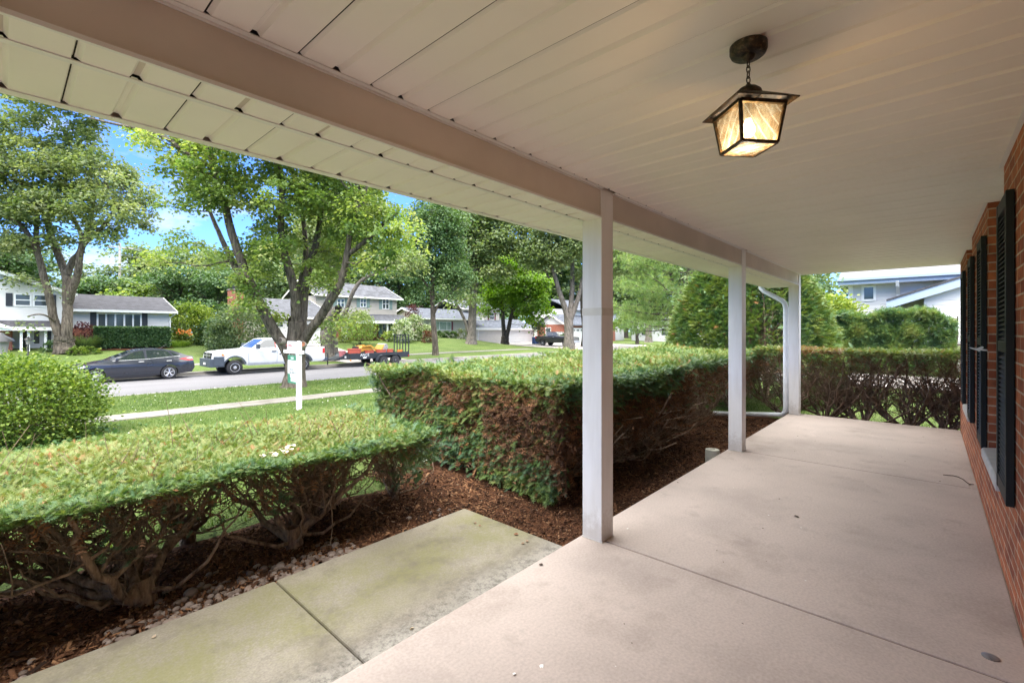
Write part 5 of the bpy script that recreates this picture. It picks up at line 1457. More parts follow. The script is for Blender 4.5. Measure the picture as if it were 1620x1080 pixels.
def wheel(root, x, y, r, w, spokes, sd=-1, rim=.66, mat=None, holes=0):
    m = MB(); n0 = 0
    m.lathe([(r * rim, -w / 2), (r * .86, -w / 2 - .005), (r * .97, -w * .42), (r, -w * .25), (r, w * .25), (r * .97, w * .42), (r * .86, w / 2 + .005), (r * rim, w / 2)], 30, axis=1)
    wh = m.build('wheel', RUBBER, root, world=False, smooth=True); wh.location = (x, y, r)
    q = MB(); f = sd * w * .5
    rr = r * rim
    q.lathe([(rr, f * .98), (rr * .93, f * 1.03), (rr * .88, f * .92), (rr * .86, f * .3), (.02, f * .3)], 30, axis=1)
    q.build('rim', BLACKM if spokes else (mat or ALLOY), wh, world=False, smooth=True, sharp=30)
    h = MB()
    h.lathe([(rr * .99, f * .99), (rr * .99, f * 1.05), (rr * .90, f * 1.06), (rr * .88, f * .9)], 30, axis=1)
    if spokes:
        for k in range(spokes):
            a = 2 * PI * k / spokes + PI / 2
            for da in (-.17, .17):
                p0 = (math.cos(a) * rr * .16, f * .98, math.sin(a) * rr * .16); p1 = (math.cos(a + da) * rr * .93, f * 1.0, math.sin(a + da) * rr * .93)
                h.tube([p0, p1], [rr * .085, rr * .07], 6)
        h.lathe([(rr * .22, f * .8), (rr * .24, f * 1.02), (rr * .14, f * 1.12), (rr * .04, f * 1.13)], 14, axis=1)
    else:
        h.lathe([(rr * .82, f * .6), (rr * .62, f * .98), (rr * .38, f * .86), (rr * .34, f * 1.15), (rr * .2, f * 1.22), (rr * .03, f * 1.22)], 24, axis=1)
        k = MB()
        for i in range(holes or 5):
            a = 2 * PI * i / (holes or 5) + .3; c = (math.cos(a) * rr * .70, f * .86, math.sin(a) * rr * .70)
            k.lathe([(rr * .12, 0), (rr * .12, f * .16)], 10, c=c, axis=1)
        k.build('vent_holes', BLACKM, wh, world=False)
    h.build('hub', mat or ALLOY, wh, world=False, smooth=True, sharp=30)
    return wh

def road_z(y): return -.905 + .045 * (1 - abs(y - 24.5) / 3.8)

# ---- black sedan ------------------------------------------------------------------
WB = 2.65
yn = 26.95; xr_ = onY(268, 590, yn).x
sed = thing('sedan', (xr_ - WB, yn + .90, -.895), 'black four-door sedan with silver alloy wheels parked across the street on the left', 'car')
ol = [(-.86, .22), (-.93, .36), (-.93, .55), (-.86, .66), (-.55, .78), (.05, .90), (.42, .97)] + [(.85, 1.17), (1.30, 1.375), (1.62, 1.45), (2.0, 1.475), (2.4, 1.46), (2.75, 1.385), (3.15, 1.22), (3.42, 1.10), (3.60, 1.07), (3.68, 1.03), (3.66, .85), (3.70, .70), (3.72, .52), (3.60, .30), (3.1, .26)]
ol += [p for p in arch(WB, .365, .24, .325)][::-1] + [(1.9, .18), (.8, .18)] + [p for p in arch(0, .365, .24, .325)][::-1]
def hws(x, z):
    w = .905
    if x < -.2: w -= .30 * ((-.2 - x) / .73) ** 2.2
    if x > 3.0: w -= .20 * ((x - 3.0) / .72) ** 2
    if z > .86: w -= .04 + .50 * (z - .86)
    else: w -= .10 * ((.62 - z) / .44) ** 2 if z < .62 else .03 * ((z - .62) / .24) ** 2
    return w
B = Body(ol, hws, [.3, .45, .62, .78, .88, .98, 1.1, 1.25, 1.36], [-.7, -.4, -.1, .3, .7, 1.2, 1.7, 2.2, 2.6, 3.0, 3.3, 3.5])
B.body('body', PB, sed)
for sd in (-1, 1):
    B.side('side_window', [(.62, .985), (.95, 1.13), (1.36, 1.33), (1.62, 1.385), (1.70, 1.385), (1.74, 1.01)], CGL, sed, .006, sd)
    B.side('side_window', [(1.83, 1.015), (1.80, 1.39), (2.10, 1.405), (2.45, 1.385), (2.62, 1.33), (2.78, 1.09)], CGL, sed, .006, sd)
    B.side('quarter_window', [(2.86, 1.10), (2.72, 1.31), (2.95, 1.20), (3.10, 1.115)], CGL, sed, .006, sd)
    B.side('belt_trim', [(.58, .955), (.58, .972), (1.8, 1.005), (2.8, 1.085), (3.1, 1.105), (3.1, 1.088), (2.8, 1.066), (1.8, .985)], ALLOY, sed, .008, sd)
    for x in (1.78,): B.side('door_gap', [(x, .28), (x - .012, .98), (x + .004, .98), (x + .014, .28)], BLACKM, sed, .003, sd)
    B.side('door_gap', [(.62, .30), (.50, .62), (.60, .95), (.612, .95), (.515, .62), (.635, .30)], BLACKM, sed, .003, sd)
    for x in (1.5, 2.55): B.side('handle', [(x, .87), (x, .90), (x + .20, .905), (x + .20, .875)], ALLOY, sed, .03, sd)
    B.side('tail_lamp', [(3.05, .95), (3.25, 1.0), (3.6, 1.02), (3.66, .86), (3.45, .86)], REDL, sed, .012, sd)
    B.side('reversing_lamp', [(3.36, .985), (3.6, 1.01), (3.63, .95), (3.45, .945)], HLAMP, sed, .018, sd)
    B.side('headlamp', [(-.72, .70), (-.35, .80), (-.30, .74), (-.75, .60)], HLAMP, sed, .012, sd)
    B.side('skirt_line', [(.5, .30), (.5, .315), (2.25, .37), (2.25, .352)], ALLOY if False else PLAST, sed, .01, sd)
    m = MB(); n0 = len(m.v); m.lathe([(.0, -.09), (.075, -.07), (.085, .0), (.06, .07), (.0, .09)], 12, axis=1); m.v = [(p[0] * .8 + .72, p[1] * 1.0 + sd * .98, p[2] * 1.0 + 1.02) for p in m.v]; m.tube([(.72, sd * .86, .99), (.72, sd * .94, 1.0)], .025, 6)
    m.build('mirror', PB, sed, world=False, smooth=True)
B.over('windscreen', [(.50, 1.005), (.86, 1.178), (1.28, 1.37)], .86, CGL, sed); B.over('rear_window', [(2.80, 1.37), (3.15, 1.225), (3.36, 1.13)], .84, CGL, sed)
for x in (0, WB):
    for sd in (-1, 1): wheel(sed, x, sd * .79, .325, .21, 5, sd)
MB().tube([(2.45, 0, 1.46), (2.72, 0, 1.66)], .006, 5).build('aerial', BLACKM, sed, world=False)

# ---- white pickup ------------------------------------------------------------------
yn = 26.95
xf_ = onY(372, 590, yn).x; xr_ = onY(480, 585, yn).x; WB = xr_ - xf_
pk = thing('pickup_truck', (xf_, yn + .98, -.895), 'white single-cab work pickup with grey bumpers, parked across the street towing the trailer', 'pickup truck')
R_ = .385; e = WB + 1.27
ol = [(-.80, .42), (-.98, .52), (-.98, .95), (-.94, 1.14), (-.78, 1.22), (-.2, 1.28), (.55, 1.325), (.82, 1.36), (1.15, 1.62), (1.48, 1.84), (1.75, 1.90), (2.3, 1.91), (2.52, 1.88), (2.60, 1.40), (2.63, 1.36), (e - .04, 1.36), (e, 1.33), (e, .62), (e - .12, .52)]
ol += arch(WB, .50, .50, R_ + .06)[::-1] + [(WB - .8, .46), (.8, .46)] + arch(0, .50, .50, R_ + .06)[::-1]
def hwp(x, z):
    w = .985
    if x < -.3: w -= .14 * ((-.3 - x) / .68) ** 2
    if z > 1.3: w -= .03 + .30 * (z - 1.3)
    elif z < .75: w -= .06 * ((.75 - z) / .3) ** 2
    elif z > 1.12: w -= .03 * ((z - 1.12) / .18) ** 2
    return w
B = Body(ol, hwp, [.6, .75, .95, 1.12, 1.22, 1.32, 1.5, 1.7, 1.85], [-.8, -.55, -.2, .4, .8, 1.2, 1.8, 2.4, 2.8, 3.4, 4.2, 4.7])
B.body('body', PW, pk)
for sd in (-1, 1):
    B.side('side_window', [(1.12, 1.40), (1.20, 1.55), (1.52, 1.80), (1.66, 1.825), (1.98, 1.83), (2.02, 1.40)], CGL, pk, .008, sd)
    B.side('rear_quarter_window', [(2.14, 1.42), (2.13, 1.80), (2.40, 1.78), (2.46, 1.45)], CGL, pk, .008, sd)
    B.side('window_post', [(2.02, 1.38), (1.98, 1.83), (2.03, 1.83), (2.07, 1.38)], REDW if sd < 0 else PW, pk, .010, sd)
    for pts in ([(.66, .60), (.62, 1.0), (.70, 1.33), (.712, 1.33), (.635, 1.0), (.675, .60)], [(2.08, .56), (2.10, 1.36), (2.115, 1.36), (2.095, .56)], [(2.66, .52), (2.66, 1.34), (2.675, 1.34), (2.675, .52)]):
        B.side('door_gap', pts, PLAST, pk, .003, sd)
    B.side('handle', [(1.80, 1.15), (1.80, 1.20), (2.05, 1.205), (2.05, 1.155)], BLACKM, pk, .03, sd)
    B.side('headlamp', [(-.96, .98), (-.92, 1.15), (-.55, 1.13), (-.46, .98)], HLAMP, pk, .012, sd)
    B.side('marker_lamp', [(-.62, 1.03), (-.62, 1.12), (-.55, 1.12), (-.48, 1.0)], AMBL, pk, .02, sd)
    B.side('tail_lamp', [(e - .14, .98), (e - .14, 1.28), (e - .005, 1.28), (e - .005, .98)], REDL, pk, .012, sd)
    B.side('sill', [(.62, .455), (.62, .60), (WB - .62, .57), (WB - .62, .455)], plain('sill_grey', (.42, .44, .47), .5, .1, 4) if sd < 0 else PLAST, pk, .012, sd)
    for cx in (0, WB):
        o_ = arch(cx, .56, .55, R_ + .06, 12); i_ = arch(cx, .495, .55, R_ + .06, 12)
        B.side('wheel_arch', o_ + i_[::-1], PLAST, pk, .012, sd)
    m = MB(); m.box(.98, 1.14, sd * 1.02 - .0, sd * 1.24, 1.34, 1.60); m.tube([(1.1, sd * .93, 1.38), (1.1, sd * 1.05, 1.42)], .04, 6); m.build('mirror', PLAST, pk, world=False, bevel=.02)
B.over('windscreen', [(.86, 1.395), (1.15, 1.625), (1.45, 1.825)], .85, CGL, pk)
m = MB(); m.box(-1.12, -.96, -.93, .93, .44, .86); m.prism([(-1.11, -.93), (-.5, -1.0), (-.5, -.985), (-.96, -.9)], 2, .45, .85); m.prism([(-1.11, .93), (-.5, 1.0), (-.5, .985), (-.96, .9)], 2, .45, .85)
m.prism([(-.97, -.96), (-.52, -1.005), (-.52, -.97), (-.96, -.90)], 2, .5, .97); m.build('front_bumper', PLAST, pk, world=False, bevel=.03)
m = MB(); m.box(-1.01, -.95, -.62, .62, .88, 1.17); g_ = m.build('grille', BLACKM, pk, world=False, bevel=.02)
m = MB(); m.box(-1.035, -1.012, -.60, .60, 1.01, 1.05); m.box(-1.035, -1.012, -.03, .03, .90, 1.16); m.build('grille_bar', ALLOY, g_, world=False, bevel=.01)
MB().box(-1.15, -1.122, -.16, .16, .55, .66).build('number_plate', WHITE, pk, world=False)
m = MB(); m.box(e - .02, e + .20, -.95, .95, .50, .72); m.build('rear_bumper', PLAST, pk, world=False, bevel=.03)
MB().box(2.75, e - .1, -.82, .82, 1.362, 1.368).build('bed_cover', BLACKM, pk, world=False)
for x in (0, WB):
    for sd in (-1, 1): wheel(pk, x, sd * .84, R_, .27, 0, sd, .60, ALLOY, 6)
Mx = lambda x, y, z: Matrix.Translation((x, y, z)) @ Matrix.Rotation(PI / 2, 4, 'X')
SCRIPT = plain('script_ink', (.06, .04, .04), .6, .1, 5)
text_mesh('door_lettering', 'Catal', .26, SCRIPT, pk, Mx(2.42 + .2, -.995, 1.02), .35)
m = MB(); m.prism([(2.20, 1.02), (2.28, .95), (2.30, 1.02), (2.28, 1.08)], 1, -.996, -.99); m.build('door_mark', SCRIPT, pk, world=False)

# ---- trailer --------------------------------------------------------------------------
yn = 26.9
tx0 = onY(553, 570, yn).x; tx1 = onY(647.5, 570, yn).x
wx = [onY(604.2, 577, yn).x, onY(622.7, 577, yn).x]
TB = plain('trailer_black', (.022, .026, .034), .4, .15, 5)
trl = thing('utility_trailer', (tx0, yn + .95, -.89), 'black tandem-axle utility trailer with raised ramp gate, loaded with tubs', 'trailer')
Lt = tx1 - tx0; zd = .62
m = MB(); m.box(0, Lt, -.95, -.90, zd - .14, zd + .24); m.box(0, Lt, .90, .95, zd - .14, zd + .24); m.box(0, .05, -.899, .899, zd - .14, zd + .24); m.box(Lt - .05, Lt, -.899, .899, zd - .14, zd + .02)
m.build('frame', TB, trl, world=False, bevel=.008)
MB().box(.051, Lt - .051, -.899, .899, zd - .06, zd).build('deck', plain('deck_boards', (.16, .12, .09), .8, .3, 6), trl, world=False)
m = MB(); m.box(Lt - .03, Lt + .02, -.92, -.86, zd + .0, zd + 1.42); m.box(Lt - .03, Lt + .02, .86, .92, zd, zd + 1.42); m.box(Lt - .03, Lt + .02, -.86, .86, zd + 1.36, zd + 1.42); m.box(Lt - .03, Lt + .02, -.86, .86, zd + .04, zd + .09)
for k in range(1, 5): m.box(Lt - .028, Lt + .018, -.86 + k * .344 - .03, -.86 + k * .344 + .03, zd + .09, zd + 1.36)
m.box(Lt - .02, Lt + .01, -.86, .86, zd + .98, zd + 1.02)
m.build('ramp_gate', TB, trl, world=False)
for sd in (-1, 1):
    fm = MB(); xc0, xc1 = wx[0] - tx0, wx[1] - tx0
    out = [(xc0 - .52, .34), (xc0 - .46, .46), (xc0 - .30, .68), (xc0 - .1, .735), (xc1 + .1, .735), (xc1 + .30, .68), (xc1 + .42, .46), (xc1 + .44, .34)]
    inn = [(x + (.05 if x < (xc0 + xc1) / 2 else -.05), z - .045) for x, z in out][::-1]
    fm.prism(out + inn, 1, sd * .955, sd * 1.22); fm.build('fender', TB, trl, world=False)
    for x in (xc0, xc1): wheel(trl, x, sd * 1.09, .335, .21, 0, sd, .58, plain('dark_rim', (.10, .10, .11), .45, .1, 8), 5)
m = MB(); m.tube([(.0, -.85, zd - .08), (-1.15, -.05, zd - .12)], .05, 4); m.tube([(.0, .85, zd - .08), (-1.15, .05, zd - .12)], .05, 4); m.tube([(-1.0, 0, zd - .12), (-1.55, 0, zd - .12)], .05, 6); m.tube([(-.95, 0, .18), (-.95, 0, zd + .25)], .035, 8)
m.prism([(-.95, zd - .15), (-.25, zd + .06), (-.05, zd + .2), (-.05, zd - .12)], 1, -.55, .55)
m.build('tongue', TB, trl, world=False)
for sd in (-1, 1):
    MB().box(.02, .10, sd * .953, sd * .962, zd - .22, zd - .12).build('marker_lamp', AMBL, trl, world=False); MB().box(Lt - .10, Lt - .03, sd * .953, sd * .962, zd - .08, zd + .0).build('tail_lamp', REDL, trl, world=False)
DEC = plain('decal_white', (.72, .73, .74), .5, .1, 5)
text_mesh('lettering', 'ANCE', .24, DEC, trl, Mx(1.05, -.953, zd + .12))
MB().prism([(.90, zd + .0), (1.2, zd + .0), (1.14, zd - .1), (.96, zd - .1)], 1, -.955, -.951).build('emblem', DEC, trl, world=False)
MB().box(-.12, -.02, -.60, -.56, zd - .05, zd + .08).build('placard', DEC, trl, world=False)

TUBR = plain('red_tub', (.42, .085, .055), .55, .18, 4); TUBO = plain('orange_bucket', (.62, .20, .03), .5, .12, 5); TUBP = plain('faded_tub', (.36, .12, .13), .6, .15, 5)
def tub(px, py, w_px, h, mat, label, off=0.55, top=1.06):
    """open tub standing on the trailer deck"""
    p = onY(px, 560, yn + off); s = (p.x * CS + p.y * SN) / FPX; r = w_px * s / 2
    o = thing('tub', (p.x, yn + off, -.89 + zd + .002), label, 'tub')
    m = MB().lathe([(r * .84, 0), (r * .93, h * .45), (r * .95, h * .47), (r * .95, h * .52), (r, h * .93), (r * top, h * .94), (r * top, h), (r * .97, h), (r * .9, .05), (.01, .05)], 26)
    m.build('shell', mat, o, world=False, smooth=True, sharp=30)
    MB().lathe([(r * .94, h * .72), (r * .90, h * .74), (.01, h * .78)], 20).build('soil', MULCH, o, world=False)
    return o
tub(560.5, 560, 20.5, .52, TUBR, 'biggest red tub on the trailer, at its front corner')
tub(541.5, 560, 10.5, .40, TUBP, 'faded pinkish tub standing at the very front of the trailer load', .75)
tub(584, 560, 15, .40, TUBR, 'low red tub on the trailer below the yellow loader')
tub(602.5, 560, 16, .42, TUBR, 'red tub on the trailer above its front wheel')
tub(617, 560, 10, .42, TUBR, 'smallest red tub on the trailer above its rear wheel')
tub(632.5, 560, 8.5, .34, TUBO, 'orange bucket on the trailer by the ramp gate')
# compact yellow loader
YEL = plain('machine_yellow', (.50, .25, .03), .45, .12, 4)
p = onY(578, 560, yn + 1.1)
ldr = thing('compact_loader', (p.x, yn + 1.1, -.89 + zd), 'compact yellow loader with grey bucket strapped on the trailer', 'loader')
ldr.scale = (.82, .9, .80)
m = MB(); m.prism([(-.75, .25), (-.75, .62), (-.55, .78), (-.1, .82), (.15, .80), (.55, .45), (.6, .25)], 1, -.42, .42); m.build('engine_hood', YEL, ldr, world=False, bevel=.03)
m = MB()
for sd in (-1, 1):
    m.tube([(-.55, sd * .47, .80), (.15, sd * .47, .86), (.75, sd * .47, .45), (1.15, sd * .47, .30)], [.07, .075, .07, .06], 4)
m.tube([(.75, -.47, .45), (.75, .47, .45)], .04, 6); m.build('lift_arm', YEL, ldr, world=False)
for sd in (-1, 1):
    m = MB()
    pts = [(-.75 + .2 + .2 * math.cos(a), .2 + .2 * math.sin(a)) for a in np.linspace(PI / 2, PI * 1.5, 8)] + [(.45 + .2 * math.cos(a), .2 + .2 * math.sin(a)) for a in np.linspace(-PI / 2, PI / 2, 8)]
    m.prism(pts, 1, sd * .43, sd * .64); m.build('track', RUBBER, ldr, world=False)
m = MB(); m.prism([(1.15, .25), (1.45, .95), (1.62, 1.0), (1.75, .75), (1.70, .35), (1.4, .2)], 1, -.55, .55); m.build('bucket', plain('worn_grey', (.30, .30, .30), .5, .25, 6, metal=.4), ldr, world=False, bevel=.01)
m = MB(); m.prism([(1.0, .28), (1.3, .75), (1.42, .92), (1.5, .85), (1.3, .5), (1.12, .2)], 1, -.50, .50); m.build('bucket_plate', YEL, ldr, world=False)
m = MB(); m.box(-.98, -.76, -.3, .3, .55, .80); m.tube([(-.85, -.2, .8), (-.95, -.2, 1.0)], .02, 6); m.tube([(-.85, .2, .8), (-.95, .2, 1.0)], .02, 6); m.build('control_panel', BLACKM, ldr, world=False)

# ---- dark pickup in the far driveway ------------------------------------------------
Xd = 47.5
pt = onX(893, 546, Xd)
dk = thing('pickup_truck', (Xd + .95, pt.y, gz(Xd, pt.y) + .04), 'dark crew-cab pickup in the driveway of the far brick house', 'pickup truck', rz=math.radians(90))
# local x runs from nose to tail, pointing away from the street
WB = 3.55; R_ = .39; e = WB + 1.2
ol = [(-.85, .42), (-.95, .55), (-.95, 1.1), (-.8, 1.2), (.5, 1.28), (.72, 1.3), (1.05, 1.55), (1.4, 1.80), (1.7, 1.86), (2.8, 1.86), (3.0, 1.80), (3.12, 1.36), (3.15, 1.30), (e, 1.30), (e, .6), (e - .1, .5)]
ol += arch(WB, .5, .5, R_ + .05)[::-1] + [(WB - .8, .46), (.8, .46)] + arch(0, .5, .5, R_ + .05)[::-1]
B = Body(ol, lambda x, z: .96 - (.03 + .3 * (z - 1.28) if z > 1.28 else 0), [.6, .9, 1.28, 1.5, 1.7], [-.5, .5, 1.5, 2.5, 3.5])
B.body('body', PD, dk)
for sd in (-1, 1):
    B.side('side_window', [(1.0, 1.34), (1.4, 1.72), (1.9, 1.78), (1.92, 1.34)], CGL, dk, .008, sd); B.side('side_window', [(2.0, 1.34), (2.0, 1.78), (2.75, 1.76), (2.95, 1.36)], CGL, dk, .008, sd)
    B.side('headlamp', [(-.93, .95), (-.9, 1.12), (-.6, 1.12), (-.6, .95)], HLAMP, dk, .012, sd); B.side('tail_lamp', [(e - .16, .95), (e - .16, 1.25), (e - .01, 1.25), (e - .01, .95)], REDL, dk, .012, sd)
    B.side('handle', [(1.65, 1.15), (1.65, 1.19), (1.88, 1.19), (1.88, 1.15)], ALLOY, dk, .03, sd)
    for x in (0, WB): wheel(dk, x, sd * .82, R_, .26, 0, sd, .62, ALLOY, 6)
B.over('windscreen', [(.76, 1.33), (1.05, 1.555), (1.38, 1.785)], .85, CGL, dk)
MB().box(-1.05, -.93, -.9, .9, .45, .75).build('front_bumper', ALLOY, dk, world=False, bevel=.02)

# ---- white car glimpsed behind the pine ----------------------------------------------
q = onD(1072, 530, 62)
wc = thing('hatchback', (q.x, q.y, gz(q.x, q.y)), 'white car glimpsed through the gap left of the cone-shaped yew', 'car', rz=math.radians(-50))
ol = [(-.8, .25), (-.85, .6), (-.5, .8), (.2, .92), (.9, 1.35), (1.5, 1.5), (2.5, 1.48), (3.1, 1.15), (3.2, .9), (3.2, .3)]
ol += arch(2.55, .36, .24, .32)[::-1] + arch(0, .36, .24, .32)[::-1]
B = Body(ol, lambda x, z: .88 - (.45 * (z - .9) if z > .9 else 0), [.5, .9, 1.2], [.5, 1.5, 2.5])
B.body('body', PW, wc)
for sd in (-1, 1):
    B.side('side_window', [(.75, 1.0), (1.1, 1.33), (1.6, 1.41), (1.62, 1.0)], CGL, wc, .008, sd); B.side('side_window', [(1.7, 1.0), (1.7, 1.41), (2.4, 1.39), (2.8, 1.05)], CGL, wc, .008, sd)
    for x in (0, 2.55): wheel(wc, x, sd * .76, .32, .2, 5, sd)

# ---- wheelie bins --------------------------------------------------------------------
BINB = plain('bin_blue', (.03, .07, .20), .5, .1, 5)
def bin_(px, X, label):
    p = onX(px, 540, X); z = gz(X, p.y) + .03
    o = thing('wheelie_bin', (X, p.y, z), label, 'bin')
    MB().prism([(-.26, -.24), (.26, -.24), (.26, .24), (-.26, .24)], 2, .06, .95).build('tub', BINB, o, world=False, bevel=.02)
    MB().prism([(-.30, .952), (.30, .952), (.30, .99), (.0, 1.06), (-.30, .99)], 1, -.29, .29).build('lid', BINB, o, world=False, bevel=.01)
    for sd in (-1, 1):
        MB().lathe([(.10, -.02), (.10, .02)], 12, c=(.22, sd * .27, .10), axis=1).build('wheel', RUBBER, o, world=False)
bin_(845.5, 50, 'blue wheeled bin nearest the low garage door'); bin_(851, 50.6, 'blue wheeled bin tucked against the tail of the dark pickup'); bin_(866, 57, 'blue wheeled bin showing over the bed of the dark pickup')

# ---- for-sale sign ---------------------------------------------------------------------
sp = onG(473, 11.9)
sg = thing('yard_sign', (sp.x, sp.y, sp.z), 'white wooden yard sign post with hanging green and white panel on the lawn', 'sign')
H = 1.70
m = MB(); m.box(-.052, .052, -.052, .052, -.05, H); m.prism([(-.06, H), (.06, H), (.0, H + .05)], 1, -.06, .06)
m.build('post', WHITE, sg, world=False, bevel=.004)
MB().box(-.04, .04, -.22, .86, H - .28, H - .20).build('arm', WHITE, sg, world=False, bevel=.003)
SGN = plain('sign_white', (.74, .76, .77), .5, .05, 4); GRN = plain('sign_green', (.03, .17, .10), .5, .1, 4); INK = plain('sign_ink', (.10, .12, .12), .6, .1, 5); REDI = plain('sign_red', (.45, .03, .05), .6, .1, 5)
RM = lambda y, z, x=-.013: Matrix.Translation((x, y, z)) @ Matrix.Rotation(-PI / 2, 4, 'Z') @ Matrix.Rotation(PI / 2, 4, 'X')
rd = MB().box(-.010, .010, .10, .70, H - .195, H + .03).build('rider', SGN, sg, world=False)
text_mesh('lettering', 'COMING SOON', .095, REDI, rd, RM(.40, H - .085))
z1 = H - .33; z0 = H - 1.06
pn = MB().box(-.010, .010, .10, .66, z0, z1).build('panel', SGN, sg, world=False)
m = MB(); m.box(-.0125, -.0105, .10, .66, z1 - .13, z1); m.box(-.0125, -.0105, .10, .66, z0, z0 + .16); m.box(-.0125, -.0105, .52, .66, z0 + .161, z0 + .24); m.build('green_band', GRN, pn, world=False)
MB().box(-.0145, -.0128, .16, .46, z0 + .05, z0 + .20).build('white_box', SGN, pn, world=False)
text_mesh('lettering', 'SALE', .085, SGN, pn, RM(.38, z1 - .075, -.0135)); text_mesh('lettering', 'LG', .16, INK, pn, RM(.40, z1 - .26)); text_mesh('lettering', 'REALTY', .10, INK, pn, RM(.36, z1 - .37)); text_mesh('lettering', '630.204.20', .095, INK, pn, RM(.37, z0 + .28)); text_mesh('lettering', 'HOME', .07, GRN, pn, RM(.31, z0 + .125, -.0148))
m = MB()
for y in (.2, .58): m.tube([(0, y, z1), (0, y, H - .28)], .008, 5)
m.build('hanger', STEEL, sg, world=False)
# ================================================================ trees
MAPLE = leaf_mat('maple_leaf', [(0, (.07, .135, .04)), (.4, (.145, .225, .06)), (.7, (.225, .295, .09)), (1, (.34, .37, .14))], .5, .5)
SILVER = leaf_mat('silver_maple_leaf', [(0, (.085, .14, .065)), (.4, (.16, .215, .095)), (.7, (.24, .285, .14)), (1, (.36, .385, .23))], .48, .5)
DEEP = leaf_mat('deep_green_leaf', [(0, (.035, .085, .035)), (.5, (.075, .145, .055)), (1, (.14, .21, .08))], .3, .5)
BRIGHT = leaf_mat('bright_maple_leaf', [(0, (.06, .14, .014)), (.45, (.13, .25, .02)), (.8, (.22, .36, .03)), (1, (.32, .43, .05))], .42, .45)
BACKL = leaf_mat('far_leaf', [(0, (.065, .12, .06)), (.5, (.14, .20, .09)), (1, (.24, .285, .14))], .34, .55)
PINEN = leaf_mat('pine_needle', [(0, (.07, .14, .05)), (.5, (.16, .25, .085)), (1, (.29, .35, .14))], .4, .5)
PLUM = leaf_mat('plum_leaf', [(0, (.04, .012, .02)), (1, (.12, .035, .045))], .3)
BARK = bark_mat('maple_bark', (.045, .037, .03), (.185, .155, .125))
BARKP = bark_mat('pale_bark', (.065, .056, .05), (.24, .21, .185))
BARKD = bark_mat('dark_bark', (.03, .025, .022), (.12, .10, .085))

def cluster_leaves(F, cen, per, csize, lsize, tone0=.5, tv=.22, flat=.38, T=LEAF, up=1.0):
    k = len(cen); n = k * per
    cs = np.repeat(csize * rng.uniform(.6, 1.35, k), per)
    o = rng.normal(0, 1, (n, 3)) * np.array([.62, .62, flat]) * cs[:, None]
    rr = np.linalg.norm(o[:, :2], axis=1)
    o[:, 2] -= .35 * rr ** 2 / np.maximum(cs, .01)
    pos = np.repeat(cen, per, 0) + o
    ax = np.concatenate([unit(o[:, :2] + 1e-6), np.full((n, 1), -.35)], 1) + rng.normal(0, .5, (n, 3))
    no = np.array([0, 0, up]) + np.repeat(rng.normal(0, .3, (k, 3)), per, 0) + rng.normal(0, .36, (n, 3))
    tone = np.clip(np.repeat(tone0 + rng.normal(0, tv * .8, k), per) + rng.normal(0, tv * .5, n), 0, 1)
    F.leaves(T, pos, ax, no, lsize * rng.uniform(.65, 1.25, n), tone)

def ell_points(ells, d, n):
    """cluster centres inside a set of leafy masses given as (x, y, depth shift, half width, half height, half depth m)"""
    vol = np.array([e[3] * e[4] * max(e[5], .5) for e in ells]); c = rng.choice(len(ells), n, p=vol / vol.sum())
    out = np.zeros((n, 3))
    for i in range(n):
        e = ells[c[i]]
        v = rng.normal(0, 1, 3); v = v / np.linalg.norm(v) * rng.uniform(.15, 1) ** (1 / 2.4)
        out[i] = onD(e[0] + v[0] * e[3], e[1] + v[1] * e[4], d + e[2] + v[2] * e[5])
    return out

def twigs(F, cen, limbs, frac, r, keep=1.0):
    pts = np.concatenate([l[2:] if len(l) > 3 else l for l in limbs])
    mx = 9. * r / .05
    for c in cen[rng.uniform(0, 1, len(cen)) < frac]:
        dd = np.linalg.norm(pts - c, axis=1) + np.maximum(0, pts[:, 2] - c[2]) * .8
        p = pts[np.argmin(dd)]
        L_ = np.linalg.norm(c - p)
        if L_ > 4.5: continue
        P = bez(p, (p + c) / 2 + np.array([0, 0, -.10 * L_]) + rng.normal(0, .05 * L_, 3), c, 7, .012 * L_)
        rr = min(r, .012 + .012 * L_)
        F.tube(P, np.linspace(rr, .006, 7), 5)

def smooth_path(P, R, n=5):
    P = np.array(P, float); R = np.array(R, float); m = len(P)
    t = np.linspace(0, m - 1, (m - 1) * n + 1); i = np.clip(np.floor(t).astype(int), 0, m - 2); f = (t - i)[:, None]
    p0 = P[np.maximum(i - 1, 0)]; p1 = P[i]; p2 = P[i + 1]; p3 = P[np.minimum(i + 2, m - 1)]
    Q = .5 * (2 * p1 + (p2 - p0) * f + (2 * p0 - 5 * p1 + 4 * p2 - p3) * f ** 2 + (-p0 + 3 * p1 - 3 * p2 + p3) * f ** 3)
    return Q, np.interp(t, np.arange(m), R)

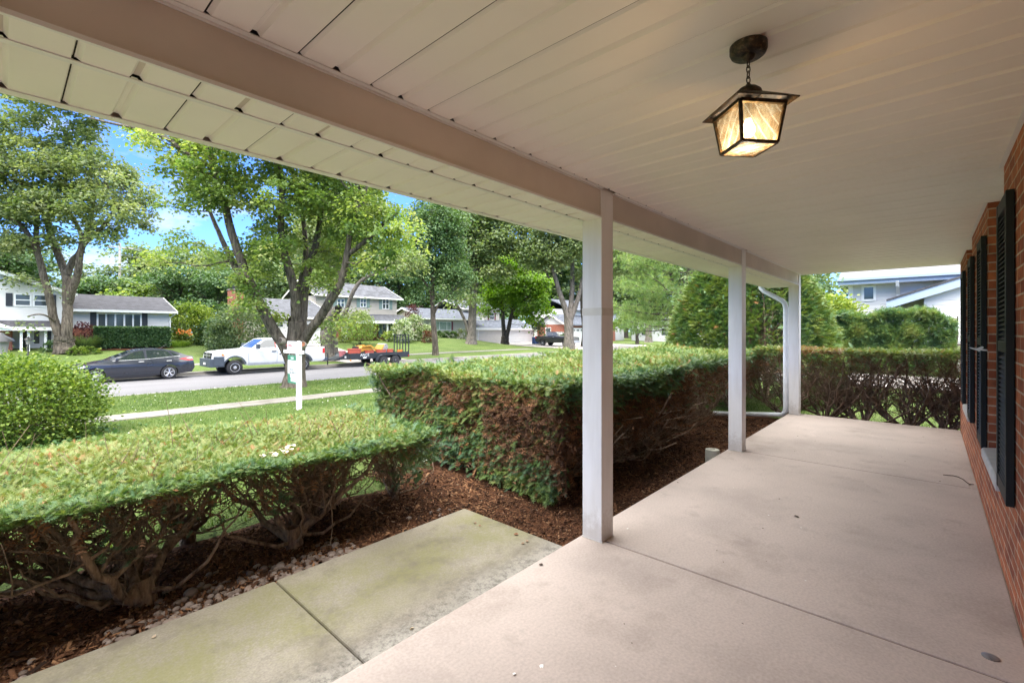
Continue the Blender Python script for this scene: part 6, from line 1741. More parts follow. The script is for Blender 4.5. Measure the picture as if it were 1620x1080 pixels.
def photo_tree(name, base, d, limbs, ells, n, per, cs, ls, mat, bark, label, tone=.5, cat='tree', twf=.35, flare=1.5, tv=.22, T=LEAF, group=None, ground=None):
    """limbs: lists of (x, y, depth shift) with start and end radius in photo pixels, surveyed at depth d"""
    o = thing(name, (base[0], base[1], base[2]), label, cat, group)
    fb = Fast(); LP = []
    s = d / FPX
    for li, (pts, r0, r1) in enumerate(limbs):
        P = [np.array(onD(x, y, d + dz)) for x, y, dz in pts]
        R = np.linspace(r0, r1, len(P)) * s
        if li == 0:
            P[0] = np.array([base[0], base[1], base[2] - .12]); R[0] = R[1] * flare
        Q, RR = smooth_path(P, R)
        Q[1:] += rng.normal(0, .012, Q[1:].shape) * RR[1:, None] * 3
        fb.tube(Q, RR, 12 if r0 > 5 else 8); LP.append(Q)
    cen = ell_points(ells, d, n) if n else np.zeros((0, 3))
    if n: twigs(fb, cen, LP[1:] or LP, twf, .05)
    fb.build('trunk', bark, o, smooth=True)
    if n:
        F = Fast(); cluster_leaves(F, cen, per, cs, ls, tone, tv, T=T); F.build('crown', mat, o)
    return o, s

# ---- the maple on the near verge -----------------------------------------------
b = onG(465, 18.1); d0 = b.x * CS + b.y * SN
limbs = [([(465, 614, 0), (466, 592, 0), (467, 570, 0), (468, 548, 0), (470, 528, 0), (471, 505, 0)], 15.5, 13.5),
         ([(461, 572, -.1), (449, 547, -.3), (431, 519, -.5), (417, 492, -.7), (404, 466, -.8), (386, 424, -.9), (367, 370, -1), (357, 330, -1), (347, 297, -1.1), (337, 262, -1.2), (325, 225, -1.2)], 9, 3.5),
         ([(402, 463, -.8), (380, 434, -.4), (360, 398, 0), (345, 365, .4), (330, 330, .7)], 6, 2.5),
         ([(474, 530, 0), (479, 498, .1), (481, 468, .2), (486, 432, .2), (494, 405, .3), (501, 380, .4), (508, 335, .4), (515, 290, .5)], 8, 3.5),
         ([(469, 530, 0), (468, 495, -.2), (466, 462, -.4), (457, 425, -.5), (449, 395, -.6), (444, 355, -.6), (446, 305, -.7), (440, 250, -.7)], 8, 3.5),
         ([(471, 520, .2), (474, 480, .5), (478, 440, .8), (484, 405, 1.2), (480, 350, 1.5), (470, 300, 1.7)], 6.5, 3),
         ([(479, 540, 0), (491, 522, -.2), (505, 504, -.4), (519, 481, -.6), (533, 460, -.8), (543, 435, -.9), (549, 400, -1), (556, 360, -1), (570, 320, -1)], 8, 3.5),
         ([(548, 405, -1), (580, 380, -1), (605, 355, -1.1), (630, 335, -1.2)], 4, 2),
         ([(337, 265, -1.2), (300, 245, -1.5), (262, 218, -1.8), (225, 205, -2), (180, 196, -2.2), (140, 186, -2.2)], 3.6, 1.2)]
ells = [(200, 203, -2.1, 26, 8, .8), (262, 330, -.6, 20, 14, 1), (280, 380, -.3, 26, 18, 1.2), (250, 405, 0, 20, 12, 1), (235, 215, -1.9, 32, 14, 1.2), (285, 250, -1.5, 42, 32, 1.6), (345, 285, -1, 48, 42, 2), (300, 310, -1, 26, 22, 1.2), (430, 300, -.5, 65, 45, 2.5), (505, 300, .2, 55, 42, 2.5), (570, 325, -.5, 55, 45, 2.5), (622, 360, -1, 42, 44, 2.2), (590, 400, -1, 40, 26, 2), (540, 385, .3, 34, 30, 2), (428, 380, -.4, 42, 34, 2), (390, 420, -.9, 38, 28, 1.5), (330, 400, .2, 28, 30, 1.5), (505, 430, .3, 36, 26, 2), (395, 470, -.9, 26, 14, 1.0), (445, 492, -.2, 24, 10, 1.0), (500, 482, .1, 30, 12, 1.2), (535, 505, -.5, 32, 9, 1.0), (380, 200, -.6, 110, 50, 3), (530, 215, -.3, 95, 55, 3), (460, 120, 0, 110, 60, 3.2)]
tr_main, s_ = photo_tree('maple_tree', b, d0, limbs, ells, 840, 88, .34, .112, MAPLE, BARK, 'big maple with several forking limbs and sawn-off branch scars on the near verge', tone=.52, twf=.28, flare=1.4)
WOOD = plain('cut_wood', (.30, .12, .06), .9, .3, 20); CALL = plain('callus_bark', (.30, .26, .22), .95, .15, 20)
for (px, py, dz) in ((444.5, 539, -.52), (479, 545, -.50)):
    c = onD(px, py, d0 + dz); v = Vector((-CS + (.25 if px > 460 else -.35), -SN, .25)).normalized()
    m = MB(); m.tube([c - v * .12, c + v * .05, c + v * .08], [.13, .125, .10], 14, cap=False); cal = m.build('branch_collar', CALL, tr_main, smooth=True)
    MB().tube([c + v * .02, c + v * .045], [.10, .10], 14).build('cut_face', WOOD if px > 460 else BARKD, cal)

# ---- far tree with two stems before the white house -------------------------------
b = onG(104, 41); d1 = b.x * CS + b.y * SN
limbs = [([(103, 560, 0), (102, 550, 0), (102, 541, 0), (103, 534, 0)], 13.5, 12.5),
         ([(100, 545, 0), (90, 520, -.2), (84, 500, -.3), (77, 465, -.4), (67, 430, -.5), (60, 402, -.6), (45, 372, -.7), (20, 345, -.8), (-15, 330, -1)], 6.6, 2.6),
         ([(105, 545, 0), (106, 515, 0), (107, 490, .1), (106, 465, .1), (105, 438, .2), (95, 410, .4), (85, 385, .5), (75, 352, .6), (62, 326, .6), (35, 302, .7), (0, 280, .8)], 7.4, 2.8),
         ([(108, 480, .1), (115, 455, 0), (123, 432, -.1), (126, 410, -.2), (129, 393, -.2), (142, 376, -.3), (160, 362, -.5), (185, 330, -.8)], 6, 2.6),
         ([(128, 398, -.2), (136, 370, .2), (145, 340, .5), (150, 300, .8)], 4.5, 2), ([(107, 434, .2), (115, 412, .3), (126, 398, .3), (128, 370, .5), (108, 330, .8), (100, 290, 1)], 5, 2),
         ([(60, 402, -.6), (57, 370, -.3), (60, 340, 0), (55, 300, .3)], 4, 2), ([(88, 510, -.3), (75, 500, -1), (60, 497, -1.5), (45, 500, -2)], 1.6, .8)]
ells = [(15, 190, 0, 46, 20, 2), (75, 178, 0, 40, 14, 1.5), (120, 205, 0, 34, 18, 2), (40, 245, 0, 60, 34, 3), (125, 250, 0, 48, 28, 3), (175, 285, -.5, 40, 26, 2.5), (115, 315, 0, 64, 34, 3), (40, 320, 0, 55, 34, 3), (195, 330, -.8, 30, 26, 2), (160, 365, -.6, 34, 22, 2), (225, 310, -.6, 18, 22, 1.5), (10, 380, 0, 44, 22, 2.5), (-60, 270, 0, 70, 90, 4), (90, 372, .2, 30, 16, 2), (30, 440, -1, 38, 7, 1.5), (70, 448, -.8, 24, 6, 1), (45, 498, -2, 24, 6, .9), (55, 512, -2, 20, 4, .8), (100, 130, 0, 120, 40, 4), (200, 365, .2, 18, 10, 1.5), (240, 290, -.8, 16, 16, 1.2), (235, 345, -.8, 16, 14, 1.2), (205, 262, -.8, 18, 12, 1.2), (150, 200, 0, 26, 10, 1.2)]
photo_tree('maple_tree', b, d1, limbs, ells, 980, 68, .52, .175, SILVER, BARK, 'tall maple with two leaning stems in front of the white split-level house', tone=.5, twf=.25, flare=1.3)

# ---- pale-barked tree behind the trailer ---------------------------------------------
b = onG(521, 31.5); d2 = b.x * CS + b.y * SN
limbs = [([(521, 570, 0), (521, 552, 0), (520, 535, 0), (519, 518, 0), (517, 502, 0)], 13.5, 11.5), ([(517, 508, 0), (518, 488, .2), (525, 462, .4), (533, 435, .6), (536, 400, .8), (530, 360, 1)], 8, 3),
         ([(519, 512, 0), (526, 498, -.3), (533, 490, -.5), (535, 488, -.6)], 7, 6), ([(524, 506, 0), (538, 503, -.3), (548, 490, -.5), (556, 468, -.8), (566, 450, -1), (580, 438, -1.2), (600, 431, -1.5), (622, 416, -1.8)], 4, 2)]
ells = [(520, 360, 1, 65, 45, 3), (600, 395, 0, 40, 22, 2), (550, 330, 1, 60, 50, 3), (640, 410, -1, 28, 16, 1.8), (525, 508, -1, 26, 7, 1), (557, 498, -1, 22, 6, 1), (510, 530, -1.2, 14, 6, .7), (495, 420, .5, 26, 30, 2)]
photo_tree('silver_maple_tree', b, d2, limbs, ells, 520, 60, .65, .185, SILVER, BARKP, 'thick pale-barked tree directly behind the trailer tongue', tone=.55, twf=.25, flare=1.35)

# ---- young tree, big verge trees, bright maple ------------------------------------------
b = onG(689.5, 31.5); d3 = b.x * CS + b.y * SN
limbs = [([(690, 562, 0), (688, 540, 0), (686, 515, 0), (684.5, 490, 0), (684, 465, 0), (684, 440, 0), (682, 410, 0), (680, 370, 0), (684, 330, 0)], 5, 2.2), ([(684, 468, 0), (676, 452, -.3), (664, 437, -.6), (648, 422, -1)], 2, 1), ([(686, 498, 0), (694, 482, -.4), (704, 471, -.8), (716, 462, -1)], 2, 1), ([(684, 445, 0), (700, 425, .4), (716, 405, .8)], 2, 1)]
ells = [(690, 395, 0, 44, 34, 2.4), (655, 415, -.6, 26, 22, 1.8), (722, 430, -.6, 26, 22, 1.8), (690, 345, 0, 50, 34, 2.6), (715, 465, -.8, 16, 10, 1.1), (665, 455, -.6, 16, 9, 1.1)]
photo_tree('young_tree', b, d3, limbs, ells, 420, 52, .62, .18, DEEP, BARK, 'slender young street tree standing just right of the trailer ramp', tone=.6, twf=.3, flare=1.3)
b = onG(745, 40); d4 = b.x * CS + b.y * SN
limbs = [([(745, 549, 0), (746, 530, 0), (747, 505, 0), (748, 480, 0), (750, 450, 0), (752, 415, 0), (753, 370, 0), (757, 320, 0)], 7.5, 4), ([(743, 532, 0), (737, 512, -.4), (730, 495, -.6), (722, 480, -.9), (716, 462, -1)], 3, 1.6), ([(751, 440, 0), (765, 415, .5), (780, 390, 1)], 3, 1.5), ([(752, 410, 0), (735, 385, .5), (720, 360, 1)], 3, 1.5)]
ells = [(752, 385, 0, 50, 30, 4), (720, 350, 0, 48, 34, 4), (790, 365, 0, 52, 36, 4), (755, 330, 0, 60, 36, 4), (772, 425, -.6, 34, 20, 3), (725, 440, -.8, 26, 16, 2), (718, 478, -1, 18, 9, 1.4), (745, 470, -1.5, 18, 10, 1.5)]
photo_tree('shade_tree', b, d4, limbs, ells, 620, 34, .85, .32, SILVER, BARKP, 'tall straight grey-trunked tree before the beige ranch house', tone=.42, twf=.25, flare=1.5)
b = onG(799, 44); d5 = b.x * CS + b.y * SN
limbs = [([(799, 546, 0), (799, 538, 0), (799, 530, 0)], 6.5, 6), ([(798, 535, 0), (796, 512, 0), (795, 490, 0), (792, 460, 0), (788, 430, .5)], 3.8, 1.6), ([(801, 535, 0), (806, 512, 0), (810, 490, 0), (814, 455, 0), (818, 425, .5)], 3.8, 1.6), ([(808, 495, 0), (825, 478, -.6), (840, 465, -1)], 2, 1)]
ells = [(812, 448, 0, 44, 30, 4.5), (800, 420, 0, 32, 22, 3.5), (836, 478, -.5, 32, 20, 3.5), (775, 486, -.5, 22, 11, 2.5), (852, 455, 0, 18, 18, 2), (790, 462, 0, 28, 18, 3), (850, 503, -1, 20, 7, 2), (866, 490, -1, 14, 6, 1.6), (768, 470, 0, 14, 6, 1.5), (764, 492, 0, 13, 5, 1.4), (780, 435, 0, 18, 10, 2), (858, 438, 0, 16, 10, 2), (825, 402, 0, 16, 12, 2), (836, 505, -1, 12, 7, 1.5)]
photo_tree('bright_maple_tree', b, d5, limbs, ells, 470, 38, .66, .32, BRIGHT, BARKD, 'bright green round-headed maple on the lawn before the garage doors', tone=.5, twf=.3, flare=1.2)
b = onG(900, 31); d6 = b.x * CS + b.y * SN
limbs = [([(900, 553, 0), (900, 535, 0), (900, 515, 0), (899, 498, 0)], 8, 7), ([(899, 505, 0), (893, 485, -.1), (885, 462, -.2), (877, 435, -.3), (869, 408, -.4), (860, 382, -.5), (852, 350, -.5)], 5, 2), ([(901, 503, 0), (904, 475, .1), (906, 440, .2), (905, 405, .3), (904, 370, .3)], 4.5, 2.5), ([(902, 508, 0), (910, 485, -.1), (917, 462, -.2), (921, 440, -.3), (928, 400, -.5)], 4.5, 2), ([(869, 440, .3), (858, 420, .3), (846, 400, .5)], 2, 1)]
ells = [(870, 395, 0, 44, 26, 3.5), (915, 380, 0, 40, 30, 3.5), (840, 400, 0, 32, 26, 3), (890, 350, 0, 60, 30, 4), (930, 430, .5, 20, 14, 2)]
photo_tree('shade_tree', b, d6, limbs, ells, 430, 34, .85, .3, SILVER, BARKP, 'big grey-barked tree forking low, just left of the nearest porch post', tone=.4, twf=.25, flare=1.4)
b = onG(926, 33); d7 = b.x * CS + b.y * SN
photo_tree('shade_tree', b, d7, [([(926, 551, 0), (926, 530, 0), (925, 510, 0), (922, 480, 0), (925, 440, 0), (935, 390, 0)], 6, 3), ([(926, 512, 0), (931, 490, .3), (935, 460, .5)], 3, 2)], [(950, 385, 0, 40, 26, 3), (975, 415, 0, 26, 18, 2.5)], 150, 34, .85, .3, SILVER, BARKD, 'darker trunk standing partly behind the nearest porch post', tone=.4)
# trunks under the pine
b = onG(1026, 36); d8 = b.x * CS + b.y * SN
photo_tree('shade_tree', b, d8, [([(1026, 546, 0), (1026, 530, 0), (1025, 500, 0), (1022, 460, 0), (1015, 420, 0)], 5.5, 4)], [(1010, 400, 0, 60, 40, 4), (990, 440, 1, 40, 24, 3)], 260, 34, .9, .34, SILVER, BARKP, 'thick pale trunk seen under the pine branches', tone=.45)
b = onG(1008, 33); d9 = b.x * CS + b.y * SN
photo_tree('small_tree', b, d9, [([(1008, 547, 0), (1008, 535, 0), (1006, 520, 0), (1004, 505, 0)], 2.6, 2), ([(1008, 533, 0), (1013, 520, 0), (1016, 508, 0)], 1.6, 1)], [(1008, 500, 0, 30, 9, 2), (985, 512, 0, 20, 8, 1.5)], 130, 30, .6, .22, MAPLE, BARKD, 'small dark forked tree seen under the lowest pine branch', tone=.5)
# thin sapling before the garage
b = onG(853, 40); d_ = b.x * CS + b.y * SN
photo_tree('sapling', b, d_, [([(853, 547, 0), (853, 535, 0), (853, 520, 0), (855, 505, 0)], 1.1, .5)], [(853, 518, 0, 11, 12, .8)], 34, 14, .35, .2, DEEP, BARKP, 'thin sapling with sparse leaves before the pale garage door', tone=.4)

# ---- white pine beyond the hedge ---------------------------------------------------
pt = onD(1092, CY, 24.5); zpt = gz(pt.x, pt.y)
pine = thing('pine_tree', (pt.x, pt.y, zpt), 'soft-needled pine with drooping boughs between the nearest post and the cone-shaped yew', 'tree')
fb = Fast(); F = Fast()
fb.tube(np.array([(pt.x, pt.y, zpt - .1), (pt.x, pt.y, 3), (pt.x + .1, pt.y, 7), (pt.x, pt.y, 12)]), np.array([.30, .24, .17, .06]), 10)
for i in range(58):
    z = rng.uniform(1.4, 11); az = rng.uniform(0, 2 * PI); Lb = (5.2 - .36 * max(0, z - 3)) * rng.uniform(.7, 1.1)
    if i < 22: az = vaz_ = math.atan2(CS * 1.0, -SN * 1.0) + rng.normal(0, .55); z = rng.uniform(1.6, 6.0)
    p = np.array([pt.x, pt.y, z]); q = p + np.array([math.cos(az) * Lb, math.sin(az) * Lb, rng.uniform(-.3, .7)])
    P = bez(p, (p + q) / 2 + np.array([0, 0, -.12 * Lb]), q, 9, .03); fb.tube(P, np.linspace(.055, .012, 9), 6)
    k = 60; t = rng.uniform(.3, 1.02, k); c = np.stack([np.interp(t, np.linspace(0, 1, 9), P[:, j]) for j in range(3)], 1)
    w = .55 * (1.15 - t)[:, None] + .22
    c = c + rng.normal(0, 1, (k, 3)) * w * np.array([1, 1, .22])
    dirv = unit(q - p)
    bt = rng.uniform(.3, .75)
    for rep in range(3):
        cc2 = c + rng.normal(0, .09, c.shape)
        a = dirv[None] + rng.normal(0, .45, (k, 3)) + [0, 0, .15]
        F.leaves(TUFT, cc2, a, rng.normal(0, 1, (k, 3)), rng.uniform(.12, .21, k), np.clip(bt + rng.normal(0, .14, k), 0, 1))
fb.build('trunk', BARKD, pine, smooth=True); F.build('needles', PINEN, pine)

# ---- trees far behind the houses: four kinds, copied ----------------------------------
def back_tree(seed, h, w, n, per, mat, bark, label, tone):
    global rng
    keep = rng; rng = np.random.default_rng(seed)
    o = thing('broadleaf_tree', (0, 0, 0), label, 'tree')
    fb = Fast(); LPs = []
    T0 = smooth_path([(0, 0, -.3), (.05, 0, h * .2), (-.1, .1, h * .45), (.1, 0, h * .8)], [.36, .28, .2, .06])
    fb.tube(*T0, 8)
    for i in range(9):
        z = h * rng.uniform(.18, .6); az = rng.uniform(0, 2 * PI); q = np.array([math.cos(az) * w * .75, math.sin(az) * w * .75, min(h * .95, z + h * rng.uniform(.15, .35))])
        fb.tube(bez(np.array([0, 0, z]), np.array([q[0] * .4, q[1] * .4, z + .1 * h]), q, 7, .05), np.linspace(.12, .03, 7), 6)
    cen = []
    lob = [(rng.normal(0, w * .42), rng.normal(0, w * .42), h * rng.uniform(.38, .9), w * rng.uniform(.32, .55)) for _ in range(13)]
    for i in range(n):
        l = lob[rng.integers(0, len(lob))]; v = rng.normal(0, 1, 3); v = v / np.linalg.norm(v) * rng.uniform(.3, 1) ** .5
        cen.append((l[0] + v[0] * l[3], l[1] + v[1] * l[3], max(h * .16, l[2] + v[2] * l[3] * .8)))
    F = Fast(); cluster_leaves(F, np.array(cen), per, .8, .36, tone, .2)
    fb.build('trunk', bark, o, smooth=True); F.build('crown', mat, o)
    rng = keep
    return o
KIND = [(back_tree(11, 11, 4.6, 230, 28, BACKL, BARKD, '', .5)), (back_tree(12, 13, 5.2, 240, 28, DEEP, BARKD, '', .5)), (back_tree(13, 9, 4.2, 220, 28, MAPLE, BARK, '', .45)), (back_tree(14, 14, 4.4, 220, 28, SILVER, BARKP, '', .35))]
used_kind = [False] * 4
ZONES = {}
def put_back(px, Y, top_y, kind, label, wide=1.0):
    p = onY(px, CY, Y); z0 = gz(p.x, Y); d = p.x * CS + p.y * SN
    H = EYE + (CY - top_y) / FPX * d - z0
    base_h = (11, 13, 9, 14)[kind]
    o = KIND[kind]
    if used_kind[kind]: o = copy_tree(o)
    used_kind[kind] = True
    o.location = (p.x, Y, z0 - .05); s = H / base_h
    o.scale = (s * wide, s * wide, s); o.rotation_euler = (0, 0, rng.uniform(0, 6.28))
    o['label'] = label; o['group'] = 'broadleaf trees far behind the houses'
A_ = 'dense tree crown rising behind the two-storey end of the white house'
B_ = 'green tree behind the charcoal roof of the white house'
C_ = 'leafy tree standing in the gap between the white house and the colonial'
D_ = 'tall tree rising behind the grey roofs of the colonial'
E_ = 'leafy tree behind the beige ranch house and its garage'
G_ = 'tree far down the street behind the brick house with blue roofs'
H_ = 'tree far off behind the pine and the small bungalow'
J_ = 'tree standing behind the blue-trimmed house next door'
for a in ((-40, 66, 360, 1, A_), (12, 70, 345, 1, A_), (60, 74, 395, 3, A_), (150, 66, 418, 1, B_, 1.3), (185, 72, 400, 0, B_, 1.2), (222, 64, 425, 2, B_, 1.3), (250, 72, 370, 3, B_), (283, 58, 402, 1, C_, 1.15), (318, 62, 375, 0, C_), (345, 54, 410, 1, C_, 1.1), (372, 66, 380, 0, C_, 1.1),
          (405, 70, 372, 1, D_), (450, 74, 365, 0, D_), (500, 74, 360, 3, D_), (545, 74, 385, 1, D_), (590, 70, 392, 0, D_, 1.1), (630, 64, 398, 1, D_), (660, 70, 372, 1, E_, 1.1), (700, 68, 395, 0, E_, 1.1), (735, 74, 340, 3, E_, 1.2), (775, 76, 380, 1, E_, 1.2), (815, 78, 350, 0, E_, 1.1), (850, 80, 385, 1, E_),
          (885, 74, 375, 1, G_, 1.2), (925, 70, 400, 0, G_, 1.2), (960, 62, 360, 3, G_, 1.2), (990, 56, 395, 0, H_, 1.1), (1030, 52, 380, 1, H_, 1.1), (1075, 50, 370, 0, H_, 1.2), (1130, 46, 380, 1, H_, 1.2), (1215, 38, 395, 0, H_, 1.2)):
    put_back(*((a[0], a[1], a[2] + 14) + tuple(a[3:])))
for (px, X, ty, k, wd) in ((1303, 44, 425, 0, 1.1), (1262, 40, 430, 1, 1.0)):
    p = onX(px, CY, X); z0 = gz(p.x, p.y); d = p.x * CS + p.y * SN
    o = copy_tree(KIND[k]); H = EYE + (CY - ty) / FPX * d - z0; s = H / (11, 13, 9, 14)[k]
    o.location = (p.x, p.y, z0); o.scale = (s * wd, s * wd, s); o['label'] = J_; o['group'] = 'broadleaf trees far behind the houses'
# far belt of woodland closing the street
F = Fast(); n = 2600
az = rng.uniform(math.radians(-25), math.radians(135), n); R = rng.uniform(150, 190, n)
cen = np.stack([R * np.cos(az), R * np.sin(az), rng.uniform(0, 12, n) + 2 * np.sin(az * 40)], 1)
cluster_leaves(F, cen, 12, 2.6, 1.3, .35, .2)
tag(F.build('far_woodland', BACKL), kind='stuff')

# ---- planting round the houses across the street ---------------------------------------
def far_shrub(name, px0, px1, top, Y, mat, label, tone=.5, n=3800, size=.10, ry=None, base=.05, group=None, cat='shrub', T=LEAF, nst=4, lump=.1, sink=.1):
    a, b = onG(px0, Y), onG(px1, Y); c = onG((px0 + px1) / 2, Y)
    d = c.x * CS + c.y * SN
    w = abs(px1 - px0) * d / FPX / 2
    h = EYE + (CY - top) / FPX * d - c.z
    return leaf_shrub(name, (c.x, c.y, c.z - sink), w, ry or w * .9, h + sink, n, size, mat, label, cat, tone, .2, group, rad=.03, nst=nst, base=base, T=T, lump=lump, bark=BARKD)
HYD = leaf_mat('hydrangea_bloom', [(0, (.06, .13, .03)), (.45, (.13, .21, .05)), (.62, (.45, .50, .36)), (1, (.72, .74, .64))], .3)
OLIVE = leaf_mat('olive_shrub_leaf', [(0, (.05, .09, .045)), (.6, (.12, .17, .075)), (1, (.20, .22, .10))], .3)
RUSSET = leaf_mat('russet_leaf', [(0, (.05, .02, .012)), (1, (.18, .06, .03))], .25)
far_shrub('golden_shrub', 268, 337, 487, 46, LEAFY, 'golden-green spreading shrub at the corner of the white house', .55, 7000, .16)
far_shrub('evergreen_shrub', 318, 362, 508, 44, DEEP, 'dark green rounded shrub right of the golden-green shrub', .55, 4000, .14)
far_shrub('olive_shrub', 345, 428, 488, 39.5, OLIVE, 'large loose olive-green shrub beside the colonial garage behind the white pickup', .5, 8000, .14)
far_shrub('olive_shrub', 334, 372, 512, 38.5, OLIVE, 'smaller grey-green shrub at the lawn edge behind the pickup hood', .35, 3500, .12)
far_shrub('plum_tree', 641, 664, 486, 46.5, PLUM, 'small burgundy-leaved tree by the corner of the beige ranch house', .5, 1600, .14, cat='tree', base=.2)
for i, (p, q, t, Yh) in enumerate(((622, 650, 508, 42.5), (640, 668, 500, 44), (660, 690, 516, 43.5))):
    far_shrub('hydrangea_bush', p, q, t, Yh, HYD, ('hydrangea bush with white blooms nearest the trailer ramp', 'tallest white-flowered hydrangea bush under the burgundy tree', 'hydrangea bush with white blooms beside the russet shrub')[i], .5, 3200, .13, group='hydrangea bushes beside the colonial')
far_shrub('barberry_shrub', 668, 686, 524, 41.5, RUSSET, 'low russet shrub left of the slender young tree trunk', .5, 1200, .10)
for i, (p, q) in enumerate(((690, 701), (701, 712), (711, 722))):
    far_shrub('boxwood_bush', p, q, 524.5, 48.5, DEEP, ('leftmost of three small round bushes under the picture window', 'middle one of three small round bushes under the picture window', 'rightmost of three small round bushes under the picture window')[i], .75, 900, .14, group='round bushes under the picture window')
far_shrub('tan_bush', 723, 740, 521, 48, OLIVE, 'pale tan bush between the round bushes and the tall straight tree', .9, 900, .12)
far_shrub('foundation_shrub', 538, 556, 524, 43.5, MAPLE, 'low leafy shrub at the colonial doorway behind the trailer tongue', .6, 1200, .12)
far_shrub('foundation_shrub', 604, 624, 526, 43.5, MAPLE, 'low leafy shrub under the colonial porch window', .65, 1200, .12)
far_shrub('weeping_tree', 551, 590, 497, 41.5, MAPLE, 'small feathery green tree before the colonial porch', .5, 3600, .12, cat='tree', base=.22, nst=5)
far_shrub('shade_shrub', 858, 876, 528, 42, DEEP, 'dark green shrub at the brick corner behind the blue bins', .7, 900, .16)
far_shrub('smoke_bush', 118, 146, 513, 42.5, PLUM, 'hazy purple-brown bush by the brick base of the white house', .7, 1500, .10)
FOUN = leaf_mat('fountain_grass', [(0, (.07, .13, .05)), (1, (.17, .23, .10))], .3)
def blades(name, px0, px1, top, Y, mat, label, n, wd=.02, cat='plant', flowers=None):
    c = onG((px0 + px1) / 2, Y); d = c.x * CS + c.y * SN; w = (px1 - px0) * d / FPX / 2; h = EYE + (CY - top) / FPX * d - c.z
    o = thing(name, tuple(c), label, cat)
    TB = (np.array([(-wd, 0, 0), (wd, 0, 0), (wd * .9, .5, .05), (-wd * .9, .5, .05), (0, 1, .35)]) , None)
    V = np.array([(-wd, 0, 0), (wd, 0, 0), (wd * .9, .5, .06), (-wd * .9, .5, .06), (-wd * .2, 1, .34), (wd * .2, 1, .34)]); Fq = np.array([(0, 1, 2, 3), (3, 2, 5, 4)])
    az = rng.uniform(0, 2 * PI, n); rr = rng.uniform(0, .6, n) * w
    pos = np.stack([c.x + rr * np.cos(az), c.y + rr * np.sin(az), np.full(n, c.z - .03)], 1)
    a = np.stack([np.cos(az) * rng.uniform(.1, .8, n), np.sin(az) * rng.uniform(.1, .8, n), np.ones(n)], 1)
    no = np.stack([np.cos(az), np.sin(az), np.full(n, -.2)], 1)
    f = Fast(); f.leaves((V, Fq), pos, a, no, h * rng.uniform(.7, 1.15, n), rng.uniform(0, 1, n)); f.build('leaves', mat, o)
    if flowers:
        k, m_, up = flowers; f = Fast(); az = rng.uniform(0, 2 * PI, k)
        ps = np.stack([c.x + w * .9 * rng.uniform(-1, 1, k), c.y + w * .5 * rng.uniform(-1, 1, k), c.z + up + rng.uniform(-.25, .2, k)], 1)
        for j in range(6): f.leaves(LEAF, ps, rng.normal(0, 1, (k, 3)) + [0, 0, .5], rng.normal(0, 1, (k, 3)), np.full(k, .10), rng.uniform(0, 1, k))
        f.build('flowers', m_, o)
    return o
ORANGE = leaf_mat('lily_flower', [(0, (.62, .19, .04)), (1, (.75, .36, .12))], .3)
LILYL = leaf_mat('lily_leaf', [(0, (.10, .19, .03)), (1, (.22, .31, .06))], .3)
blades('fountain_grass', 112, 152, 527, 42, FOUN, 'grey-green fountain of ornamental grass beside the two-stemmed maple', 900, .012)
blades('daylily_clump', 254, 302, 536, 43, LILYL, 'yellow-green daylily clump at the end of the dark green hedge', 500, .03)
blades('orange_lilies', 280, 304, 538, 43.4, LILYL, 'stand of orange lilies at the corner of the white house lawn', 260, .025, flowers=(26, ORANGE, 1.10))
far_shrub('spirea_shrub', 113, 132, 549, 40.3, LEAFY, 'small yellow-green mound at the foot of the two-stemmed maple', .4, 900, .09)
far_shrub('spirea_shrub', 133, 154, 550, 40.6, LEAFY, 'low yellow-green ground shrub right of the round mound', .35, 900, .09, sink=.15)
far_shrub('foundation_shrub', 72, 92, 541, 42, DEEP, 'dark shrub left of the two-stemmed maple by the white house entry', .6, 900, .10)
# clipped dark hedge under the white house windows
xa, xb = onG(147, 42.6).x, onG(266, 42.9).x; z0 = gz(xa, 42.6); zt_ = onY(200, 517.5, 42.6).z
hh = thing('box_hedge', ((xa + xb) / 2, 42.8, z0), 'dark green clipped hedge under the five-pane window of the white house', 'hedge')
n = 9000; f = Fast()
pos = np.stack([rng.uniform(xa, xb, n), rng.uniform(42.1, 43.6, n), rng.uniform(z0 + .1, zt_, n)], 1)
side = rng.integers(0, 4, n); pos[side == 0, 2] = zt_ - np.abs(rng.normal(0, .05, (side == 0).sum())); m_ = side >= 1; pos[m_, 1] = 42.1 + np.abs(rng.normal(0, .08, m_.sum())) + .06 * np.sin(pos[m_, 0] * 5) + .15 * (1 - (pos[m_, 2] - z0) / (zt_ - z0)) * 0
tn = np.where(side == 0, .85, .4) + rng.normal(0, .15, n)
f.leaves(LEAF, pos, rng.normal(0, 1, (n, 3)) + [0, -.5, .4], rng.normal(0, .6, (n, 3)) + [0, -.5, .8], .10 * rng.uniform(.7, 1.4, n), np.clip(tn, 0, 1)); f.build('foliage', DEEP, hh)
MB().box(xa + .1, xb - .1, 42.3, 43.5, z0, zt_ - .12).build('inner_branches', BARKD, hh)
xm0, xm1 = onG(140, 41.4).x, onG(275, 42).x
m = MB(); N = 24
for i in range(N):
    u0, u1 = xm0 + (xm1 - xm0) * i / N, xm0 + (xm1 - xm0) * (i + 1) / N
    fr = lambda u: 41.25 + .3 * math.sin(u * 1.7) + .5 * ((u - xm0) / (xm1 - xm0))
    m.quad((u0, fr(u0), gz(u0, fr(u0)) + .05), (u1, fr(u1), gz(u1, fr(u1)) + .05), (u1, 43.9, gz(u1, 43.9) + .05), (u0, 43.9, gz(u0, 43.9) + .05))
tag(m.build('mulch_bed', MULCH), kind='structure')

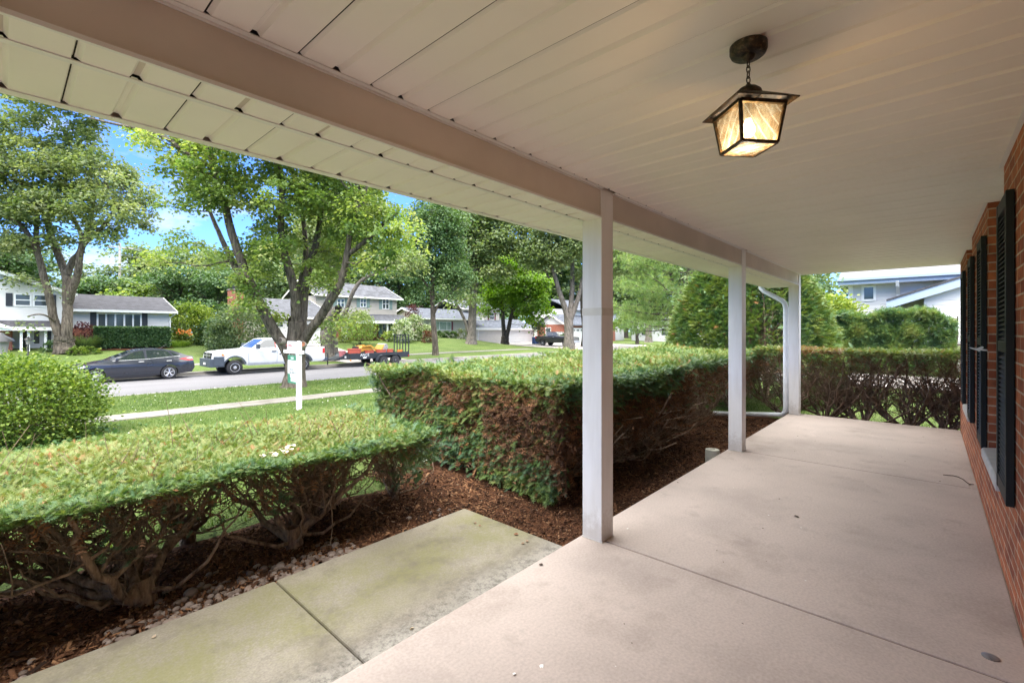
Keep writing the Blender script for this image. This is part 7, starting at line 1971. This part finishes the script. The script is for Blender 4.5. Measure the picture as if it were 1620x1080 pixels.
# ---- hedge and tree by the house next door --------------------------------------------
XH_ = 23.2
ya_, yb_ = onX(1296, 520, XH_).y, onX(1512, 520, XH_).y
zt_ = onX(1405, 497, XH_).z
nh = thing('garden_hedge', (XH_, (ya_ + yb_) / 2, -.25), 'thick bright green hedge beyond the driveway in front of the house next door', 'hedge')
n = 26000; f = Fast()
y = rng.uniform(yb_, ya_, n); top_ = zt_ + .10 * np.sin(y * 2.3) + .07 * np.sin(y * 5.1 + 1) - .25 * np.clip((yb_ + .5 - y) / .5, 0, 1)
z = -.25 + (top_ + .25) * rng.uniform(0, 1, n) ** .8
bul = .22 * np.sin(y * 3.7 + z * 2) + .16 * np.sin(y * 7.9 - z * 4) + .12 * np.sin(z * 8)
x = XH_ + bul * .6 + np.abs(rng.normal(0, .12, n)); tp = rng.uniform(0, 1, n) < .2; x[tp] = rng.uniform(XH_, XH_ + 1.6, tp.sum()); z[tp] = top_[tp] + rng.normal(0, .06, tp.sum())
pos = np.stack([x, y, z], 1)
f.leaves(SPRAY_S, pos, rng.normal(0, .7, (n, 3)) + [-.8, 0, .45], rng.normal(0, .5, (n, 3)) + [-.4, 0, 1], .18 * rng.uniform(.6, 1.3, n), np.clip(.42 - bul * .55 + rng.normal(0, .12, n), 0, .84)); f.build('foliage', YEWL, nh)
fb = Fast()
for k in range(9): stems(fb, (XH_ + .8, yb_ + (ya_ - yb_) * (k + .5) / 9, -.25), 5, lambda: (XH_ + rng.uniform(.2, 1.4), yb_ + (ya_ - yb_) * (k + rng.uniform(-.2, 1.2)) / 9, rng.uniform(.8, zt_ - .1)), .06, 3, 2)
fb.build('stems', BARKD, nh, smooth=True)
q = onX(1309, CY, 25.5)
leaf_shrub('golden_tree', (q.x, q.y, gz(q.x, q.y)), 1.35, 1.3, 1.45 + 44 / FPX * (q.x * CS + q.y * SN) + .28, 8000, .14, LEAFY, 'pale yellow-green small tree at the left corner of the house next door', 'tree', .72, .2, rad=.05, nst=8, base=.2, bark=BARKD)
